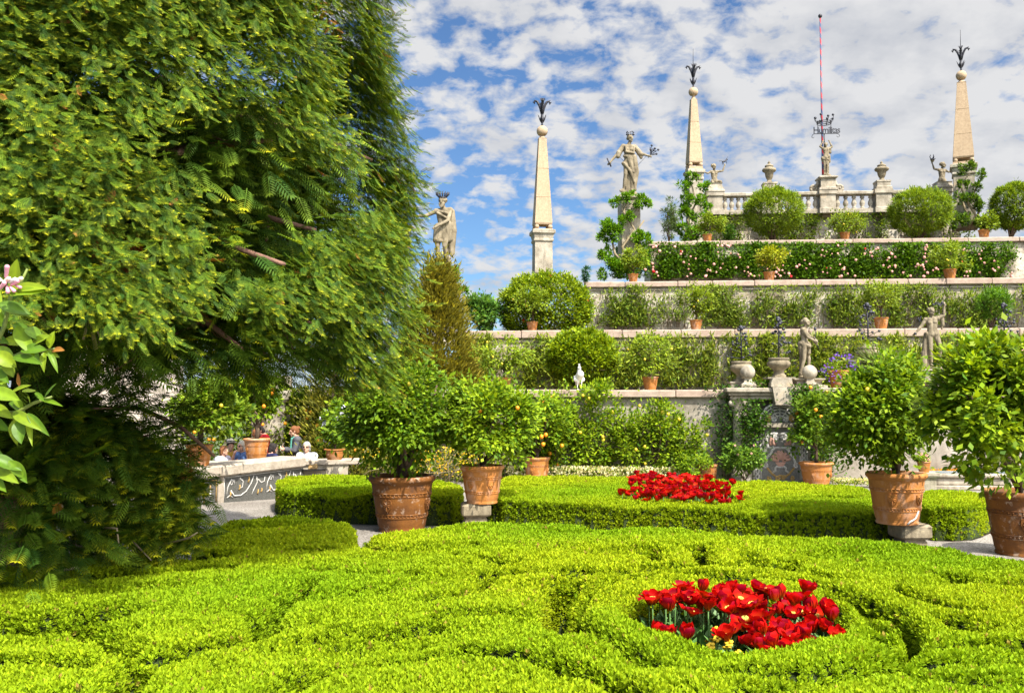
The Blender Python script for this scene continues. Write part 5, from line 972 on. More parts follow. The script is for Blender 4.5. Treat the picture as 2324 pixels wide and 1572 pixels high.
# the low skirt of boughs that hides the trunk's foot
n = 4200; X0 = rng.uniform(-6.6, -3.3, n); zt_ = 2.2 - .9 * np.clip((X0 + 4.7) / 1.5, 0, 1) ** 1.5; zlo = .55 + .18 * np.sin(X0 * 3); zlo = np.where(X0 < -4.5, 1.4 + .2 * np.sin(X0 * 2.3), zlo); zq = zlo + (zt_ - zlo) * rng.random(n); wq = np.clip((-3.2 - X0) / 1.2, .15, 1); P = np.c_[X0 + .12 * rng.normal(size=n), 9.5 + .06 * (X0 + 4) ** 2 + rng.normal(size=n) * .45 * wq, zq]; hole = vnoise(P, 3.1, 31); k = (hole < .55); P = P[k]
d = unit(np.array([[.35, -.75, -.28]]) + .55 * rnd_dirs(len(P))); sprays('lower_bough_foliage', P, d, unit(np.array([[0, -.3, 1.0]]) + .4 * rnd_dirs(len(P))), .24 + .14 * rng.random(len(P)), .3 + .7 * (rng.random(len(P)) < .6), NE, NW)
for (x, y, D) in ((232, 560, 7.4), (275, 575, 7.5), (300, 570, 7.5), (326, 590, 7.6)):
    p = np.array(at(x, y, D)); n = 26; P = p + rng.normal(size=(n, 3)) * [.03, .03, .09]; fr = frames(unit(np.array([[0, 0, -1.0]]) + .35 * rnd_dirs(n)), rnd_dirs(n)); Vv, q, c = scatter(NE2, P - O_, fr, .16, .12, palette(n, (.26, .07, .015), (.40, .14, .03), .2)); link('dead_spray', np_mesh('dead_spray', Vv, q, c), M['yew'], yt)
# ---------------------------------------------------------------- terracotta pots
def pot_meshes(h, Rm, n=40, beads=True, key='terra', mk=3, soil=True):
    """meshes of one kind of pot: h tall, Rm radius of the rim"""
    rb = Rm * .66; rt = Rm * .90; zt = h * .86; r = lambda z: rb + (rt - rb) * (z / zt) ** .85; P = {}
    b = MB(); prof = [(rb * 1.03, 0), (rb * 1.05, h * .03), (rb * 1.0, h * .06)] + [(r(h * q), h * q) for q in (.1, .2, .3, .4, .5, .6, .7, .8, .86)]
    b.lathe(prof, n, cap=False); b.lathe([(rb, .002), (0.001, .002)], n, cap=False); P['body'] = b.mesh('body')
    b = MB(); b.lathe([(rt * .99, zt - .002), (rt * 1.03, zt + h * .01), (rt * 1.02, zt + h * .025), (Rm * .98, zt + h * .05), (Rm * 1.0, zt + h * .08), (Rm * .99, h * .985), (Rm * .95, h), (Rm * .86, h), (Rm * .83, h * .97), (Rm * .80, h * .85)], n, cap=False); P['rim'] = b.mesh('rim')
    b = MB()
    for q in (.30, .68):
        z = h * q; k = h * .012; rr = r(z)
        for dz in (-.028, .028): b.lathe([(r(z + h * dz) - .002, z + h * dz - k), (r(z + h * dz) + k * .9, z + h * dz - k * .4), (r(z + h * dz) + k * .9, z + h * dz + k * .4), (r(z + h * dz) - .002, z + h * dz + k)], n, cap=False)
        if beads:
            for i in range(44): a = 6.283 * i / 44; b.ball((rr * math.cos(a) * 1.005, rr * math.sin(a) * 1.005, z), h * .016, 6, 4)
    P['band'] = b.mesh('band'); P['_crest'] = []
    for i in range(mk):
        b = MB(); z0 = h * .50; s_ = h * .105; out = [(-.8, .9), (-.35, 1.05), (0, .95), (.35, 1.05), (.8, .9), (.85, .2), (.6, -.5), (0, -1.15), (-.6, -.5), (-.85, .2)]
        rr = r(z0); o = len(b.v); f_ = [(rr + h * .03) , (rr - .02)]
        for e in f_:
            for x, z in out: b.v.append((x * s_, -(math.sqrt(max(e * e - (x * s_) ** 2, 1e-6)) + (r(z0 + z * s_) - rr)), z0 + z * s_))
        m_ = len(out); b.f.append(tuple(range(m_))); b.sm.append(False)
        for j in range(m_): b.f.append((j, j + m_, (j + 1) % m_ + m_, (j + 1) % m_)); b.sm.append(False)
        for (x0, zA, x1, zB) in ((-.4, .5, .4, -.2), (.4, .5, -.4, -.2), (-.5, .1, .5, .1), (0, -.3, 0, -.8)):
            y0 = -(rr + h * .034); b.cap((x0 * s_, y0, z0 + zA * s_), (x1 * s_, y0, z0 + zB * s_), s_ * .13, s_ * .13, 6)
        P['_crest'].append(b.mesh('crest')); break
    b = MB(); b.lathe([(Rm * .82, h * .885), (Rm * .4, h * .90), (.001, h * .905)], n, cap=False); P['soil'] = b.mesh('soil')
    for k_ in ('body', 'rim', 'band'): P[k_].materials.append(M[key])
    P['_crest'][0].materials.append(M[key]); P['soil'].materials.append(M['soil']); return P
def pot(lab, loc, P, rz=0.0, crests=(-.6, 1.0, 3.2), group=None, scale=1.0, tilt=0):
    t = thing('terracotta_pot', lab, 'pot', loc, rz, group, scale)
    for k in ('body', 'rim', 'band', 'soil'): link(k, P[k], None, t)
    for a in crests: link('crest', P['_crest'][0], None, t).rotation_euler = (0, 0, a)
    return t
def top_of(loc, h): return (loc[0], loc[1], loc[2] + h * .89)
# big pots of the parterre
A1 = gz(912, 1203); h1 = at(912, 1078, A1.y).z; P1 = pot_meshes(h1, 76 * A1.y / F, 56, True, 'terra_old'); pot('biggest weathered rust-brown terracotta pot, standing on the gravel path', A1, P1, 0, (-.42, 1.2, 2.9))
A2 = PA2; h2 = at(1099, 1055, A2.y).z - A2.z; P2 = pot_meshes(h2, 51 * A2.y / F, 48); pot('bright orange terracotta pot with two crests, on a short pedestal beside the tulip hedge', A2, P2, .0, (-.62, .52, 2.6))
A3 = PA3; h3 = at(2033, 1071, A3.y).z - A3.z; P3 = pot_meshes(h3, 66 * A3.y / F, 48); pt3 = pot('terracotta pot with a white mended crack near its base, on a pedestal between two hedges', A3, P3, 0, (-.55, .6, 2.7))
b = MB(); r3 = 66 * A3.y / F * .72; b.tube([(r3 * math.sin(a), -r3 * math.cos(a) - .008 - .10 * (z_ - .02), z_) for a, z_ in ((.05, .02), (.2, .06), (.35, .075), (.5, .10), (.62, .15), (.72, .19))], .012, .012, 6); b.build('mended_crack', M['mos_white'], pt3)
A4 = gz(2318, 1256); h4 = at(2318, 1112, A4.y).z; P4 = pot_meshes(h4, 78 * A4.y / F, 48, True, 'terra_old'); pot('weathered rust-brown terracotta pot cut by the picture edge, beside the gravel', A4, P4, .3)
A5 = gz(1853, 1104); h5 = at(1853, 1048, A5.y).z; P5 = pot_meshes(h5, 38.5 * A5.y / F, 40); pot('pale-footed terracotta pot of the orange tree in front of the mosaic portal', A5, P5, .1)
A6 = gz(1218, 1096); h6 = at(1218, 1036, A6.y).z; P6 = pot_meshes(h6, 31 * A6.y / F, 32); pot('terracotta pot in front of the lowest wall, half hidden by another potted tree', A6, P6, .2)
A7 = gz(1606, 1099); pot('shaded terracotta pot at the foot of the lowest wall beside the ivy', A7, P6, .9, scale=.75)
for (a, w, lab) in ((A2, .17, 'short moulded stone pedestal under the two-crest pot'), (A3, .16, 'short moulded stone pedestal under the pot with the mended crack')):
    t = thing('pot_pedestal', lab, 'pedestal', (a.x - (.10 if a is A2 else -.17), a.y, .006), .1); hh = a.z - .008
    MB().square([(w * 1.0, 0), (w * 1.0, hh - .24), (w * .9, hh - .22), (w * .9, hh - .20)]).build('shaft', M['statue'], t); b = MB(); b.bev(-w * 1.35, w * 1.35, -w * 1.35, w * 1.35, hh - .196, hh, .03); b.build('cap', M['statue'], t)
# pots of the café parapet
pP = lambda u, v: par.matrix_basis @ V(u, v, zt1)
A8 = pP(-.26, .28); D8 = A8.y; P8 = pot_meshes(at(478, 1008, D8).z - A8.z + .0, 31 * D8 / F, 40); pot('terracotta pot with a heart-shaped crest on the front corner of the mosaic parapet', A8, P8, .2, (.45, 2.2, 4.4))
A9 = LEDGE(582); A9.z = .65; P9 = pot_meshes(at(582, 994, A9.y).z - A9.z, 30 * A9.y / F, 40); pot('terracotta pot on the second ledge, in front of the person in red', A9, P9, 0, (-.75, 1.3, 3.3))
A10 = at(759, 1046, 20.2); A10.z = zt1; P10 = pot_meshes(at(759, 1018, A10.y).z - zt1, 24 * A10.y / F, 32); pot('half hidden terracotta pot at the far end of the mosaic parapet', A10, P10, 0, (.5, -.6, 3))
A11 = at(2097, 1071, 16.2); P11 = pot_meshes(at(2097, 1046, 16.2).z - A11.z, 15.5 * 16.2 / F, 28, False); pot('small terracotta pot on a stone post behind the right-hand lemon trees', A11, P11, 0, (0, 2, 4))
t = thing('stone_post', 'stone post carrying the small terracotta pot behind the short round-ended hedge', 'post', (A11.x + .03, A11.y, 0), WA); MB().square([(.13, 0), (.13, A11.z - .09)]).build('shaft', M['stone'], t); MB().square([(.16, A11.z - .086), (.18, A11.z - .05), (.18, A11.z - .002)]).build('cap', M['stone'], t)
A12 = on(1, 1905, .25); P12 = pot_meshes(.48, .30, 28, False); pot('terracotta pot of violet petunias on the portal top', A12, P12)
# terrace pots
PS = pot_meshes(.56, .36, 28, False)
rows = {1: ((1143, .22, 36), (1475, .22, 38)), 2: ((1208, .2, 27), (1580, .2, 30), (2001, .2, 34)), 3: ((1438, .2, 25), (1748, .2, 27.5), (2160, .2, 30)), 4: ((1608, .2, 23), (1922, .2, 24), (2240, .2, 26))}
plab = {(1, 1143): 'pot on the lowest terrace coping, nearest the yew-side end', (1, 1475): 'pot on the lowest terrace coping, between the round shrub and the portal', (2, 1208): 'pot on the second terrace in front of the large round camellia bush', (2, 1580): 'pot on the second terrace above the pot beside the round shrub', (2, 2001): 'pot on the second terrace above the spiky palm',
        (3, 1438): 'pot on the rose terrace below the draped woman statue', (3, 1748): 'pot on the rose terrace with a bright yellow-green bush, midway along the roses', (3, 2160): 'pot on the rose terrace below the obelisk with the creeper', (4, 1608): 'pot on the fourth terrace beside the small conifer', (4, 1922): 'pot on the fourth terrace between the two round trees', (4, 2240): 'pot on the fourth terrace beside the clipped tree cut by the picture edge'}
spots = []
for n, rw in rows.items():
    for x, back, wpx in rw:
        q = on(n, x, back); sc = wpx * q.y / F / .72; pot('small terracotta ' + plab[(n, x)], q, PS, random.uniform(-.5, .5), (-.5, .8, 3), 'terracotta pots along the terrace copings', sc); spots.append((n, x, q, sc))

# ---------------------------------------------------------------- citrus trees in the pots
CA, CB = (.055, .135, .008), (.27, .38, .012)
def potted(lab, base, x, y, D, rx, ry, n, seed, ln=.10, k=70, fruit=None, r0=.05, nl=6, fork=.1, flowers=None, cat='citrus tree', name='citrus_tree', ca=CA, cb=CB, group=None, spread=.26, rdepth=None, hollow=.4):
    c = at(x, y, D); rad = (rx * D / F, rdepth or rx * D / F * .9, ry * D / F); return tree(name, lab, cat, base, c, rad, n, ln, ln * .58, k, ca, cb, r0, nl, fork, fruit, seed, group, spread, hollow, .30, .15, 'leaf', .15, .75, flowers, dense=2.1, lf=1.1 if D > 16 else .86, lowleaf=.3)
potted('dark-trunked lemon tree in the biggest weathered pot', top_of(A1, h1), 905, 930, A1.y, 132, 118, 7800, 1, .115, 120, ('lemon', 2, .032), .065, 6, .05, cb=(.21, .32, .011))
potted('bright lemon tree in the two-crest orange pot', top_of(A2, h2), 1120, 950, 14.8, 104, 100, 5200, 2, .10, 90, ('orange', 2, .033), .045, 5, .12, cb=(.30, .41, .012))
potted('dense glossy lemon tree in the pot with the mended crack', top_of(A3, h3), 2005, 938, 12.8, 112, 125, 7000, 3, .105, 110, ('lemon', 3, .035), .05, 6, .06)
potted('large lemon tree with pinkish blossom, cut by the picture edge', top_of(A4, h4), 2262, 915, 10.6, 150, 145, 8200, 4, .125, 120, ('lime', 4, .05), .06, 7, .12, ('mos_pink', 14, .035), cb=(.31, .41, .012))
potted('orange tree with orange fruit in front of the mosaic portal', top_of(A5, h5), 1850, 950, A5.y, 52, 72, 2600, 5, .10, 50, ('orange', 12, .045), .04, 6, .45, hollow=.3, cb=(.17, .26, .014))
potted('leafy orange tree in the pot before the lowest wall', top_of(A6, h6), 1235, 975, A6.y, 62, 62, 2300, 6, .10, 50, ('orange', 12, .05), .04, 5, .2)
potted('lemon tree in the corner pot of the mosaic parapet', top_of(A8, .5), 472, 930, A8.y, 74, 50, 2600, 8, .12, 60, ('lemon', 2, .04), .06, 4, .35, hollow=.3, cb=(.25, .34, .02))
potted('orange tree in the pot on the second ledge', top_of(A9, .45), 582, 905, A9.y + .2, 52, 42, 2500, 9, .11, 50, ('orange', 6, .045), .045, 4, .5, hollow=.3)
potted('white and pink flowering plant in the far parapet pot', top_of(A10, .25), 765, 965, A10.y + .2, 36, 46, 1500, 10, .10, 40, None, .02, 6, .1, ('lilac', 22, .06), 'flowering plant', 'flowering_plant', rdepth=.3)
potted('small flowering plant in the pot on the stone post', top_of(A11, .2), 2095, 1040, 16.2, 14, 10, 260, 11, .06, 16, None, .01, 4, .02, ('mos_pink', 9, .03), 'flowering plant', 'flowering_plant')
tl = {(1, 1143): (62, 46, 'lemon', 'small lemon tree with yellow fruit on the lowest terrace'), (1, 1475): (58, 52, 'lemon', 'thin citrus tree in the terrace pot between the round shrub and the portal'), (2, 1208): (44, 34, 'lemon', 'pale citrus bush in the pot before the big camellia'), (2, 1580): (38, 34, 'lemon', 'small citrus tree in the second terrace pot above the round shrub'),
      (2, 2001): (52, 36, None, 'sparse citrus tree in the second terrace pot above the palm'), (3, 1438): (34, 28, None, 'small bushy citrus in the rose terrace pot below the draped woman'), (3, 1748): (36, 26, 'lemon', 'bright yellow-green citrus bush in the pot midway along the roses'), (3, 2160): (46, 34, 'lemon', 'olive-green citrus bush in the pot below the creeper-clad obelisk'),
      (4, 1608): (34, 24, None, 'olive-brown potted bush beside the small conifer'), (4, 1922): (44, 27, 'lemon', 'potted citrus bush with yellow fruit between the two round trees'), (4, 2240): (24, 24, None, 'small potted bush below the foot of the creeper-clad obelisk')}
for i, (n, x, q, sc) in enumerate(spots):
    rx, ry, fr, lab = tl[(n, x)]; bright = (n, x) == (3, 1748); yb = {1: 806 if x < 1200 else 800, 2: 684, 3: 584, 4: 508}[n] - (12 if x == 2001 else 0)
    potted(lab, top_of(q, .56 * sc), x + random.uniform(-3, 3), yb, q.y, rx, ry, 1100 if n == 1 else 900, 40 + i, .085, 34, (fr, 4, .03) if fr else None, .025, 5, .2 if n > 2 else .35, None, 'citrus tree', 'citrus_tree', (.10, .17, .012) if not bright else (.19, .25, .01), (.26, .33, .015) if not bright else (.36, .36, .012), 'potted citrus along the terraces', .28, None, .3)
# petunias
t = thing('petunia', 'trailing violet petunias in the pot on the portal top', 'flowers', top_of(A12, .48)); b = MB()
P, O, i_ = crown_pts(420, (0, -.05, .10), (.42, .36, .26), 22, .3, .5, 3); foliage('foliage', P, O, .05, .03, CA, CB, t, 'leaf')
P, O, i_ = crown_pts(260, (0, -.1, .10), (.46, .42, .30), 26, .25, .75, 4); foliage('blossom', P, O, .055, .06, (.10, .03, .42), (.26, .12, .62), t, 'petal', .1, .6)

# ---------------------------------------------------------------- shrubs and trees of the terraces
q = on(1, 1322, 1.25); tree('round_shrub', 'dense round clipped camellia on bare stems behind the white bird', 'shrub', q, at(1322, 808, q.y) , (80 * q.y / F, 66 * q.y / F, 58 * q.y / F), 5200, .075, .042, 480, (.06, .13, .006), (.32, .40, .008), .045, 9, 0, None, 61, None, .11, .84, .05, dense=3.0, lf=1.3)
q = on(2, 1235, 1.5); tree('camellia_bush', 'largest broad round camellia bush on the second terrace with a few red flowers', 'shrub', q, at(1237, 700, q.y), (104 * q.y / F, 90 * q.y / F, 78 * q.y / F), 9000, .075, .042, 700, (.05, .12, .005), (.29, .36, .007), .06, 7, 0, ('red', 14, .05), 62, None, .11, .84, .05, dense=3.0, lf=1.3)
q = on(2, 1092, .9); tree('rose_shrub', 'loose dark blue-green rose shrub beside the big camellia', 'shrub', q, at(1092, 712, q.y), (54 * q.y / F, .6, 38 * q.y / F), 2000, .08, .05, 44, (.04, .12, .02), (.14, .26, .04), .03, 6, 0, None, 63, None, .28, .4, dense=2.1, lf=1.45)
q = on(2, 2252, .6); tree('evergreen_bush', 'bright green bush on the second terrace near the picture edge', 'shrub', q, at(2252, 690, q.y), (38 * q.y / F, .5, 26 * q.y / F), 1500, .09, .02, 40, (.04, .12, .008), (.13, .25, .012), .02, 6, 0, None, 64, None, .25, .5, dense=2.1, lf=1.45)
TO_A, TO_B = (.07, .14, .010), (.28, .37, .018)
for x, y, rx, ry, sd, lab, bk in ((1755, 480, 63, 50, 71, 'round-headed clipped tree in front of the balustrade, nearer the draped woman', .8), (2088, 480, 66, 50, 72, 'round-headed clipped tree in front of the balustrade, below the bird-bearing figure', .8), (2300, 468, 48, 50, 73, 'round-headed clipped tree cut off by the picture edge', .8)):
    q = on(4, x, bk); tree('clipped_tree', lab, 'tree', q, at(x, y, q.y), (rx * q.y / F, rx * q.y / F, ry * q.y / F), 5600, .075, .024, 520, TO_A, TO_B, .05, 9, .05, None, sd, 'round clipped trees of the fourth terrace', .11, .85, -.1, .1, 'leaf', .1, .6, dense=3.2, lf=1.4)
q = on(4, 1520, .5); tree('small_conifer', 'small slender dark conifer left of the creeper on the fourth terrace', 'conifer', q, at(1520, 500, q.y), (18 * q.y / F, .3, 44 * q.y / F), 900, .09, .02, 30, (.04, .08, .02), (.12, .17, .05), .025, 5, .1, None, 74, None, .25, .3, dense=2.1, lf=1.45)
q = on(4, 1655, .8); tree('small_bush', 'small dark round bush beside the potted bush on the fourth terrace', 'shrub', q, at(1655, 528, q.y), (16 * q.y / F, .3, 14 * q.y / F), 500, .08, .03, 18, (.03, .09, .01), (.10, .2, .02), .02, 4, 0, None, 75, dense=2.1, lf=1.45)
q = at(1327, 660, 29.6); tree('young_conifer', 'tiny upright blue-green conifer rising behind the big camellia', 'conifer', q, at(1328, 622, 29.6), (9 * 29.6 / F, .12, 17 * 29.6 / F), 260, .08, .02, 12, (.02, .08, .04), (.06, .16, .07), .02, 3, .1, None, 76, dense=2.1, lf=1.45)
# brownish thuja beside the yew
def cone_tree(lab, base, hgt, r0, n, ca, cb, seed, name='thuja_tree', ln=.13):
    t = thing(name, lab, 'conifer', base); b = MB(); b.tube([(0, 0, 0), (.02, 0, hgt * .5), (0, 0, hgt * .95)], .12, .02, 8); b.build('trunk', M['bark'], t); r = np.random.default_rng(seed)
    k = 260; z = r.random(k) ** 1.25 * hgt; a = r.random(k) * 6.283; rr = r0 * (1 - z / hgt) ** .62 * (.72 + .3 * r.random(k)); cc = np.c_[rr * np.cos(a), rr * np.sin(a), z + .1]; i = r.integers(0, k, n); off = r.normal(size=(n, 3)) * [.16, .16, .22]
    P = cc[i] + off; O = unit(np.c_[np.cos(a[i]), np.sin(a[i]), np.full(n, .55)] + .4 * off); foliage('crown', P, O, ln, .05, ca, cb, t, 'leaf', .35, .4, .18, i); return t
q = at(992, 900, 25.4); q.z = ZT[1] - .04; cone_tree('tall golden-brown thuja cone between the yew and the terraces', q, at(992, 612, q.y).z - ZT[1], 1.15, 21000, (.10, .10, .015), (.31, .27, .03), 81, ln=.15)
q2 = at(760, 900, 23.0); cone_tree('golden-brown rounded conifer glimpsed under the yew fringe', (q2.x, 22.8, 0), at(700, 800, 22.8).z, 1.0, 3500, (.10, .11, .015), (.26, .25, .03), 82, ln=.14)
# creepers trained round obelisk and statue pedestals: twisted stems with cloud-like leaf pads
def creeper(lab, D, stem_pts, pads, ca, cb, seed, base=None):
    P0 = at(*stem_pts[0][0], D); t = thing('creeper', lab, 'creeper', P0); b = MB()
    for st in stem_pts: b.tube([at(x, y, D + dz_) - P0 for (x, y), dz_ in zip(st, [(-.25 if i_ % 2 else -.05) for i_ in range(len(st))])], .055, .025, 6)
    b.build('stem', M['twig'], t); Ps, Os, Is = [], [], []
    for j, (x, y, rx, ry) in enumerate(pads):
        c = at(x, y, D - .25) - P0; P, O, i = crown_pts(int(60 + rx * ry * 2.4), c, (rx * D / F, rx * D / F * .8, ry * D / F), 9, .4, .35, seed + j); Ps.append(P); Os.append(O); Is.append(i + j * 9)
    foliage('foliage', np.vstack(Ps), np.vstack(Os), .12, .055, ca, cb, t, 'leaf', .5, .6, .15, np.concatenate(Is)); return t
GA, GB = (.05, .15, .008), (.20, .37, .014)
creeper('twisted creeper with cloud-like green pads round the draped woman\'s pedestal', 31.8, [[(1432, 600), (1412, 560), (1440, 520), (1415, 480), (1425, 455)], [(1415, 600), (1395, 575), (1388, 540), (1375, 520)], [(1440, 600), (1455, 560), (1440, 530), (1462, 500)]],
        [(1424, 446, 13, 9), (1398, 458, 12, 9), (1452, 458, 15, 12), (1378, 520, 20, 16), (1370, 540, 14, 12), (1395, 530, 14, 18), (1372, 575, 16, 14), (1388, 600, 22, 16), (1366, 622, 10, 8), (1430, 490, 8, 9), (1465, 545, 18, 10), (1445, 535, 12, 14), (1420, 610, 26, 22), (1455, 595, 14, 14), (1412, 500, 8, 10), (1470, 460, 8, 8)], GA, GB, 300)
creeper('bushy green creeper climbing the pedestal of the middle obelisk', 34.6, [[(1576, 545), (1560, 500), (1580, 460), (1570, 420)], [(1570, 545), (1552, 520), (1545, 480)]], [(1570, 400, 14, 8), (1556, 418, 14, 12), (1598, 424, 14, 10), (1560, 450, 18, 12), (1590, 455, 12, 12), (1552, 480, 18, 14), (1582, 490, 18, 12), (1548, 515, 20, 14), (1580, 525, 22, 14), (1606, 470, 8, 10), (1560, 540, 16, 8)], GA, GB, 340)
creeper('sparse bare-stemmed creeper clinging to the tall obelisk\'s pedestal', 33.6, [[(2196, 520), (2215, 490), (2190, 450), (2180, 420), (2200, 395)], [(2205, 520), (2222, 480), (2210, 440), (2230, 400)], [(2200, 500), (2185, 460), (2170, 440)]], [(2197, 376, 16, 8), (2185, 388, 8, 6), (2226, 398, 8, 10), (2216, 425, 9, 9), (2196, 420, 6, 6), (2205, 452, 14, 10), (2222, 470, 12, 9), (2178, 450, 9, 11), (2180, 418, 5, 7), (2190, 500, 14, 12), (2218, 500, 12, 10), (2170, 500, 10, 14)], (.04, .10, .012), (.16, .26, .02), 380)
creeper('rounded green creeper pads hanging right of the bearded statue\'s feet', 29.6, [[(1010, 700), (1025, 660), (1020, 630)], [(1015, 700), (1035, 670), (1050, 655)]], [(1030, 626, 20, 15), (1018, 640, 14, 12), (1045, 660, 16, 7), (1024, 662, 12, 8), (1022, 690, 14, 8), (1010, 615, 12, 8)], GA, GB, 420)

# ---------------------------------------------------------------- climbers on the walls
def climber(lab, n, x0, x1, y0, y1, num, ln, wd, ca, cb, seed, grp, off=.16, name='wall_climber', cat='climber', clumps=40, jit=.9, up=.25, roses=0, stems=6, reds=0, cov=1.0, m='leaf'):
    r = np.random.default_rng(seed); c = wp(n, (x0 + x1) / 2, y1, off); t = thing(name, lab, cat, c, WA, grp); px = c.y / F; hw, hh = (x1 - x0) / 2 * px, (y1 - y0) * px
    b = MB(); rr = random.Random(seed)
    for k in range(stems): u = rr.uniform(-hw, hw); b.tube([(u, .05, 0), (u + rr.uniform(-.1, .1), 0, hh * .4), (u + rr.uniform(-.2, .2), .03, hh * .75), (u + rr.uniform(-.35, .35), 0, hh * rr.uniform(.8, 1.0))], .014, .006, 5)
    b.build('stem', M['twig'], t); ncane = max(4, int(clumps / 5)); cx_ = r.uniform(-hw, hw, ncane); chh = hh * np.clip(r.normal(.95, .16, ncane), .4, 1.03); ci = r.integers(0, ncane, clumps); cv = r.random(clumps) ** .85 * chh[ci]; cu = cx_[ci] + .10 * r.normal(size=clumps) * (.5 + cv / hh)
    if y1 > 1000: cu, cv = r.uniform(-hw, hw, clumps), r.random(clumps) ** .8 * hh
    wgt = r.random(clumps) ** 1.3 + .15; sz = r.uniform(.07, .17, clumps) if y1 < 1000 else r.uniform(.12, .28, clumps); num = int(num * cov); i = r.choice(clumps, num, p=wgt / wgt.sum())
    P = np.c_[cu[i] + r.normal(size=num) * sz[i], -.04 + .09 * r.normal(size=num), np.clip(cv[i] + r.normal(size=num) * sz[i] * 1.1, .02, hh * 1.04)]; P[:, 1] = np.minimum(P[:, 1], off - .03); O = np.tile(np.array([0, -.6, .25]), (num, 1)); foliage('foliage', P, O, ln * 1.25, wd * 1.35, ca, cb, t, m, up, jit, .2, i)
    for mt, cnt in (('rosepink', roses), ('red', reds)):
        if cnt:
            me = rose_me[mt]
            for k in range(cnt): o = link('blossom', me, None, t); u_, w_ = (r.uniform(-hw, hw), r.random() * hh * .95) if k % 3 == 0 else (u_ + .16 * r.normal(), w_ + .16 * r.normal()); o.location = (u_, -.20 - .08 * r.random(), min(max(w_, .05), hh * .97)); o.scale = (r.uniform(.5, 1.05),) * 3; o.rotation_euler = (r.uniform(-.5, .5), r.uniform(-.5, .5), 0)
    return t
M['rosepink'] = flat_mat('rose_petal', (.76, .36, .30), .7); rose_me = {}
for mt in ('rosepink', 'red'):
    b = MB(); b.ball((0, 0, 0), .034, 8, 6, (1, .7, 1))
    for k in range(5): a = k * 1.2566; b.ball((.026 * math.cos(a), .008, .026 * math.sin(a)), .030, 7, 5, (1, .55, 1))
    rose_me[mt] = b.mesh('blossom'); rose_me[mt].materials.append(M[mt])
BAM_A, BAM_B = (.075, .15, .014), (.38, .43, .055)
ordn = ['first', 'second', 'third', 'fourth', 'fifth', 'sixth', 'seventh', 'eighth', 'ninth', 'tenth', 'eleventh', 'twelfth', 'thirteenth', 'fourteenth']
def row(n, xs, y0, y1, num, what, grp, **kw):
    for i, (a, c) in enumerate(zip(xs[:-1], xs[1:])): climber(f'{ordn[i]} {what}, counted from the yew side', n, a, c, y0, y1, num, seed=n * 100 + i, grp=grp, ca=kw.get('ca', BAM_A), cb=kw.get('cb', BAM_B), **{k: v for k, v in kw.items() if k not in ('ca', 'cb')})
row(2, [1050, 1150, 1245, 1340, 1430, 1520, 1610, 1700, 1790, 1880, 1970, 2060, 2150, 2240, 2330], 768, 880, 1150, 'narrow-leaved climber on the second terrace wall', 'climbers on the second terrace wall', ln=.16, wd=.034, clumps=62, stems=14, up=.35, jit=.9, cov=1.5)
row(3, [1345, 1440, 1540, 1640, 1740, 1840, 1940, 2040, 2140, 2240, 2335], 655, 742, 880, 'narrow-leaved climber on the third terrace wall', 'climbers on the third terrace wall', ln=.15, wd=.034, clumps=50, stems=12, up=.3, jit=.9, cov=1.5, cb=(.30, .37, .05))
row(4, [1400, 1510, 1620, 1730, 1840, 1950, 2060, 2170, 2290], 556, 632, 1900, 'climbing rose with pink flowers on the fourth terrace wall', 'climbing roses of the fourth terrace wall', ln=.085, wd=.05, ca=(.03, .095, .006), cb=(.15, .27, .013), clumps=90, cov=2.4, name='climbing_rose', cat='rose', roses=20, reds=1, stems=4, off=.22)
row(5, [1600, 1690, 1800, 1900, 2000, 2100, 2200], 490, 545, 900, 'low climber on the wall under the balustrade', 'climbers under the balustrade', ln=.10, wd=.045, ca=(.05, .10, .01), cb=(.20, .27, .02), clumps=30, stems=5, off=.3)
# lemons trained against the lowest wall
for i, (x, y, rx, ry, n, lab, fr, nf) in enumerate(((1248, 982, 62, 98, 4200, 'lemon trained on the lowest wall behind the leafy orange tree', 'orange', 8), (1345, 980, 62, 98, 4200, 'wall-trained lemon full of yellow fruit, below the white bird', 'lemon', 13), (1436, 1000, 54, 88, 2600, 'wall-trained lemon in front of the lowest wall, below the terrace pot', 'lemon', 4), (1498, 960, 42, 56, 1700, 'upper branches of a wall lemon standing above the far tulips', 'lemon', 3), (1552, 1010, 58, 70, 3000, 'wall-trained lemon nearest the ivy-covered portal column', 'lemon', 4))):
    q = wp(1, x, 1086, .45); q.z = 0; c = at(x, y, q.y); tree('wall_lemon', lab, 'lemon tree', q, c, (rx * q.y / F, .38, ry * q.y / F), n, .10, .06, 40, CA, (.30, .40, .012), .035, 7, .3, (fr, nf, .04), 900 + i, 'wall-trained lemons', .34, .25, .1, .15, 'leaf', .25, .75)
for i, (a, c, lab) in enumerate(((640, 700, 'orange hedge plant against the wall behind the standing woman'), (700, 760, 'orange hedge plant behind the seated woman in white'), (520, 640, 'leafy wall plant behind the person in red'), (400, 520, 'leafy wall plant behind the corner pot'), (760, 860, 'wall plant half hidden by the biggest pot\'s tree'), (860, 1000, 'wall plant behind the biggest pot\'s tree'), (1000, 1200, 'wall plant behind the two-crest pot\'s tree'))):
    t = climber(lab, 1, a, c, 893 if a > 620 else 875, 1100, 2600, .10, .055, (.05, .11, .008), (.25, .31, .014), 950 + i, 'plants along the wall behind the café', .5, 'wall_orange', 'orange tree', 60, .8, .2, stems=5); r = random.Random(i); me = MB().ball((0, 0, 0), .045, 9, 7).mesh('fruit'); me.materials.append(M['orange'])
    for k in range(9): o = link('fruit', me, None, t); o.location = (r.uniform(-.4, .4), -.3, r.uniform(.5, 1.9))
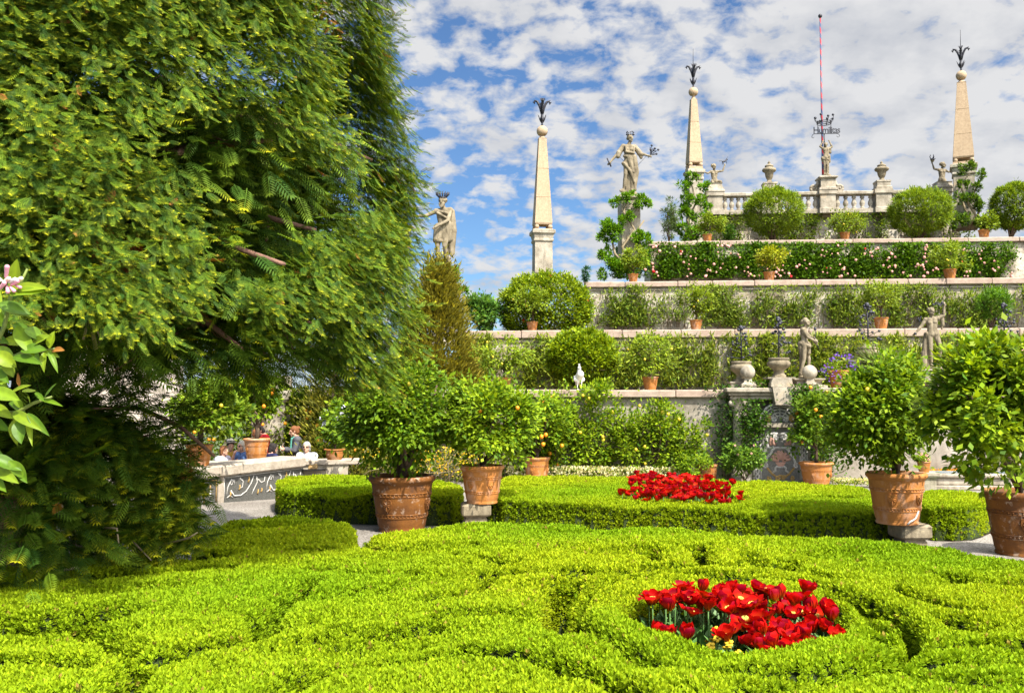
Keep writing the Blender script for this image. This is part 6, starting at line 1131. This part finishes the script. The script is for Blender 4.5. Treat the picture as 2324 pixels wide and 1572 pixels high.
# ivy of the portal, rose bush at its foot
IV_A, IV_B = (.02, .07, .008), (.10, .20, .014)
climber('dark ivy hanging down the wall edge beside the portal', 1, 1642, 1658, 885, 1085, 1100, .06, .045, (.012, .045, .008), (.06, .13, .012), 501, None, .22, 'ivy', 'ivy', 34, .8, -.1)
climber('bright ivy wrapped over the portal\'s left column', 1, 1692, 1720, 914, 1045, 1700, .06, .045, IV_A, IV_B, 502, None, .48, 'ivy', 'ivy', 44, .8, 0)
climber('ivy spilling over the portal cornice above the orange tree', 1, 1806, 1846, 876, 912, 500, .06, .045, IV_A, IV_B, 503, None, .6, 'ivy', 'ivy', 22, .8, 0)
climber('ivy on the portal\'s right column behind the orange tree', 1, 1850, 1885, 905, 1088, 1500, .07, .045, IV_A, IV_B, 504, None, .48, 'ivy', 'ivy', 34, .8, 0)
climber('leafy weeds along the portal top between the stone balls', 1, 1712, 1742, 868, 882, 260, .06, .04, IV_A, IV_B, 505, None, .15, 'weed_clump', 'weeds', 14, .9, .3)
q = gz(1690, 1102); potted('young rose bush with bare stems at the foot of the portal', q, 1688, 1040, q.y, 46, 34, 1400, 21, .075, 36, None, .02, 6, .15, ('mos_pink', 5, .03), 'rose bush', 'rose_bush', IV_A, (.17, .29, .02))
q = gz(1590, 1101); potted('low green bush at the wall foot beside the far tulips', q, 1575, 1060, q.y, 40, 22, 900, 22, .07, 24, None, .02, 5, .05, None, 'shrub', 'low_shrub')
# fan palm above the portal
q = on(1, 1990, .3); t = thing('fan_palm', 'small spiky fan palm on the lowest terrace between two statues', 'palm', q); b = MB(); b.tube([(0, 0, 0), (0, 0, .45)], .08, .07, 8); b.build('trunk', M['bark'], t); n = 420; c0 = rng.normal(size=(n, 3)) * .05 + [0, -.1, .55]; d = unit(np.c_[1.3 * rng.normal(size=n), .6 * rng.normal(size=n) - .2, .35 + .7 * rng.random(n)]); Vv, qd, c = scatter(LEAF, c0, frames(d, rnd_dirs(n)), .55 + .3 * rng.random(n), .028, palette(n, (.10, .16, .03), (.34, .38, .16), .15)); link('crown', np_mesh('crown', Vv, qd, c), M['leaf'], t)
q = on(1, 1975, .1); climber('dark red-leaved low plant under the palm', 1, 1915, 2080, 832, 885, 1500, .07, .05, (.05, .045, .012), (.14, .17, .03), 506, None, -.1, 'low_plant', 'plant', 34, .9, .4)
# yellow wallflowers and dead twigs behind the biggest pot
q = gz(930, 1088); t = thing('wallflower_bush', 'straggly yellow-flowered bush with dead twigs behind the biggest pot', 'shrub', (q.x * .95, 22.5, 0)); b = MB(); rr = random.Random(3)
for k in range(46): a = V(rr.uniform(-1.6, 1.9), rr.uniform(-.5, .4), 0); e = a + V(rr.uniform(-.2, 1.1), rr.uniform(-.3, .2), rr.uniform(.3, .95)); b.tube([a, a.lerp(e, .5) + V(0, 0, .12), e], .012, .005, 4)
b.build('dead_twig', M['twig'], t); n = 2600; P = np.c_[rng.uniform(-1.9, 2.1, n), rng.normal(size=n) * .3, .1 + .75 * rng.random(n) ** .8]; foliage('foliage', P, rnd_dirs(n), .07, .03, (.10, .13, .02), (.26, .27, .04), t); n = 800; P = np.c_[rng.uniform(-1.9, 2.1, n), rng.normal(size=n) * .3 - .15, .2 + .7 * rng.random(n)]; k = vnoise(P, 3, 9) > -.1; P = P[k]; foliage('blossom', P, rnd_dirs(len(P)), .06, .06, (.62, .36, .01), (.72, .50, .03), t, 'petal')
def flower_strip(lab, x0, y0, x1, y1, n, ca, cb, sz=.05, dw=.35, hh=.22, soilgreen=True):
    a, c = gz(x0, y0), gz(x1, y1); u = rng.random(n); P = np.c_[a.x + (c.x - a.x) * u, a.y + (c.y - a.y) * u + dw * (rng.random(n) - .5), .04 + hh * rng.random(n) ** .5]; o = thing('flower_border', lab, 'flowers', (0, 0, 0)); o['kind'] = 'stuff'; O = np.tile([0, -.3, .8], (n, 1)); foliage('blossom', P, O, sz, sz, ca, cb, o, 'petal'); P2 = P[rng.random(n) < .6] - [0, 0, .03]; foliage('foliage', P2, np.tile([0, 0, 1.0], (len(P2), 1)), .08, .035, CA, CB, o)
flower_strip('strip of cream flowers along the foot of the lowest wall', 1150, 1094, 1600, 1098, 2400, (.62, .56, .28), (.80, .76, .52), .06, .4, .34)
flower_strip('strip of cream flowers beside the portal pot', 1892, 1104, 2000, 1106, 900, (.66, .60, .30), (.80, .76, .50), .045, .4, .14)
flower_strip('small bed of orange and yellow flowers behind the right hedge', 2105, 1097, 2240, 1099, 900, (.72, .18, .01), (.78, .52, .03), .06, .5, .28)

# ---------------------------------------------------------------- white peafowl on the lowest coping
q = on(1, 1315, .14); t = thing('white_bird', 'white peafowl standing on the lowest terrace coping under the round shrub', 'bird', q, .2, None, 1.3); b = MB()
b.cap((0, .06, .22), (0, -.05, .30), .085, .075, 12); b.cap((0, .10, .20), (.03, .30, .10), .06, .03, 10); b.cap((-.02, -.07, .31), (-.03, -.09, .40), .05, .034, 10); b.ball((-.03, -.10, .425), .036, 10, 8); b.cap((-.03, -.13, .42), (-.03, -.165, .41), .012, .004, 6)
for e in (-1, 1): b.cap((e * .06, .08, .24), (e * .065, .02, .20), .04, .05, 8); b.cap((e * .035, 0, .2), (e * .04, 0, .12), .025, .014, 8); b.cap((e * .04, 0, .13), (e * .04, .01, .012), .010, .009, 6); [b.cap((e * .04, .01, .012), (e * .04 + d_, -.045, .008), .008, .005, 5) for d_ in (-.02, 0, .02)]
link('body', fuse(b, 'body', .008, 2), M['feather'], t); b = MB(); [b.tube([(-.03, -.10, .45), (-.03 + d_, -.09, .50)], .003, .005, 4) for d_ in (-.015, 0, .015)]; b.build('crest', M['feather'], t)
# ---------------------------------------------------------------- people of the café
ZF = -.32
def cloth(J, segs, voxel=.013):
    b = MB()
    for a, c, r0, r1 in segs: b.cap(J[a] if isinstance(a, str) else V(*a), J[c] if isinstance(c, str) else V(*c), r0, r1, 10)
    return fuse(b, 'cloth', voxel, 2)
def shirt_segs(J, long=False, g=.018):
    sR, sL, w, pv = J['shR'], J['shL'], J['waist'], J['pel']; mid = (sR + sL) / 2; ax = (sL - sR).normalized(); S = [(tuple(sR), tuple(sL), .078 + g, .078 + g), (tuple(mid), tuple(J['neck'] - V(0, 0, .05)), .08 + g, .06 + g)]
    for e in (-1, 1): S += [(tuple(mid + ax * e * .08 - V(0, 0, .03)), tuple(w + ax * e * .05), .105 + g, .105 + g), (tuple(w + ax * e * .05), tuple(pv + ax * e * .06), .105 + g, .12 + g)]
    for s_ in 'RL':
        S.append((tuple(J['sh' + s_]), tuple(J['el' + s_] if long else J['sh' + s_].lerp(J['el' + s_], .75)), .062 + g, .05 + g))
        if long: S.append((tuple(J['el' + s_]), tuple(J['el' + s_].lerp(J['wa' + s_], .9)), .05 + g, .036 + g))
    return S
def leg_segs(J, g=.018):
    S = [(tuple(J['pel']), tuple(J['waist'].lerp(J['pel'], .7)), .125 + g, .12 + g)]
    for s_ in 'RL': S += [(tuple(J['hip' + s_]), tuple(J['kn' + s_]), .095 + g, .065 + g), (tuple(J['kn' + s_]), tuple(J['an' + s_]), .062 + g, .05 + g)]
    return S
def person(lab, x, ytop, D, rz, J, shirt, trousers, hair, long=False, yaw=0, tilt=0, hairkind='bun', hat=None, glasses=False, top=1.74, extra=None, group=None):
    p = at(x, ytop, D); sc = (p.z - ZF) / top; sc = min(max(sc, .82), 1.04); t = thing('person', lab, 'person', (p.x, D, ZF + (p.z - ZF - top * sc)), rz, group, sc)
    b = MB(); body(b, J); P = head(b, J, yaw, tilt); link('body', fuse(b, 'body', .011, 2), M['skin'], t); link('shirt', cloth(J, shirt_segs(J, long)), M[shirt], t); link('trousers', cloth(J, leg_segs(J)), M[trousers], t)
    b = MB(); b.ball(P(0, .022, .045), .104, 14, 10, (.92, 1.0, .95)); b.ball(P(0, .06, -.02), .075, 10, 8)
    if hairkind == 'bun': b.ball(P(0, .125, .06), .05, 10, 7)
    if hairkind == 'bob': [b.cap(P(e * .075, .02, .03), P(e * .078, .02, -.07), .036, .028, 8) for e in (-1, 1)]; b.cap(P(0, .08, 0), P(0, .08, -.09), .06, .05)
    link('hair', fuse(b, 'hair', .012, 2), M[hair], t)
    for o_ in [t.children[-1]]: o_.data.materials[0] = M[hair]
    if hat: b = MB(); b.lathe([(.165, .0), (.17, .008), (.10, .018), (.095, .07), (.085, .10), (.03, .112)], 20); b2 = b.build('hat', M[hat], t); b2.location = P(0, .015, .075); b2.rotation_euler = (-.15, 0, yaw); MB().lathe([(.103, .02), (.103, .05)], 20, cap=False).build('hat_band', M['black'], b2)
    if glasses:
        b = MB(); [b.ball(P(e * .034, -.094, .012), .026, 10, 6, (1, .35, .8)) for e in (-1, 1)]; b.cap(P(-.02, -.098, .016), P(.02, -.098, .016), .006, .006, 5); [b.cap(P(e * .06, -.085, .014), P(e * .085, 0, .014), .005, .005, 5) for e in (-1, 1)]; b.build('sunglasses', M['black'], t)
    if extra: extra(t, P, J)
    return t
SIT = J_(head=V(0, -.04, 1.28), neck=V(0, .0, 1.12), shR=V(-.185, .0, 1.06), shL=V(.185, .0, 1.06), elR=V(-.24, -.10, .80), elL=V(.24, -.10, .80), waR=V(-.12, -.32, .78), waL=V(.12, -.32, .78), waist=V(0, .02, .76), pel=V(0, .03, .56), hipR=V(-.1, 0, .53), hipL=V(.1, 0, .53), knR=V(-.12, -.42, .52), knL=V(.12, -.42, .52), anR=V(-.12, -.42, .08), anL=V(.12, -.42, .08), toR=V(-.13, -.57, .035), toL=V(.13, -.57, .035))
sit = lambda **k: {**SIT, **k}
def phone(t, P, J): MB().box(-.03, .03, -.005, .005, -.06, .06).build('phone', M['white'], t).location = (J['waR'] + J['waL']) / 2 + V(0, -.10, .03); b = MB(); b.cap(V(-.08, -.05, 1.44), V(.08, -.05, 1.44), .045, .045); b.cap(V(.03, -.1, 1.42), V(.04, -.13, 1.20), .04, .03); b.build('scarf', M['teal'], t)
person('standing woman in a grey cardigan looking at a phone, brown hair pinned up', 673, 966, 22.4, -1.25, J_(head=V(0, -.06, 1.60), elR=V(-.22, -.06, 1.15), elL=V(.22, -.06, 1.15), waR=V(-.07, -.28, 1.18), waL=V(.07, -.27, 1.16)), 'grey', 'purple', 'brownhair', True, 0, .25, 'bun', extra=phone)
person('person in a red polo shirt standing behind the ledge pot, head bent', 599, 962, 22.6, -1.1, J_(head=V(0, -.10, 1.57), elR=V(-.22, -.05, 1.15), elL=V(.22, -.05, 1.15), waR=V(-.08, -.25, 1.08), waL=V(.08, -.25, 1.08)), 'red', 'navy', 'darkhair', False, 0, .45, 'none')
person('seated grey-haired woman in a white top and sunglasses facing the garden', 697, 1003, 21.9, -.15, sit(waL=V(.30, -.34, .80)), 'whitecloth', 'navy', 'greyhair', False, .1, 0, 'bob', None, True, 1.40)
person('seated person in a navy shirt seen from behind, dark hair', 613, 1005, 21.9, 2.5, sit(head=V(0, -.10, 1.26)), 'navy', 'black', 'darkhair', False, 0, .2, 'bob', None, False, 1.40)
person('seated man in a mustard jacket and straw hat with a black band', 524, 998, 22.5, .2, sit(), 'mustard', 'navy', 'darkhair', True, .3, .1, 'none', 'straw', False, 1.43)
person('seated woman in sunglasses with a blue striped top, hand at her mouth', 551, 1001, 21.9, -.5, sit(waR=V(-.06, -.22, 1.08), elR=V(-.22, -.16, .84)), 'blue', 'navy', 'straw', False, -.1, 0, 'bob', None, True, 1.40)
person('seated person in a pale pink top, arm on the table, beside the corner pot', 506, 1012, 21.7, 1.2, sit(waL=V(.1, -.40, .78)), 'lilac', 'grey', 'brownhair', False, 0, 0, 'bob', None, False, 1.40)
person('person in a lilac shirt walking behind the mustard jacket', 582, 975, 23.0, 1.5, J_(), 'lilac', 'navy', 'brownhair', True, 0, .1, 'none')
def table(lab, x, D, items):
    p = at(x, 1040, D); t = thing('cafe_table', lab, 'table', (p.x, D, ZF)); b = MB(); b.lathe([(.36, .735), (.37, .74), (.37, .757), (.36, .76)], 28); b.build('tabletop', M['black'], t); MB().tube([(0, 0, .03), (0, 0, .735)], .03, .03, 10).build('column', M['black'], t); MB().lathe([(.24, 0), (.24, .02), (.05, .04)], 20).build('foot', M['black'], t)
    for nm, lab2, cat, dx, dy, fn in items: o = fn(); o.location = (p.x + dx, D + dy, ZF + .762); tag(o, lab2, cat)
def cup():
    t = thing('coffee_cup', 'x', 'cup'); MB().lathe([(.025, .0), (.04, .03), (.045, .07), (.041, .07), (.036, .03)], 16, cap=False).build('bowl', M['white'], t); MB().tube([(.043, 0, .055), (.07, 0, .05), (.065, 0, .025), (.04, 0, .02)], .006, .006, 6).build('handle', M['white'], t); MB().lathe([(.03, 0), (.07, .012), (.068, .016), (.03, .004)], 16).build('saucer', M['white'], t); return t
def menu_box():
    t = thing('napkin_box', 'x', 'box'); MB().bev(-.10, .10, -.06, .06, 0, .12, .008).build('body', M['tan'], t); MB().box(-.06, .06, -.04, .04, .1205, .15).build('napkin', M['white'], t); return t
table('round dark café table in front of the woman in white', 708, 21.5, [('b', 'tan box standing on the table before the woman in white', 'box', .05, -.1, menu_box), ('c', 'brown-rimmed cup beside the tan box on the table of the woman in white', 'cup', -.18, -.12, cup)])
table('round dark café table between the striped woman and the pink-topped person', 528, 21.5, [('b', 'tan box on the table before the striped woman', 'box', .10, -.1, menu_box), ('c', 'white cup on the table near the pink-topped person', 'cup', -.04, -.15, cup), ('c', 'second white cup behind the first on the same table', 'cup', -.14, .05, cup)])
def chair(lab, x, D, rz):
    p = at(x, 1040, D); t = thing('cafe_chair', lab, 'chair', (p.x, D, ZF), rz, 'café chairs'); b = MB(); b.lathe([(.20, .44), (.21, .455), (.20, .47)], 20); b.build('seat', M['grey'], t); b = MB(); b.tube([(.20 * math.cos(a), .19, .46 + .44 * math.sin(a)) for a in np.linspace(0, math.pi, 15)], .012, .012, 7)
    for u in (-.10, 0, .10): b.tube([(u, .19, .46), (u * .8, .2, .86 - abs(u) * .8)], .007, .007, 5)
    b.build('backrest', M['grey'], t)
    for sx_ in (-1, 1):
        for sy in (-1, 1): MB().tube([(sx_ * .16, sy * .15, .44), (sx_ * .19, sy * .19, 0)], .011, .011, 6).build('leg', M['grey'], t)
chair('grey metal chair with an arched back beside the standing woman', 667, 21.7, 2.9); chair('grey metal chair with an arched back left of the red umbrella', 648, 22.1, 2.2)
p = at(650, 1040, 21.8); t = thing('folded_umbrella', 'small folded red umbrella hooked on the ledge between the chairs', 'umbrella', (p.x, 21.75, ZF + .45)); MB().lathe([(.012, 0), (.03, .1), (.042, .35), (.02, .5), (.012, .58)], 12).build('canopy', M['red'], t); MB().tube([(0, 0, .58), (0, 0, .66), (.03, 0, .69), (.05, 0, .66)], .008, .008, 6).build('handle', M['black'], t)

# ---------------------------------------------------------------- lemon branch close to the camera
LB = at(-120, 1000, 2.0); t = thing('lemon_tree', 'lemon branch with large glossy leaves and pink-white blossom close to the camera', 'lemon tree', (LB.x - .5, LB.y, 0)); T0_ = Vector((LB.x - .5, LB.y, 0))
def big_leaf(b, cols, base, d, nrm, L_, w, curl, c, fold=.25):
    d = d.normalized(); s_ = d.cross(nrm).normalized(); n_ = s_.cross(d); R_ = 9; o = len(b.v); wav = random.uniform(0, 6)
    for i in range(R_ + 1):
        q = i / R_; wq = w * (math.sin(math.pi * min(1, q * .97 + .03) ** .85) ** .9) * (1 if q < .97 else .3); p = base + d * L_ * (q - curl * .12 * q * q) - n_ * L_ * curl * q * q * .55
        for j in (-1, -.5, 0, .5, 1): e = abs(j); b.v.append(tuple(p + s_ * wq * j + n_ * (fold * wq * e ** 1.3 + .05 * w * math.sin(q * 11 + wav) * e - (.06 * w if j == 0 else 0)))); k_ = 1.28 if j == 0 else 1.0 + .10 * math.sin(q * 26 + e * 4); cols.append((c[0] * k_, c[1] * k_, c[2]))
    for i in range(R_):
        for j in range(4): b.f.append((o + i * 5 + j, o + i * 5 + j + 1, o + i * 5 + j + 6, o + i * 5 + j + 5)); b.sm.append(True)
b = MB(); cols = []; tw = MB(); random.seed(12)
def lp(x, y, D=2.0): return at(x, y, D) - T0_
LG = lambda: random.choice(((.11, .20, .010), (.15, .24, .011), (.20, .28, .014), (.08, .16, .010), (.17, .25, .016)))
# (base x,y  tip x,y  half width px  depth) read from the photograph's branch
leaves = [((30, 660), (38, 592), 17, 1.95, 0), ((20, 660), (92, 640), 17, 1.93, .3), ((18, 668), (95, 655), 15, 1.9, .2), ((-5, 690), (65, 705), 17, 1.94, .3), ((10, 700), (70, 712), 12, 1.97, .2), ((-30, 640), (-2, 700), 18, 2.0, .2), ((-10, 710), (20, 745), 15, 2.0, .3), ((30, 735), (68, 755), 12, 1.98, .1), ((36, 742), (66, 790), 17, 1.96, .5), ((56, 748), (100, 765), 18, 1.94, .3), ((64, 788), (108, 758), 17, 1.95, .2),
          ((48, 795), (100, 788), 17, 1.93, .3), ((100, 800), (132, 806), 9, 1.96, .4), ((112, 790), (120, 752), 13, 1.95, .2), ((118, 795), (140, 790), 9, 1.97, .3), ((100, 800), (92, 830), 8, 1.95, .9), ((110, 798), (130, 828), 7, 1.96, .8), ((30, 810), (84, 815), 13, 1.94, .3), ((-15, 790), (30, 805), 15, 1.97, .3), ((-10, 800), (34, 830), 18, 1.94, .4), ((10, 820), (30, 850), 14, 1.96, .6), ((-20, 830), (12, 860), 14, 1.98, .3),
          ((45, 878), (38, 845), 5, 1.97, .2), ((-20, 885), (40, 905), 18, 1.92, .1), ((20, 895), (58, 868), 9, 1.95, .2), ((30, 905), (55, 925), 9, 1.96, .4), ((62, 900), (74, 918), 8, 1.95, .3), ((50, 888), (82, 884), 6, 1.97, .2), ((80, 890), (98, 905), 6, 1.97, .3), ((100, 903), (124, 870), 7, 1.94, .1), ((92, 905), (132, 912), 6, 1.95, .3), ((20, 915), (60, 930), 14, 1.96, .3), ((-25, 920), (20, 940), 15, 1.97, .3), ((30, 935), (66, 955), 13, 1.94, .7), ((62, 938), (98, 975), 10, 1.92, .9), ((66, 940), (62, 985), 8, 1.95, .8), ((40, 955), (45, 1000), 15, 1.93, .4), ((35, 950), (28, 1008), 15, 1.95, .5), ((38, 965), (40, 1000), 12, 1.94, .3),
          ((-30, 1035), (48, 1060), 17, 1.92, .3), ((20, 1045), (62, 1085), 14, 1.93, .6), ((-10, 1065), (30, 1085), 13, 1.95, .4), ((30, 1060), (22, 1098), 13, 1.96, .4), ((42, 1070), (56, 1090), 8, 1.96, .4), ((-30, 1070), (4, 1105), 15, 1.97, .3), ((-40, 760), (10, 770), 16, 2.0, .3), ((-40, 950), (10, 965), 16, 2.0, .3), ((-60, 1000), (-5, 1020), 16, 2.02, .4), ((5, 730), (40, 722), 11, 2.02, .1), ((60, 795), (88, 812), 12, 2.0, .3), ((12, 770), (56, 778), 15, 1.99, .2), ((-30, 860), (14, 872), 14, 2.0, .2)]
for (x0, y0), (x1, y1), w, D, cu_ in leaves:
    a, e = lp(x0, y0, D), lp(x1, y1, D + random.uniform(-.06, .03)); d = e - a; nrm = V(random.uniform(-.5, .5), -.75, .65).normalized(); nrm = (nrm - d.normalized() * nrm.dot(d.normalized())).normalized(); c = LG(); c = (.30, .13, .03) if (x0, y0) in ((118, 795), (45, 878)) else c; big_leaf(b, cols, a, d, nrm, d.length * 1.08, w * D / F * .95, cu_, c)
me = b.mesh('foliage'); at_ = me.color_attributes.new('leafcol', 'FLOAT_COLOR', 'POINT'); cc = np.ones((len(cols), 4), np.float32); cc[:, :3] = cols; at_.data.foreach_set('color', cc.ravel()); link('foliage', me, M['lemonleaf'], t)
m_tw = noise_mat('green_twig', [(.3, (.09, .13, .02)), (.7, (.17, .21, .04))], 30, 4, .5, .1, 60)
for P_ in ([(-140, 1010), (-60, 900), (10, 740), (25, 670), (48, 640), (62, 610)], [(-60, 900), (-10, 830), (50, 800), (110, 795), (130, 790)], [(-90, 960), (-20, 940), (40, 935), (75, 915), (118, 900)], [(-110, 990), (-40, 1030), (20, 1055), (50, 1072)], [(40, 935), (42, 960), (38, 985)]):
    tw.tube([lp(x, y, 1.97) for x, y in P_], .006, .0025, 6)
tw.build('twig', m_tw, t); MB().tube([(0, 0, 0), (-.02, .02, .5), (.02, 0, 1.1), lp(-330, 1000, 2.0), lp(-140, 1010, 1.97)], .05, .008, 8).build('trunk', M['bark'], t)
pk = flat_mat('lemon_bud_pink', (.66, .30, .38), .5); pw = flat_mat('lemon_bud_cream', (.78, .64, .52), .5)
for i, (x, y, x2, y2, r_) in enumerate(((0, 655, 10, 642, 6), (8, 640, 20, 632, 6), (14, 628, 16, 606, 7), (20, 640, 34, 634, 6), (26, 646, 40, 638, 6.5), (30, 640, 48, 632, 6), (16, 650, 18, 662, 6), (2, 636, -10, 628, 7), (24, 652, 32, 660, 5.5), (-6, 648, -16, 655, 6), (36, 648, 46, 652, 5))): bb = MB(); bb.cap(lp(x, y, 1.90), lp(x2, y2, 1.89), r_ * .0005, r_ * .00075, 8); bb.build('blossom', pk if i % 2 == 0 else (pw if i % 4 == 1 else M['white']), t)
